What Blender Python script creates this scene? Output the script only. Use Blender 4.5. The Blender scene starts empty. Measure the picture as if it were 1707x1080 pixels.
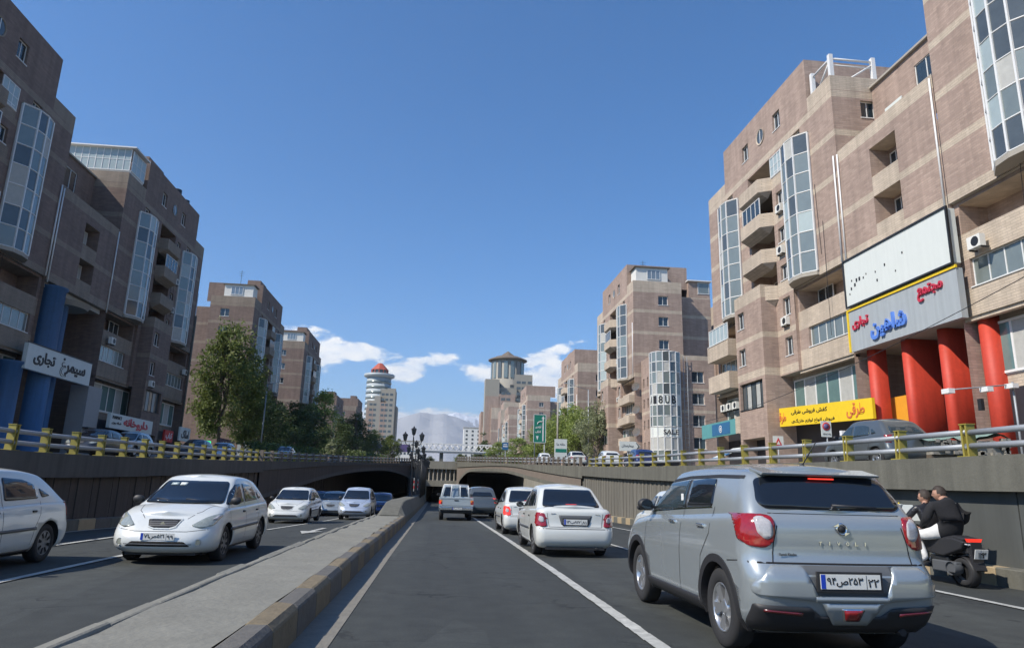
import bpy, bmesh, math, random
from mathutils import Vector, Matrix
from mathutils.bvhtree import BVHTree
PI = math.pi
R = math.radians
random.seed(7)
scn = bpy.context.scene
col = scn.collection

# ------------------------------------------------------------------ camera
cam_d = bpy.data.cameras.new('camera')
cam = bpy.data.objects.new('camera', cam_d)
col.objects.link(cam)
cam_d.sensor_width = 36.0
cam_d.lens = 24.27
cam_d.clip_start = 0.1
cam_d.clip_end = 30000
cam.matrix_world = Matrix(((0.99405484, -0.04991473, -0.09676519, 0.0),
                           (-0.10560116, -0.22550685, -0.96850145, 0.0),
                           (0.02652128, 0.97296206, -0.22943723, 1.36),
                           (0, 0, 0, 1)))
scn.camera = cam

# ------------------------------------------------------------------ sun and sky
SUN_EL, SUN_AZ = R(44.0), R(66.0)     # azimuth measured from behind the camera towards the left
sdir = Vector((-math.sin(SUN_AZ) * math.cos(SUN_EL), -math.cos(SUN_AZ) * math.cos(SUN_EL), math.sin(SUN_EL)))
sd = bpy.data.lights.new('sun', 'SUN')
sd.energy = 5.0
sd.angle = R(0.53)
sd.color = (1.0, 0.93, 0.83)
sun = bpy.data.objects.new('sun', sd)
col.objects.link(sun)
sun.rotation_euler = sdir.to_track_quat('Z', 'Y').to_euler()
sun.location = (0, 0, 60)

w = bpy.data.worlds.new('World')
scn.world = w
w.use_nodes = True
nt = w.node_tree
for n in list(nt.nodes):
    nt.nodes.remove(n)


def N(t, kind, **kw):
    n = t.nodes.new(kind)
    for k, v in kw.items():
        setattr(n, k, v)
    return n


def mth(t, op, a, b=None, clamp=False):
    n = N(t, 'ShaderNodeMath', operation=op, use_clamp=clamp)
    for i, v in enumerate((a, b)):
        if v is None:
            continue
        if hasattr(v, 'is_output'):
            t.links.new(v, n.inputs[i])
        else:
            n.inputs[i].default_value = v
    return n.outputs[0]


sky = N(nt, 'ShaderNodeTexSky', sky_type='NISHITA')
sky.sun_disc = False
sky.sun_elevation = SUN_EL
sky.sun_rotation = math.atan2(sdir.x, sdir.y)
sky.altitude = 1200
sky.air_density = 1.0
sky.dust_density = 0.1
sky.ozone_density = 4.2
tc = N(nt, 'ShaderNodeTexCoord')
sep = N(nt, 'ShaderNodeSeparateXYZ')
nt.links.new(tc.outputs['Generated'], sep.inputs[0])
az = mth(nt, 'ARCTAN2', sep.outputs[0], sep.outputs[1])
el = mth(nt, 'ARCSINE', sep.outputs[2])
cmb = N(nt, 'ShaderNodeCombineXYZ')
nt.links.new(az, cmb.inputs[0])
nt.links.new(mth(nt, 'MULTIPLY', el, 2.2), cmb.inputs[1])
noi = N(nt, 'ShaderNodeTexNoise')
noi.inputs['Scale'].default_value = 16.0
noi.inputs['Detail'].default_value = 9.0
noi.inputs['Roughness'].default_value = 0.58
noi.inputs['Distortion'].default_value = 0.25
nt.links.new(cmb.outputs[0], noi.inputs['Vector'])
# (azimuth, elevation, half widths, tilt) of each cumulus bank, radians
CL = [(-0.205, 0.178, 0.075, 0.030, 0.0), (-0.115, 0.180, 0.055, 0.014, 0.0), (-0.27, 0.165, 0.10, 0.028, 0.0), (-0.040, 0.161, 0.062, 0.017, 0.22), (-0.015, 0.170, 0.040, 0.015, 0.2),
      (0.110, 0.150, 0.080, 0.022, -0.1), (0.135, 0.180, 0.062, 0.012, 0.35), (0.182, 0.157, 0.070, 0.026, 0.0),
      (0.0, 0.092, 0.12, 0.014, 0.0), (0.12, 0.098, 0.10, 0.016, 0.05), (-0.26, 0.105, 0.05, 0.018, 0.0),
      (0.62, 0.13, 0.2, 0.03, 0.05), (-0.8, 0.12, 0.22, 0.03, 0.0), (1.7, 0.15, 0.3, 0.03, 0.1), (-2.1, 0.13, 0.3, 0.03, 0.0), (2.8, 0.12, 0.3, 0.03, 0.0)]
acc = None
for (a0, e0, ra, re, tl) in CL:
    da = mth(nt, 'SUBTRACT', az, a0)
    de = mth(nt, 'SUBTRACT', mth(nt, 'SUBTRACT', el, e0), mth(nt, 'MULTIPLY', da, tl))
    u2 = mth(nt, 'POWER', mth(nt, 'ABSOLUTE', mth(nt, 'DIVIDE', da, ra)), 2.0)
    v2 = mth(nt, 'POWER', mth(nt, 'ABSOLUTE', mth(nt, 'DIVIDE', de, re)), 2.0)
    m = mth(nt, 'SUBTRACT', 1.0, mth(nt, 'ADD', u2, v2))
    acc = m if acc is None else mth(nt, 'MAXIMUM', acc, m)
acc = mth(nt, 'MAXIMUM', acc, -1.5)
dens = mth(nt, 'ADD', mth(nt, 'MULTIPLY', acc, 0.66), mth(nt, 'MULTIPLY', mth(nt, 'SUBTRACT', noi.outputs['Fac'], 0.5), 3.4))
dens = mth(nt, 'MULTIPLY', mth(nt, 'ADD', dens, -0.02), 2.5, True)
dens = mth(nt, 'MULTIPLY', mth(nt, 'POWER', dens, 1.1), 0.93)
ccol = N(nt, 'ShaderNodeMixRGB')
ccol.inputs[1].default_value = (5.2, 5.8, 6.6, 1)
ccol.inputs[2].default_value = (7.6, 7.5, 7.2, 1)
nt.links.new(mth(nt, 'MULTIPLY', mth(nt, 'SUBTRACT', noi.outputs['Fac'], 0.42), 5.0, True), ccol.inputs[0])
mixs = N(nt, 'ShaderNodeMixRGB')
nt.links.new(dens, mixs.inputs[0])
hsv = N(nt, 'ShaderNodeHueSaturation')
hsv.inputs['Saturation'].default_value = 1.27
nt.links.new(sky.outputs[0], hsv.inputs['Color'])
nt.links.new(hsv.outputs[0], mixs.inputs[1])
nt.links.new(ccol.outputs[0], mixs.inputs[2])
bg = N(nt, 'ShaderNodeBackground')
bg.inputs['Strength'].default_value = 0.15
nt.links.new(mixs.outputs[0], bg.inputs[0])
wo = N(nt, 'ShaderNodeOutputWorld')
nt.links.new(bg.outputs[0], wo.inputs[0])

scn.view_settings.view_transform = 'Standard'
scn.view_settings.look = 'None'
scn.view_settings.gamma = 1
scn.view_settings.use_curve_mapping = False
scn.view_settings.exposure = 0.3
scn.cycles.max_bounces = 6
scn.cycles.diffuse_bounces = 3
scn.cycles.volume_bounces = 0
scn.cycles.use_denoising = True

# ------------------------------------------------------------------ materials
MATS = {}


def pbr(name, c, rough=0.7, metal=0.0, var=0.0, scale=3.0, bump=0.0, bscale=40.0, spec=0.5, coat=0.0, var2=0.0, scale2=0.4,
        streak=0.0, tint=None, emit=None, es=1.0):
    """colour with two sizes of variation, optional vertical streaks and bump"""
    m = bpy.data.materials.new(name)
    m.use_nodes = True
    t = m.node_tree
    b = t.nodes['Principled BSDF']
    b.inputs['Roughness'].default_value = rough
    b.inputs['Metallic'].default_value = metal
    b.inputs['Specular IOR Level'].default_value = spec
    if coat:
        b.inputs['Coat Weight'].default_value = coat
        b.inputs['Coat Roughness'].default_value = 0.06
    g = N(t, 'ShaderNodeNewGeometry')
    cur = None
    if var or var2 or streak:
        f = None
        for (vv, sc) in ((var, scale), (var2, scale2)):
            if not vv:
                continue
            n = N(t, 'ShaderNodeTexNoise')
            n.inputs['Scale'].default_value = sc
            n.inputs['Detail'].default_value = 5
            n.inputs['Roughness'].default_value = 0.65
            t.links.new(g.outputs['Position'], n.inputs['Vector'])
            k = mth(t, 'ADD', mth(t, 'MULTIPLY', mth(t, 'SUBTRACT', n.outputs['Fac'], 0.5), vv * 4), 1.0)
            f = k if f is None else mth(t, 'MULTIPLY', f, k)
        if streak:
            mp = N(t, 'ShaderNodeMapping')
            mp.inputs['Scale'].default_value = (3.0, 3.0, 0.18)
            t.links.new(g.outputs['Position'], mp.inputs[0])
            n = N(t, 'ShaderNodeTexNoise')
            n.inputs['Scale'].default_value = 1.4
            n.inputs['Detail'].default_value = 4
            t.links.new(mp.outputs[0], n.inputs['Vector'])
            k = mth(t, 'ADD', mth(t, 'MULTIPLY', mth(t, 'SUBTRACT', n.outputs['Fac'], 0.52), streak * 4), 1.0)
            f = k if f is None else mth(t, 'MULTIPLY', f, k)
        mx = N(t, 'ShaderNodeVectorMath', operation='SCALE')
        mx.inputs[0].default_value = c[:3]
        t.links.new(mth(t, 'MAXIMUM', f, 0.15), mx.inputs[3])
        t.links.new(mx.outputs[0], b.inputs['Base Color'])
        cur = mx.outputs[0]
    else:
        b.inputs['Base Color'].default_value = (*c[:3], 1)
    if bump:
        n = N(t, 'ShaderNodeTexNoise')
        n.inputs['Scale'].default_value = bscale
        n.inputs['Detail'].default_value = 6
        t.links.new(g.outputs['Position'], n.inputs['Vector'])
        bp = N(t, 'ShaderNodeBump')
        bp.inputs['Strength'].default_value = bump
        bp.inputs['Distance'].default_value = 0.02
        t.links.new(n.outputs['Fac'], bp.inputs['Height'])
        t.links.new(bp.outputs[0], b.inputs['Normal'])
    if emit:
        b.inputs['Emission Color'].default_value = (*emit, 1)
        b.inputs['Emission Strength'].default_value = es
    MATS[name] = m
    return m


def brick_mat(name, c1, c2, mortar, bw=0.55, bh=0.14, var2=0.05):
    m = pbr(name, c1, 0.88)
    t = m.node_tree
    b = t.nodes['Principled BSDF']
    g = N(t, 'ShaderNodeNewGeometry')
    s = N(t, 'ShaderNodeSeparateXYZ')
    t.links.new(g.outputs['Position'], s.inputs[0])
    cb = N(t, 'ShaderNodeCombineXYZ')
    t.links.new(mth(t, 'ADD', s.outputs[0], s.outputs[1]), cb.inputs[0])
    t.links.new(s.outputs[2], cb.inputs[1])
    br = N(t, 'ShaderNodeTexBrick')
    br.inputs['Color1'].default_value = (*c1, 1)
    br.inputs['Color2'].default_value = (*c2, 1)
    br.inputs['Mortar'].default_value = (*mortar, 1)
    br.inputs['Scale'].default_value = 1.0
    br.inputs['Brick Width'].default_value = bw
    br.inputs['Row Height'].default_value = bh
    br.inputs['Mortar Size'].default_value = 0.016
    br.inputs['Mortar Smooth'].default_value = 0.5
    t.links.new(cb.outputs[0], br.inputs['Vector'])
    n = N(t, 'ShaderNodeTexNoise')
    n.inputs['Scale'].default_value = 0.35
    n.inputs['Detail'].default_value = 6
    n.inputs['Roughness'].default_value = 0.7
    t.links.new(g.outputs['Position'], n.inputs['Vector'])
    mp = N(t, 'ShaderNodeMapping')
    mp.inputs['Scale'].default_value = (2.0, 2.0, 0.14)
    t.links.new(g.outputs['Position'], mp.inputs[0])
    n2 = N(t, 'ShaderNodeTexNoise')
    n2.inputs['Scale'].default_value = 1.1
    n2.inputs['Detail'].default_value = 5
    t.links.new(mp.outputs[0], n2.inputs['Vector'])
    f = mth(t, 'ADD', mth(t, 'MULTIPLY', mth(t, 'SUBTRACT', n.outputs['Fac'], 0.5), 0.65), 1.0)
    f = mth(t, 'MULTIPLY', f, mth(t, 'ADD', mth(t, 'MULTIPLY', mth(t, 'SUBTRACT', n2.outputs['Fac'], 0.5), 0.6), 1.0))
    mx = N(t, 'ShaderNodeVectorMath', operation='SCALE')
    t.links.new(br.outputs['Color'], mx.inputs[0])
    t.links.new(f, mx.inputs[3])
    t.links.new(mx.outputs[0], b.inputs['Base Color'])
    bp = N(t, 'ShaderNodeBump')
    bp.inputs['Strength'].default_value = 0.5
    bp.inputs['Distance'].default_value = 0.02
    t.links.new(mth(t, 'SUBTRACT', 1.0, br.outputs['Fac']), bp.inputs['Height'])
    t.links.new(bp.outputs[0], b.inputs['Normal'])
    return m


brick_mat('brick', (0.40, 0.295, 0.238), (0.315, 0.228, 0.186), (0.30, 0.238, 0.192))
brick_mat('beige_brick', (0.53, 0.44, 0.34), (0.46, 0.38, 0.295), (0.38, 0.32, 0.25))
brick_mat('shaded_brick', (0.22, 0.155, 0.125), (0.17, 0.12, 0.10), (0.16, 0.125, 0.105))  # darker copy of brick for the left blocks, their shade put into the colour
brick_mat('shaded_beige_brick', (0.28, 0.225, 0.175), (0.24, 0.195, 0.15), (0.2, 0.165, 0.13))  # beige brick of the left blocks, shade likewise put into the colour
pbr('soffit', (0.36, 0.33, 0.28), 0.9, var=0.06, scale=2, var2=0.06)
pbr('concrete_dark', (0.085, 0.083, 0.08), 0.9, var=0.08, scale=4, var2=0.10, scale2=0.5, streak=0.2)  # darker concrete for the left cap and arch, shade painted in
pbr('arch_stone', (0.17, 0.14, 0.115), 0.9, var=0.12, scale=3, var2=0.1)
pbr('pale_concrete', (0.26, 0.245, 0.20), 0.9, var=0.1, scale=1.5, var2=0.16, scale2=0.3, streak=0.1)
pbr('concrete', (0.125, 0.122, 0.100), 0.9, var=0.10, scale=5, var2=0.10, scale2=0.5, streak=0.22, bump=0.35, bscale=25)
pbr('wall_panel', (0.165, 0.155, 0.13), 0.92, var=0.05, scale=6, var2=0.08, scale2=0.6, streak=0.22, bump=0.3, bscale=30)
pbr('grey_panel', (0.075, 0.08, 0.075), 0.8, var=0.04, scale=3, var2=0.12, streak=0.16)
pbr('shaded_panel', (0.075, 0.062, 0.055), 0.9, var=0.07, scale=4, var2=0.12, scale2=0.5, streak=0.2)  # left wall panels, darkened in the colour for their shaded side
pbr('median_concrete', (0.20, 0.195, 0.165), 0.95, var=0.045, scale=20, var2=0.14, scale2=2.2, bump=0.7, bscale=14)
pbr('yellow_paint', (0.185, 0.148, 0.092), 0.85, var=0.2, scale=7, bump=0.5, bscale=22)
pbr('black_paint', (0.12, 0.113, 0.10), 0.85, var=0.2, scale=7, bump=0.5, bscale=22)
pbr('kerb_cream', (0.36, 0.28, 0.17), 0.85, var=0.1, scale=6)
pbr('line_paint', (0.40, 0.40, 0.37), 0.85, var=0.30, scale=11, var2=0.22, scale2=2.5)
pbr('gutter', (0.19, 0.18, 0.155), 0.95, var=0.14, scale=6, bump=0.7, bscale=20)
pbr('pavement', (0.24, 0.225, 0.2), 0.92, var=0.08, scale=5, bump=0.3)
pbr('white_metal', (0.72, 0.72, 0.70), 0.5, var=0.04, scale=4)
pbr('white_plaster', (0.68, 0.67, 0.62), 0.9, var=0.04, scale=2, var2=0.05, streak=0.05)
pbr('dark_metal', (0.035, 0.037, 0.04), 0.45, metal=0.4)
pbr('rail_grey', (0.30, 0.32, 0.34), 0.5, metal=0.25, var=0.08, scale=5)
pbr('post_yellow', (0.28, 0.235, 0.045), 0.6, var=0.12, scale=9)
pbr('red_paint', (0.50, 0.048, 0.024), 0.6, var=0.1, scale=5, var2=0.1, scale2=0.8, streak=0.12, bump=0.15, bscale=9)
pbr('blue_paint', (0.03, 0.105, 0.23), 0.55, var=0.1, scale=3, streak=0.15)
pbr('sign_grey', (0.36, 0.39, 0.40), 0.5, var=0.03, scale=2, streak=0.10)
pbr('sign_white', (0.64, 0.67, 0.63), 0.55, var=0.02, scale=1.5, streak=0.03)
pbr('sign_yellow', (0.80, 0.55, 0.02), 0.5, var=0.05, scale=3)
pbr('sign_orange', (0.72, 0.33, 0.03), 0.5, var=0.05)
pbr('letter_red', (0.50, 0.03, 0.06), 0.4)
pbr('letter_blue', (0.10, 0.22, 0.62), 0.4)
pbr('letter_black', (0.015, 0.015, 0.017), 0.5)
pbr('letter_white', (0.75, 0.75, 0.75), 0.5)
pbr('letter_orange', (0.62, 0.16, 0.05), 0.5)
pbr('sign_green', (0.008, 0.19, 0.13), 0.4)
pbr('sign_turquoise', (0.10, 0.30, 0.30), 0.6, var=0.12, scale=2)
pbr('sign_blue', (0.03, 0.13, 0.27), 0.5, var=0.1, scale=3)
pbr('sign_purple', (0.12, 0.09, 0.22), 0.5, var=0.05)
pbr('sign_red', (0.55, 0.03, 0.03), 0.5)
pbr('neon_green', (0.02, 0.3, 0.12), 0.5, emit=(0.05, 1.0, 0.35), es=0.9)
pbr('shutter', (0.30, 0.30, 0.30), 0.6, var=0.06, scale=3)
pbr('shop_dark', (0.03, 0.03, 0.035), 0.5, var=0.2, scale=1.2)
pbr('roof_red', (0.42, 0.09, 0.055), 0.7, var=0.06)
pbr('roof_brown', (0.16, 0.13, 0.10), 0.8, var=0.05)
pbr('tower_beige', (0.31, 0.29, 0.245), 0.85, var=0.05, scale=0.6)
pbr('light_cladding', (0.38, 0.42, 0.43), 0.5, var=0.05, scale=0.6)
pbr('curtain', (0.42, 0.42, 0.39), 0.7, var=0.12, scale=3)
pbr('frosted', (0.36, 0.43, 0.43), 0.3, var=0.08, scale=2)
pbr('bark', (0.11, 0.085, 0.06), 0.95, var=0.15, scale=6, bump=0.6, bscale=12)
pbr('tarp', (0.19, 0.27, 0.23), 0.85, var=0.1, scale=4, bump=0.5, bscale=5)
pbr('goods', (0.26, 0.24, 0.20), 0.9, var=0.4, scale=12)
pbr('snow', (0.75, 0.78, 0.82), 0.8)
pbr('black_plastic', (0.022, 0.022, 0.024), 0.55)
pbr('trim_grey', (0.09, 0.095, 0.10), 0.5)
pbr('tyre', (0.022, 0.022, 0.023), 0.85, var=0.1, scale=30)
pbr('alloy', (0.58, 0.59, 0.60), 0.28, metal=0.85)
pbr('hub_grey', (0.22, 0.225, 0.23), 0.5, metal=0.4)
pbr('chrome', (0.75, 0.76, 0.78), 0.12, metal=1.0)
pbr('seam', (0.012, 0.012, 0.013), 0.9)
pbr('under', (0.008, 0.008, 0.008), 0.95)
pbr('tail_red', (0.27, 0.010, 0.013), 0.12, coat=1.0, var=0.25, scale=38)
pbr('tail_lit', (0.7, 0.03, 0.02), 0.2, coat=1.0, emit=(1.0, 0.05, 0.02), es=0.55)
pbr('reflector', (0.11, 0.008, 0.010), 0.2, coat=1.0)
pbr('tail_clear', (0.42, 0.40, 0.40), 0.1, coat=1.0, var=0.2, scale=45)
pbr('lamp_amber', (0.75, 0.22, 0.03), 0.2, coat=1.0)
pbr('headlamp', (0.40, 0.42, 0.36), 0.08, metal=0.35, coat=1.0, var=0.22, scale=30)
pbr('plate_white', (0.66, 0.66, 0.62), 0.5)
pbr('plate_blue', (0.01, 0.05, 0.42), 0.5)
pbr('skin', (0.40, 0.22, 0.15), 0.6)
pbr('hair', (0.035, 0.024, 0.017), 0.7)
pbr('cloth_black', (0.014, 0.014, 0.016), 0.9, bump=0.3, bscale=14)
pbr('leather', (0.02, 0.02, 0.023), 0.38, bump=0.8, bscale=16)
pbr('trousers_white', (0.66, 0.65, 0.62), 0.9, bump=0.5, bscale=14)
pbr('seat_fabric', (0.05, 0.05, 0.055), 0.9)
for nm, c, mt, ro in (('paint_silver', (0.345, 0.38, 0.39), 0.45, 0.27), ('paint_white', (0.60, 0.62, 0.60), 0.0, 0.30), ('paint_cream', (0.60, 0.61, 0.57), 0.0, 0.32),
                  ('paint_blue', (0.025, 0.04, 0.13), 0.2, 0.25), ('paint_grey', (0.115, 0.13, 0.135), 0.4, 0.32), ('paint_pale', (0.47, 0.53, 0.62), 0.35, 0.3),
                  ('paint_dark', (0.03, 0.035, 0.045), 0.3, 0.3), ('paint_pickup', (0.36, 0.41, 0.43), 0.1, 0.35), ('paint_red', (0.45, 0.02, 0.02), 0.1, 0.3)):
    pbr(nm, c, ro, metal=mt, coat=0.8, var=0.02, scale=2.5, var2=0.012, scale2=0.7)


def glass_mat(name, c, rough=0.04, mixr=0.35, metal=0.0, var=0.0, spec=0.7):
    m = pbr(name, c, rough, metal=metal, spec=spec, var=var, scale=1.6)
    return m


glass_mat('car_glass', (0.010, 0.013, 0.018), 0.03, spec=0.8)
glass_mat('tint_glass', (0.030, 0.045, 0.055), 0.05, spec=0.9, var=0.2)
glass_mat('bay_glass', (0.20, 0.235, 0.225), 0.16, metal=0.2, spec=0.8, var=0.10)
glass_mat('bay_dark', (0.085, 0.10, 0.105), 0.08, metal=0.1, spec=0.8, var=0.15)
glass_mat('blue_glass', (0.20, 0.25, 0.29), 0.15, metal=0.2, spec=0.8, var=0.1)
glass_mat('shop_glass', (0.13, 0.22, 0.21), 0.15, metal=0.1, spec=0.8, var=0.12)
glass_mat('green_glass', (0.05, 0.22, 0.20), 0.12, metal=0.1, spec=0.8, var=0.1)


def asphalt():
    m = pbr('asphalt', (0.05, 0.05, 0.05), 0.82)
    t = m.node_tree
    b = t.nodes['Principled BSDF']
    g = N(t, 'ShaderNodeNewGeometry')

    def noise(sc, det=5, scale=None, rough=0.6):
        n = N(t, 'ShaderNodeTexNoise')
        n.inputs['Scale'].default_value = sc
        n.inputs['Detail'].default_value = det
        n.inputs['Roughness'].default_value = rough
        if scale:
            mp = N(t, 'ShaderNodeMapping')
            mp.inputs['Scale'].default_value = scale
            t.links.new(g.outputs['Position'], mp.inputs[0])
            t.links.new(mp.outputs[0], n.inputs['Vector'])
        else:
            t.links.new(g.outputs['Position'], n.inputs['Vector'])
        return n.outputs['Fac']
    big = noise(0.25, 4)
    stripe = noise(1.3, 3, (1.0, 0.03, 1.0))
    fine = noise(55, 3)
    patch = N(t, 'ShaderNodeTexVoronoi'); patch.inputs['Scale'].default_value = 0.28
    mpp = N(t, 'ShaderNodeMapping'); mpp.inputs['Scale'].default_value = (1.6, 0.35, 1.0)
    t.links.new(g.outputs['Position'], mpp.inputs[0]); t.links.new(mpp.outputs[0], patch.inputs['Vector'])
    sp = N(t, 'ShaderNodeSeparateXYZ'); t.links.new(patch.outputs['Color'], sp.inputs[0])
    spot = noise(3.2, 5)
    f = mth(t, 'ADD', mth(t, 'MULTIPLY', mth(t, 'SUBTRACT', big, 0.5), 0.5), 1.0)
    f = mth(t, 'MULTIPLY', f, mth(t, 'ADD', mth(t, 'MULTIPLY', mth(t, 'SUBTRACT', stripe, 0.5), 0.9), 1.0))
    f = mth(t, 'MULTIPLY', f, mth(t, 'ADD', mth(t, 'MULTIPLY', mth(t, 'SUBTRACT', fine, 0.5), 1.2), 1.0))
    f = mth(t, 'MULTIPLY', f, mth(t, 'ADD', mth(t, 'MULTIPLY', mth(t, 'GREATER_THAN', sp.outputs[0], 0.72), 0.22), 0.97))
    f = mth(t, 'MULTIPLY', f, mth(t, 'ADD', mth(t, 'MULTIPLY', mth(t, 'SUBTRACT', spot, 0.5), 0.9), 1.0))
    # hairline cracks along the edges of distorted cells
    vo = N(t, 'ShaderNodeTexVoronoi', feature='DISTANCE_TO_EDGE')
    vo.inputs['Scale'].default_value = 0.42
    vv = N(t, 'ShaderNodeVectorMath', operation='ADD')
    nc = N(t, 'ShaderNodeTexNoise')
    nc.inputs['Scale'].default_value = 2.5
    nc.inputs['Detail'].default_value = 6
    t.links.new(g.outputs['Position'], nc.inputs['Vector'])
    sc = N(t, 'ShaderNodeVectorMath', operation='SCALE')
    sc.inputs[3].default_value = 0.9
    t.links.new(nc.outputs['Color'], sc.inputs[0])
    t.links.new(g.outputs['Position'], vv.inputs[0])
    t.links.new(sc.outputs[0], vv.inputs[1])
    t.links.new(vv.outputs[0], vo.inputs['Vector'])
    gate = mth(t, 'MULTIPLY', mth(t, 'SUBTRACT', noise(0.5, 3), 0.46), 8.0, True)
    crack = mth(t, 'MULTIPLY', mth(t, 'SUBTRACT', 1.0, mth(t, 'MULTIPLY', vo.outputs['Distance'], 45.0, True), True), gate)
    f = mth(t, 'MULTIPLY', f, mth(t, 'SUBTRACT', 1.0, mth(t, 'MULTIPLY', crack, 0.6)))
    mx = N(t, 'ShaderNodeVectorMath', operation='SCALE')
    mx.inputs[0].default_value = (0.037, 0.0405, 0.037)
    t.links.new(f, mx.inputs[3])
    t.links.new(mx.outputs[0], b.inputs['Base Color'])
    bp = N(t, 'ShaderNodeBump')
    bp.inputs['Strength'].default_value = 0.35
    bp.inputs['Distance'].default_value = 0.01
    t.links.new(mth(t, 'SUBTRACT', fine, crack), bp.inputs['Height'])
    t.links.new(bp.outputs[0], b.inputs['Normal'])
    return m


asphalt()


def leaf_mat(name, c1, c2):
    m = pbr(name, c1, 0.6)
    t = m.node_tree
    b = t.nodes['Principled BSDF']
    g = N(t, 'ShaderNodeNewGeometry')
    mx = N(t, 'ShaderNodeMixRGB')
    mx.inputs[1].default_value = (*c1, 1)
    mx.inputs[2].default_value = (*c2, 1)
    n = N(t, 'ShaderNodeTexNoise')
    n.inputs['Scale'].default_value = 1.1
    n.inputs['Detail'].default_value = 3
    t.links.new(g.outputs['Position'], n.inputs['Vector'])
    f = mth(t, 'ADD', mth(t, 'MULTIPLY', n.outputs['Fac'], 0.8), mth(t, 'MULTIPLY', g.outputs['Random Per Island'], 0.5))
    t.links.new(mth(t, 'SUBTRACT', f, 0.15, True), mx.inputs[0])
    t.links.new(mx.outputs[0], b.inputs['Base Color'])
    tr = N(t, 'ShaderNodeBsdfTranslucent')
    t.links.new(mx.outputs[0], tr.inputs[0])
    ms = N(t, 'ShaderNodeMixShader')
    ms.inputs[0].default_value = 0.35
    t.links.new(b.outputs[0], ms.inputs[1])
    t.links.new(tr.outputs[0], ms.inputs[2])
    out = [x for x in t.nodes if x.type == 'OUTPUT_MATERIAL'][0]
    t.links.new(ms.outputs[0], out.inputs[0])
    return m


leaf_mat('leaf', (0.07, 0.10, 0.02), (0.20, 0.24, 0.055))
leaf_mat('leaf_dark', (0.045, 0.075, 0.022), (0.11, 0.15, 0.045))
leaf_mat('leaf_pale', (0.20, 0.23, 0.12), (0.36, 0.38, 0.22))
leaf_mat('leaf_spring', (0.13, 0.19, 0.035), (0.34, 0.40, 0.10))


# ------------------------------------------------------------------ builders
def tag(o, label=None, cat=None, group=None, kind=None):
    if label: o['label'] = label
    if cat: o['category'] = cat
    if group: o['group'] = group
    if kind: o['kind'] = kind
    return o


def thing(name, label, cat, loc=(0, 0, 0), rz=0.0, group=None, kind=None):
    o = bpy.data.objects.new(name, None)
    col.objects.link(o)
    o.location = loc
    o.rotation_euler = (0, 0, rz)
    return tag(o, label, cat, group, kind)


def obj(name, me, parent=None, label=None, loc=None, rz=None, kind=None):
    o = bpy.data.objects.new(name, me)
    col.objects.link(o)
    if parent is not None:
        o.parent = parent
    if loc is not None:
        o.location = loc
    if rz is not None:
        o.rotation_euler = (0, 0, rz)
    if label: o['label'] = label
    if kind: o['kind'] = kind
    return o


def kids(o):
    return [c for c in o.children]


def copy_tree(o, parent=None, skip=()):
    c = o.copy()
    col.objects.link(c)
    c.parent = parent
    for ch in kids(o):
        if ch.name.split('.')[0] in skip:
            continue
        copy_tree(ch, c, skip)
    return c


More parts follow.
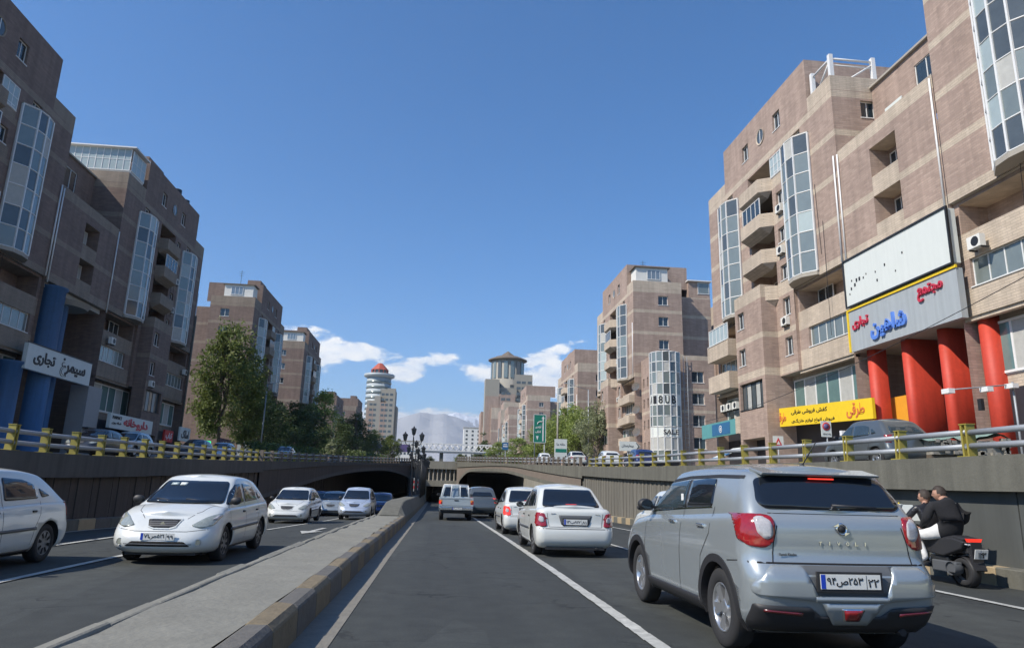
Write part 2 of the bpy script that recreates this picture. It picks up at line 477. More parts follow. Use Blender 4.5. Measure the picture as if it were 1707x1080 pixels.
class M:
    """collects faces with material slots"""

    def __init__(s, *mats):
        s.v = []; s.f = []; s.m = []; s.sm = []
        s.mats = list(mats)

    def face(s, pts, m=0, smooth=False):
        k = len(s.v)
        s.v += [tuple(p) for p in pts]
        s.f.append(tuple(range(k, k + len(pts))))
        s.m.append(m); s.sm.append(smooth)

    def box(s, x0, x1, y0, y1, z0, z1, m=0):
        if x0 > x1: x0, x1 = x1, x0
        if y0 > y1: y0, y1 = y1, y0
        if z0 > z1: z0, z1 = z1, z0
        k = len(s.v)
        s.v += [(x0, y0, z0), (x1, y0, z0), (x1, y1, z0), (x0, y1, z0), (x0, y0, z1), (x1, y0, z1), (x1, y1, z1), (x0, y1, z1)]
        for q in ((0, 3, 2, 1), (4, 5, 6, 7), (0, 1, 5, 4), (1, 2, 6, 5), (2, 3, 7, 6), (3, 0, 4, 7)):
            s.f.append(tuple(k + i for i in q)); s.m.append(m); s.sm.append(False)
        return s

    def prism(s, poly, axis, a, b, m=0, smooth=False):
        """poly: 2D points; extruded along axis from a to b. axis 0:(y,z) 1:(x,z) 2:(x,y)"""
        def mk(p, t):
            return (t, p[0], p[1]) if axis == 0 else (p[0], t, p[1]) if axis == 1 else (p[0], p[1], t)
        n = len(poly); k = len(s.v)
        s.v += [mk(p, a) for p in poly] + [mk(p, b) for p in poly]
        for i in range(n):
            j = (i + 1) % n
            s.f.append((k + i, k + j, k + n + j, k + n + i)); s.m.append(m); s.sm.append(smooth)
        s.f.append(tuple(k + i for i in range(n))[::-1]); s.m.append(m); s.sm.append(False)
        s.f.append(tuple(k + n + i for i in range(n))); s.m.append(m); s.sm.append(False)
        return s

    def tube(s, p0, p1, r0, r1=None, n=8, m=0, caps=True):
        r1 = r0 if r1 is None else r1
        p0 = Vector(p0); p1 = Vector(p1)
        d = (p1 - p0)
        if d.length < 1e-6: return s
        d.normalize()
        a = Vector((0, 0, 1)) if abs(d.z) < 0.9 else Vector((1, 0, 0))
        u = d.cross(a).normalized(); v = d.cross(u)
        k = len(s.v)
        for p, r in ((p0, r0), (p1, r1)):
            for i in range(n):
                t = 2 * PI * i / n
                s.v.append(tuple(p + u * (r * math.cos(t)) + v * (r * math.sin(t))))
        for i in range(n):
            j = (i + 1) % n
            s.f.append((k + i, k + j, k + n + j, k + n + i)); s.m.append(m); s.sm.append(True)
        if caps:
            s.f.append(tuple(k + i for i in range(n))[::-1]); s.m.append(m); s.sm.append(False)
            s.f.append(tuple(k + n + i for i in range(n))); s.m.append(m); s.sm.append(False)
        return s

    def lathe(s, prof, c=(0, 0, 0), axis=2, n=24, m=0, smooth=True, closed=False):
        """prof: list of (radius, height)"""
        k = len(s.v); q = len(prof)
        for i in range(n):
            t = 2 * PI * i / n
            for (r, h) in prof:
                a, b = r * math.cos(t), r * math.sin(t)
                p = (a, b, h) if axis == 2 else (h, a, b) if axis == 0 else (a, h, b)
                s.v.append((p[0] + c[0], p[1] + c[1], p[2] + c[2]))
        for i in range(n):
            i2 = (i + 1) % n
            for j in range(q - 1):
                s.f.append((k + i * q + j, k + i2 * q + j, k + i2 * q + j + 1, k + i * q + j + 1)); s.m.append(m); s.sm.append(smooth)
        return s

    def mesh(s, name):
        me = bpy.data.meshes.new(name)
        me.from_pydata(s.v, [], s.f)
        for mt in s.mats:
            me.materials.append(MATS[mt])
        me.polygons.foreach_set('material_index', s.m)
        me.polygons.foreach_set('use_smooth', s.sm)
        me.update()
        bm = bmesh.new(); bm.from_mesh(me)
        bmesh.ops.recalc_face_normals(bm, faces=bm.faces)
        bm.to_mesh(me); bm.free()
        return me

    def build(s, name, parent=None, label=None, loc=None, rz=None, kind=None):
        return obj(name, s.mesh(name), parent, label, loc, rz, kind)


def bevel(o, w=0.01, seg=2):
    b = o.modifiers.new('bevel', 'BEVEL')
    b.width = w; b.segments = seg; b.limit_method = 'ANGLE'; b.angle_limit = R(40)
    return o


# Persian lettering: joined presentation forms, laid out right to left
FORMS = {'ا': ('\ufe8d', '\ufe8e', None, None), 'آ': ('\ufe81', '\ufe82', None, None), 'ب': ('\ufe8f', '\ufe90', '\ufe91', '\ufe92'),
         'پ': ('\ufb56', '\ufb57', '\ufb58', '\ufb59'), 'ت': ('\ufe95', '\ufe96', '\ufe97', '\ufe98'), 'ج': ('\ufe9d', '\ufe9e', '\ufe9f', '\ufea0'),
         'خ': ('\ufea5', '\ufea6', '\ufea7', '\ufea8'), 'د': ('\ufea9', '\ufeaa', None, None), 'ر': ('\ufead', '\ufeae', None, None), 'ز': ('\ufeaf', '\ufeb0', None, None),
         'س': ('\ufeb1', '\ufeb2', '\ufeb3', '\ufeb4'), 'ش': ('\ufeb5', '\ufeb6', '\ufeb7', '\ufeb8'), 'ص': ('\ufeb9', '\ufeba', '\ufebb', '\ufebc'),
         'ط': ('\ufec1', '\ufec2', '\ufec3', '\ufec4'), 'ع': ('\ufec9', '\ufeca', '\ufecb', '\ufecc'), 'غ': ('\ufecd', '\ufece', '\ufecf', '\ufed0'),
         'ف': ('\ufed1', '\ufed2', '\ufed3', '\ufed4'), 'ق': ('\ufed5', '\ufed6', '\ufed7', '\ufed8'), 'ک': ('\ufb8e', '\ufb8f', '\ufb90', '\ufb91'),
         'ل': ('\ufedd', '\ufede', '\ufedf', '\ufee0'), 'م': ('\ufee1', '\ufee2', '\ufee3', '\ufee4'), 'ن': ('\ufee5', '\ufee6', '\ufee7', '\ufee8'),
         'ه': ('\ufee9', '\ufeea', '\ufeeb', '\ufeec'), 'و': ('\ufeed', '\ufeee', None, None), 'ی': ('\ufbfc', '\ufbfd', '\ufbfe', '\ufbff')}


def persian(txt):
    if not any(c in FORMS for c in txt):
        return txt
    out = []
    for i, c in enumerate(txt):
        if c not in FORMS:
            out.append(c); continue
        prv = i > 0 and txt[i - 1] in FORMS and FORMS[txt[i - 1]][2] is not None
        nxt = i + 1 < len(txt) and txt[i + 1] in FORMS and FORMS[c][2] is not None
        f = FORMS[c]
        out.append(f[3] if prv and nxt else f[1] if prv else f[2] if nxt else f[0])
    return ''.join(reversed(out))


def text_mesh(txt, width=None, height=None, depth=0.01, mat='letter_black', bold=0.0):
    """flat lettering mesh in the x-y plane, lower left at the origin, scaled to width x height"""
    cu = bpy.data.curves.new('lettering', 'FONT')
    cu.body = persian(txt)
    cu.size = 1.0
    cu.extrude = 0.02
    cu.offset = bold
    cu.resolution_u = 3
    ob = bpy.data.objects.new('tmp', cu)
    col.objects.link(ob)
    bpy.context.view_layer.update()
    dg = bpy.context.evaluated_depsgraph_get()
    me = bpy.data.meshes.new_from_object(ob.evaluated_get(dg))
    bpy.data.objects.remove(ob)
    bpy.data.curves.remove(cu)
    if len(me.vertices) == 0:
        return me
    xs = [v.co.x for v in me.vertices]; ys = [v.co.y for v in me.vertices]
    x0, x1, y0, y1 = min(xs), max(xs), min(ys), max(ys)
    sx = width / (x1 - x0) if width else height / (y1 - y0)
    sy = height / (y1 - y0) if height else sx
    for v in me.vertices:
        v.co = ((v.co.x - x0) * sx, (v.co.y - y0) * sy, (v.co.z / 0.02) * depth * 0.5)
    me.materials.clear()
    me.materials.append(MATS[mat])
    for p in me.polygons: p.material_index = 0
    me.name = 'lettering'
    return me


def place_text(me, parent, origin, right, up, name='lettering', label=None):
    """origin = lower left corner; right/up unit vectors in the parent's space"""
    r = Vector(right); u = Vector(up); n = r.cross(u)
    o = obj(name, me, parent, label)
    mat = Matrix((r, u, n)).transposed().to_4x4()
    mat.translation = Vector(origin)
    o.matrix_local = mat
    return o


def lerp_tab(tab, x):
    if x <= tab[0][0]: return tab[0][1]
    for (a, fa), (b, fb) in zip(tab, tab[1:]):
        if x <= b:
            return fa + (fb - fa) * (x - a) / (b - a)
    return tab[-1][1]


def smooth_tab(tab, x):
    if x <= tab[0][0]: return tab[0][1]
    for i, ((a, fa), (b, fb)) in enumerate(zip(tab, tab[1:])):
        if x <= b:
            t = (x - a) / (b - a)
            pa = tab[i - 1] if i > 0 else (a - (b - a), fa - (fb - fa))
            pb = tab[i + 2] if i + 2 < len(tab) else (b + (b - a), fb + (fb - fa))
            ma = (fb - pa[1]) / (b - pa[0]) * (b - a)
            mb = (pb[1] - fa) / (pb[0] - a) * (b - a)
            t2, t3 = t * t, t * t * t
            return (2 * t3 - 3 * t2 + 1) * fa + (t3 - 2 * t2 + t) * ma + (-2 * t3 + 3 * t2) * fb + (t3 - t2) * mb
    return tab[-1][1]


CAP = [(-60, 2.05), (10, 2.10), (20, 2.22), (40, 2.64), (64, 3.42), (85, 4.12), (120, 5.1), (160, 5.9), (260, 6.5)]
CAPL = [(-60, 1.85), (17, 1.87), (24, 1.97), (47, 2.58), (70, 3.3), (100, 4.3), (129, 5.05), (160, 5.8), (260, 6.5)]
ROAD = [(-60, 0), (8, 0), (40, -0.33), (70, -0.6), (220, -0.8)]
ROADL = [(-60, 0), (8, 0), (20, -0.08), (40, -0.55), (70, -0.9), (220, -1.0)]
cap = lambda y: smooth_tab(CAP, y)
capl = lambda y: smooth_tab(CAPL, y)
road = lambda y: smooth_tab(ROAD, y)
roadl = lambda y: smooth_tab(ROADL, y)

# ================================================================== SETTING
def strip(name, mat, cols, ys, label=None):
    """sheet through columns of (x(y), z(y)) functions"""
    m = M(mat)
    for a, b in zip(ys, ys[1:]):
        for (xa, za), (xb, zb) in zip(cols, cols[1:]):
            m.face([(xa(a), a, za(a)), (xb(a), a, zb(a)), (xb(b), b, zb(b)), (xa(b), b, za(b))])
    return tag(m.build(name), label, None, None, 'structure')


K = lambda v: (lambda y: v)
YS = [-60, -20, 0, 8, 14, 20, 26, 32, 40, 50, 60, 70, 85, 110, 150, 200]
strip('road', 'asphalt', [(K(-1.3), lambda y: road(y)), (K(9.35), lambda y: road(y))], YS)
strip('road_opposite', 'asphalt', [(K(-9.75), lambda y: roadl(y)), (K(-2.45), lambda y: roadl(y))], YS)
# gutter of pale concrete along the median kerb
strip('gutter', 'gutter', [(K(-1.19), lambda y: road(y) + 0.008), (lambda y: -0.86 + 0.02 * math.sin(y), lambda y: road(y) + 0.006)], YS[1:14])


def painted(x, y0, y1, wd, fn=road, dz=0.012, x2=None):
    m = M('line_paint')
    n = max(2, int((y1 - y0) / (.3 if y1 > 70 and fn is road else 1.6)))
    x2 = x if x2 is None else x2
    for i in range(n):
        a = y0 + (y1 - y0) * i / n; b = y0 + (y1 - y0) * (i + 1) / n
        xa = x + (x2 - x) * i / n; xb = x + (x2 - x) * (i + 1) / n
        j = lambda: random.uniform(-0.012, 0.012)
        m.face([(xa - wd / 2 + j(), a, fn(a) + dz), (xa + wd / 2 + j(), a, fn(a) + dz), (xb + wd / 2, b, fn(b) + dz), (xb - wd / 2, b, fn(b) + dz)])
    return m


tag(painted(2.06, -5, 75, 0.14).build('lane_marking'), kind='structure')
m_ = painted(4.75, 13.5, 15.8, 0.11)
for a_ in range(17, 70, 6):
    q_ = painted(4.75, a_, a_ + 3.4, 0.11)
    k_ = len(m_.v); m_.v += q_.v; m_.f += [tuple(i + k_ for i in f) for f in q_.f]; m_.m += q_.m; m_.sm += q_.sm
tag(m_.build('lane_marking_dashed'), kind='structure')
tag(painted(7.62, -5, 75, 0.13).build('edge_marking'), kind='structure')
for xx, a_, b_ in ((-5.5, -5, 21), (-5.15, 23, 42), (-7.55, 12, 44), (-9.35, 5, 60)):
    tag(painted(xx, a_, b_, 0.12, roadl).build('lane_marking_opposite'), kind='structure')
# white straight arrow painted in the opposite lane
m_ = M('line_paint')
ax, ay = -3.75, 25.2
zz = lambda y: roadl(y) + 0.014
m_.face([(ax - .08, ay - 2.6, zz(ay - 2.6)), (ax + .08, ay - 2.6, zz(ay - 2.6)), (ax + .08, ay, zz(ay)), (ax - .08, ay, zz(ay))])
m_.face([(ax - .34, ay - 2.6, zz(ay - 2.6)), (ax + .34, ay - 2.6, zz(ay - 2.6)), (ax, ay - 4.2, zz(ay - 4.2))])
tag(m_.build('painted_arrow'), kind='structure')

# ---- median strip: rough concrete top, painted kerb stones on both sides
random.seed(3)
MEDY = []
y = -6.0
while y < 29.0:
    MEDY.append(y); y += 0.5
m_ = M('median_concrete')
for a, b in zip(MEDY, MEDY[1:]):
    nx = 6
    for i in range(nx):
        xa = -2.33 + (0.93) * i / nx; xb = -2.33 + 0.93 * (i + 1) / nx
        hz = lambda x, y: 0.285 + road(y) * 0.9 + 0.012 * math.sin(3.1 * y + 5 * x) + 0.008 * math.sin(9.7 * y - 4 * x)
        m_.face([(xa, a, hz(xa, a)), (xb, a, hz(xb, a)), (xb, b, hz(xb, b)), (xa, b, hz(xa, b))], 0, True)
m_.box(-2.3, -1.43, -6, 29, -0.5, 0.10)
med = tag(m_.build('median_strip'), None, None, None, 'structure')
y = -6.0; i = 0
while y < 29.2:
    L = 0.98
    for sx, x0, x1 in ((1, -1.40, -1.18), (-1, -2.50, -2.33)):
        j = [random.uniform(-.014, .014) for _ in range(6)]
        z0 = road(y) - 0.3; zt = 0.30 + road(y) * 0.9
        if sx > 0:
            mt = 'yellow_paint' if i % 2 == 0 else 'black_paint'
        else:
            mt = 'median_concrete'
        m_ = M(mt, 'median_concrete')
        poly = [(x0, z0), (x1 + .02 * sx, z0), (x1 + .01, zt - .05 + j[0]), (x1 - .04, zt + j[1]), (x0 + .03, zt + j[2]), (x0, zt - .03)]
        if sx < 0: poly = [(x1, z0), (x0 - .02, z0), (x0, zt - .05 + j[0]), (x0 + .04, zt + j[1]), (x1 - .02, zt + j[2]), (x1, zt - .02)]
        m_.prism(poly, 1, y + .006, y + L - .006 + j[3] * .2)
        o = m_.build('kerb_block', med)
        bevel(o, 0.012, 1)
    y += L; i += 1
# ---- taller concrete barrier that continues the median
bar = thing('concrete_barrier', 'rough concrete barrier with a sloped nose where the low median strip ends', 'barrier')
m_ = M('concrete')
ys = [29.2, 29.6, 31, 33, 36, 42, 50, 60, 72, 80]
hs = [0.32, 0.40, 0.62, 0.80, 0.86, 0.86, 0.9, 0.95, 1.0, 1.0]
prof = lambda y, h: [(-2.50, road(y) - .5), (-1.18, road(y) - .5), (-1.20, road(y) + .25), (-1.45, road(y) * .9 + h - .03), (-1.5, road(y) * .9 + h), (-2.2, road(y) * .9 + h), (-2.25, road(y) * .9 + h - .03), (-2.48, road(y) + .25)]
for (a, ha), (b, hb) in zip(zip(ys, hs), list(zip(ys, hs))[1:]):
    pa, pb = prof(a, ha), prof(b, hb)
    for k in range(8):
        k2 = (k + 1) % 8
        m_.face([(pa[k][0], a, pa[k][1]), (pa[k2][0], a, pa[k2][1]), (pb[k2][0], b, pb[k2][1]), (pb[k][0], b, pb[k][1])])
pa = prof(ys[0], hs[0])
m_.face([(p[0], ys[0], p[1]) for p in pa])
m_.build('barrier_body', bar)
m_ = M('line_paint', 'sign_red')
for i in range(2):
    y0 = 44 + i * 9
    m_ = M('line_paint', 'sign_red')
    for k in range(5):
        m_.box(-1.42, -1.38, y0, y0 + .5, .95 + k * .16, .95 + k * .16 + .16, k % 2)
    m_.build('hazard_board', bar)

# ---- retaining walls of the cutting
GAPY = [10.0, 12.45, 14.2]


def retaining(side, name, label, capf, roadf, y0, y1):
    X = 9.62 if side > 0 else -9.82
    root = thing(name, label, 'retaining wall')
    ins = 1 if side > 0 else -1       # away from the road
    # kerb
    y = y0; i = 0
    mk = {}
    while y < min(y1, 60):
        L = 0.8 if side > 0 else 0.95
        z = roadf(y + L / 2)
        mt = ('kerb_cream' if i % 2 else 'concrete') if side > 0 else ('kerb_cream' if i % 3 == 0 else ('black_paint' if i % 3 == 1 else 'concrete'))
        if mt not in mk or True:
            m = M(mt)
            xa, xb = X - ins * .32, X + ins * .02
            m.box(xa, xb, .006, L - .006, -.3, .29)
            me = m.mesh('kerb_block')
            o = obj('kerb_block', me, root, loc=(0, y, z))
            bevel(o, .015, 1)
        y += L; i += 1
    # panels
    y = y0
    pm = {}
    while y < y1:
        near = y < 17.5
        wd = (2.3 if near else 0.62) if side > 0 else 1.25
        zt = capf(y) - .60; zb = roadf(y) + 0.05
        mt = ('grey_panel' if near else 'wall_panel') if side > 0 else 'shaded_panel'
        m = M(mt, 'seam')
        h = capf(y + wd / 2) - .55
        m.box(X + ins * (.0 + random.uniform(-.006, .006)), X + ins * .25, y + .02, y + wd - .018, zb - .6, h)
        if not near or side < 0:
            m.box(X - ins * .035, X, y + wd * .3, y + wd * .72, zb - .2, h - .02)
        m.build('wall_panel', root)
        y += wd
    # backing and cap
    m = M('concrete')
    n = int((y1 - y0) / 2.5)
    for i in range(n):
        a = y0 + (y1 - y0) * i / n; b = y0 + (y1 - y0) * (i + 1) / n
        pr = lambda y: [(X + ins * .24, roadf(y) - 1), (X + ins * .24, capf(y) - .585), (X - ins * .2, capf(y) - .6), (X - ins * .2, capf(y)),
                        (X + ins * .22, capf(y) + .01), (X + ins * .5, capf(y)), (X + ins * .5, roadf(y) - 1)]
        pa, pb = pr(a), pr(b)
        for k in range(7):
            k2 = (k + 1) % 7
            m.face([(pa[k][0], a, pa[k][1]), (pa[k2][0], a, pa[k2][1]), (pb[k2][0], b, pb[k2][1]), (pb[k][0], b, pb[k][1])])
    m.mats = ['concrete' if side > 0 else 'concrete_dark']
    m.build('cap_beam', root)
    return root


retaining(1, 'retaining_wall', 'sunlit ribbed concrete retaining wall under the grey railing on the right of the road', cap, road, 4, 47.5)
retaining(-1, 'retaining_wall', 'dark shaded concrete retaining wall beyond the oncoming traffic', capl, roadl, 9, 64)


# ---- guard rails: yellow posts with two grey pipes
def guard(side, capf, y0, y1, step, label):
    X = 9.78 if side > 0 else -9.98
    ins = 1 if side > 0 else -1
    root = thing('guard_railing', label, 'railing')
    m = M('post_yellow')
    hp = .60
    m.box(-.09, .09, -.075, -.035, 0, hp); m.box(-.09, .09, .035, .075, 0, hp); m.box(-.02, .02, -.035, .035, 0, hp)
    m.box(-.10, .10, -.09, .09, hp, hp + .02); m.box(-.15, .15, -.15, .15, 0, .03)
    post = m.mesh('post')
    y = y0
    ys = []
    while y < y1:
        ys.append(y); y += step * random.uniform(.96, 1.04)
    for y in ys:
        o = obj('post', post, root, loc=(X, y, capf(y)))
        o.rotation_euler = (random.uniform(-.03, .03), random.uniform(-.03, .03), random.uniform(-.08, .08))
    for (a, b) in zip(ys, ys[1:]):
        for zz in (.20, .46):
            m = M('rail_grey')
            m.tube((X - ins * .03, a - .05, capf(a) + zz + random.uniform(-.01, .01)), (X - ins * .03, b + .05, capf(b) + zz + random.uniform(-.01, .01)), .055, n=8)
            m.build('rail', root)
    return root


guard(1, cap, 8.2, 46.5, 1.92, 'grey two pipe railing on yellow posts along the sunlit wall on the right')
guard(-1, capl, 13, 64, 1.5, 'grey two pipe railing on yellow posts along the shaded wall on the left')


# ---- flared tunnel portals: the wall swings across the carriageway as an arch
def portal(side, capf, P0, P1, intr, band, label):
    """P0 foot beside the wall, P1 at the median; heights along the oblique plane"""
    root = thing('tunnel_portal', label, 'tunnel')
    def pt(t, z, off=0.0):
        return (P0[0] + (P1[0] - P0[0]) * t, P0[1] + (P1[1] - P0[1]) * t + off, z)
    ts = [i / 48 for i in range(49)]
    gi = lambda t: smooth_tab(intr, t)
    gb = lambda t: smooth_tab(band, t)
    gc = lambda t: capf(P0[1] + (P1[1] - P0[1]) * t)
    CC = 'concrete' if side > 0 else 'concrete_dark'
    m = M('arch_stone' if side > 0 else 'shaded_panel')
    for a, b in zip(ts, ts[1:]):
        m.face([pt(a, gi(a)), pt(b, gi(b)), pt(b, gb(b)), pt(a, gb(a))], 0)
    m.build('arch_band', root)
    m = M(CC)
    for a, b in zip(ts, ts[1:]):
        m.face([pt(a, gi(a) - .02, -.12), pt(b, gi(b) - .02, -.12), pt(b, gi(b) + .22, -.12), pt(a, gi(a) + .22, -.12)])
        m.face([pt(a, gi(a) - .02, -.12), pt(b, gi(b) - .02, -.12), pt(b, gi(b) - .02, .2), pt(a, gi(a) - .02, .2)])
        m.face([pt(a, gi(a) + .22, -.12), pt(b, gi(b) + .22, -.12), pt(b, gi(b) + .22, .1), pt(a, gi(a) + .22, .1)])
    m.build('arch_ring', root)
    m = M(CC)
    for a, b in zip(ts, ts[1:]):
        for (z0, o0), (z1, o1) in (((gb, -.35), (gc, -.35)), ((gc, -.35), (gc, .6)), ((gb, -.35), (gb, .0)), ((gc, .6), (gb, .6)), ((gb, .6), (gi, .6)), ((gi, .6), (gi, 0))):
            m.face([pt(a, z0(a), o0), pt(b, z0(b), o0), pt(b, z1(b), o1), pt(a, z1(a), o1)])
    m.build('cap_beam', root)
    # brick pilaster dashes seen on the band
    # vault running back under the street
    m = M(CC)
    for a, b in zip(ts, ts[1:]):
        A, B = pt(a, gi(a), .2), pt(b, gi(b), .2)
        A1, B1 = pt(a, gb(a) - .05, .9), pt(b, gb(b) - .05, .9)
        if side < 0:
            m.face([A, B, B1, A1])
            m.face([A1, B1, (B1[0], 228, 4.6), (A1[0], 228, 4.6)])
    if side > 0:
        m.face([(2.1, 78, 2.86), (9.7, 78, 2.86), (9.7, 228, 4.6), (2.1, 228, 4.6)])
        m.face([(2.1, 78, 2.86), (9.7, 78, 2.86), (9.7, 78, 3.75), (2.1, 78, 3.75)])
    m.build('vault', root)
    m = M('roof_brown', 'rail_grey')
    n = 34
    for i in range(n + 1):
        t = i / n
        p = pt(t, gc(t), .1)
        m.box(p[0] - .09, p[0] + .09, p[1] - .09, p[1] + .09, p[2], p[2] + .6)
        if i < n:
            q = pt((i + 1) / n, gc((i + 1) / n), .1)
            for zz in (.22, .46):
                m.tube((p[0], p[1], p[2] + zz), (q[0], q[1], q[2] + zz), .05, n=5, m=1)
    m.build('railing', root, kind='stuff')
    return root


INTR = [(0, 1.15), (0.056, 1.4), (0.14, 1.54), (0.232, 1.79), (0.323, 2.06), (0.423, 2.38), (0.534, 2.64), (0.663, 2.77), (0.803, 2.79), (0.878, 2.64), (0.948, 2.04), (0.977, 1.61), (1.0, .4)]
BAND = [(0, 2.04), (0.148, 2.34), (0.278, 2.65), (0.424, 3.0), (0.557, 3.15), (0.733, 3.22), (1.0, 3.25)]
INTL = [(0.0, 0.3), (0.159, 1.21), (0.234, 1.6), (0.345, 2.05), (0.48, 2.41), (0.63, 2.62), (0.771, 2.46), (0.903, 2.04), (0.98, 1.51), (1.0, 0.6)]
BANL = [(0.0, 1.85), (0.129, 2.18), (0.267, 2.53), (0.517, 2.99), (0.925, 3.53), (1.0, 3.6)]
portal(1, cap, (9.45, 46), (2.1, 76.2), INTR, BAND, 'broad tunnel arch with a brick band that swallows the right carriageway')
portal(-1, capl, (-9.7, 40), (-2.52, 89.4), INTL, BANL, 'dark tunnel arch that the oncoming traffic comes out of')
# wall of the right tunnel seen in the sun inside the arch, and tunnel side walls
t = thing('tunnel_side_wall', 'rough bare concrete wall inside the mouth of the right tunnel arch', 'wall')
m_ = M('pale_concrete')
for (x, y0, y1) in ((9.62, 47.4, 230),):
    for i in range(20):
        a = y0 + (y1 - y0) * i / 20; b = y0 + (y1 - y0) * (i + 1) / 20
        m_.face([(x, a, -2), (x, b, -2), (x, b, cap(b) - .3), (x, a, cap(a) - .3)])
m_.build('wall_face', t)
t = thing('tunnel_side_wall', 'dark concrete wall inside the left tunnel behind the oncoming cars', 'wall')
m_ = M('shaded_panel')
m_.face([(-9.9, 62, -2), (-9.9, 230, -2), (-9.9, 230, 5.6), (-9.9, 62, 2.6)])
m_.build('wall_face', t)
t = thing('tunnel_sky_block', 'dark wall added to close both tunnels against the bright sky', 'wall')
m_ = M('under'); m_.box(-9.9, 9.7, 228, 229, -3, 6.4); m_.build('wall_face', t)  # added dark wall, shuts out the sky at the open tunnel ends
# pier between the tunnels with little colonnade
t = thing('central_pier', 'pale pier with a row of short columns between the two tunnel mouths', 'pier')
m_ = M('pale_concrete')
m_.box(-2.6, -1.2, 84, 230, -2, 1.3); m_.box(-2.6, 2.6, 83.7, 84.1, 1.2, 1.9)
m_.box(-2.7, 2.7, 83.6, 84.4, 3.2, 4.1); m_.box(-2.6, 2.6, 84.6, 200, 1.4, 4.03)
m_.build('pier_wall', t)
m_ = M('soffit'); m_.lathe([(.11, 1.9), (.08, 2.1), (.09, 3.0), (.12, 3.2)], n=8); pm_ = m_.mesh('column')
for i in range(11):
    obj('column', pm_, t, loc=(-2.4 + i * .49, 83.85, 0))

# ---- upper street, pavements, far ground
YU = [-60, -30, 0, 10, 20, 30, 40, 52, 64, 85, 120, 160, 260]
strip('street_right', 'asphalt', [(K(10.0), lambda y: cap(y) - .06), (K(19.5), lambda y: cap(y) - .05)], YU)
strip('pavement_right', 'pavement', [(K(19.5), lambda y: cap(y) - .06), (K(19.52), lambda y: cap(y) + .09), (K(60), lambda y: cap(y) + .1)], YU)
strip('street_left', 'asphalt', [(K(-20.5), lambda y: capl(y) - .05), (K(-10.2), lambda y: capl(y) - .06)], YU)
strip('pavement_left', 'pavement', [(K(-70), lambda y: capl(y) + .1), (K(-20.52), lambda y: capl(y) + .09), (K(-20.5), lambda y: capl(y) - .06)], YU)
m_ = M('asphalt')
ts = [i / 24 for i in range(25)]
for a, b in zip(ts, ts[1:]):
    for (P0, P1, cf, xe) in (((9.45, 46), (2.1, 76.2), cap, 10.02), ((-9.7, 40), (-2.52, 89.4), capl, -10.22)):
        A = (P0[0] + (P1[0] - P0[0]) * a, P0[1] + (P1[1] - P0[1]) * a); B = (P0[0] + (P1[0] - P0[0]) * b, P0[1] + (P1[1] - P0[1]) * b)
        if xe > 0: continue
        m_.face([(A[0], A[1] + .3, cf(A[1]) - .1), (B[0], B[1] + .3, cf(B[1]) - .1), (xe, B[1] + .3, cf(B[1]) - .1), (xe, A[1] + .3, cf(A[1]) - .1)])
m_.face([(2.1, 78, cap(78) - .12), (10.02, 78, cap(78) - .12), (10.02, 84.3, cap(84) - .1), (2.1, 84.3, cap(84) - .1)])
for a, b in zip([84.3, 100, 120, 160, 260], [100, 120, 160, 260]):
    m_.face([(-10.2, a, cap(a) - .07), (10.0, a, cap(a) - .07), (10.0, b, cap(b) - .07), (-10.2, b, cap(b) - .07)])
tag(m_.build('street_deck'), kind='structure')
m_ = M('pavement')
m_.face([(-12000, 260, 6.5), (12000, 260, 6.5), (12000, 14000, 6.5), (-12000, 14000, 6.5)])
m_.face([(60, -4000, 2.3), (12000, -4000, 2.3), (12000, 260, 6.5), (60, 260, 6.5)])
m_.face([(-12000, -4000, 2.3), (-70, -4000, 2.3), (-70, 260, 6.5), (-12000, 260, 6.5)])
m_.face([(-70, -4000, 2.3), (60, -4000, 2.3), (60, -60, 2.0), (-70, -60, 2.0)])
tag(m_.build('ground'), kind='structure')


from mathutils import noise as mnoise
# ---- mountains far to the north
def ridge(name, Y, tops, mat, x0, x1, snow=None, seed=0, rough=.05):
    rnd = random.Random(seed)
    n = 300; rows = 26
    m = M(mat, 'snow')
    P = []
    ph = [rnd.uniform(0, 6) for _ in range(8)]
    for r in range(rows + 1):
        row = []
        for i in range(n + 1):
            x = x0 + (x1 - x0) * i / n
            h = smooth_tab(tops, x)
            f = r / rows
            rid = mnoise.fractal(Vector((x / 700, r * .33 + seed, seed)), 1.0, 2.0, 6) * 1.6
            z = h * (f ** .8) + rid * h * rough * f * (1.25 - f) * 4 + rid * h * rough * .35 * f
            row.append((x, Y - (1 - f) * h * 1.9 + rid * 120 * (1 - f), z))
        P.append(row)
    for r in range(rows):
        for i in range(n):
            q = [P[r][i], P[r][i + 1], P[r + 1][i + 1], P[r + 1][i]]
            mi = 1 if snow and sum(p[2] for p in q) / 4 + 60 * math.sin(i * 1.7 + r) > snow else 0
            m.face(q, mi, True)
    return tag(m.build(name), kind='structure')


pbr('rock', (0.36, 0.36, 0.36), 0.95, var=0.1, scale=0.004, var2=0.08, scale2=0.02)  # paled in the colour to stand in for thicker distance haze
T1 = [(-6000, 400), (-2200, 560), (-1250, 640), (-750, 740), (-460, 795), (-249, 845), (-100, 835), (43, 880), (150, 862), (300, 800), (450, 720), (800, 620), (1300, 560), (2500, 600), (6000, 450)]
T2 = [(-6000, 400), (-900, 560), (-200, 700), (150, 880), (300, 905), (480, 850), (620, 815), (900, 850), (1300, 800), (1800, 760), (3500, 700), (6000, 500)]
ridge('mountain', 8600, T1, 'rock', -6000, 6000, None, 2)
ridge('snowy_mountain', 10500, [(a, b * 1.24) for a, b in T2], 'rock', -6000, 6000, 900, 5)

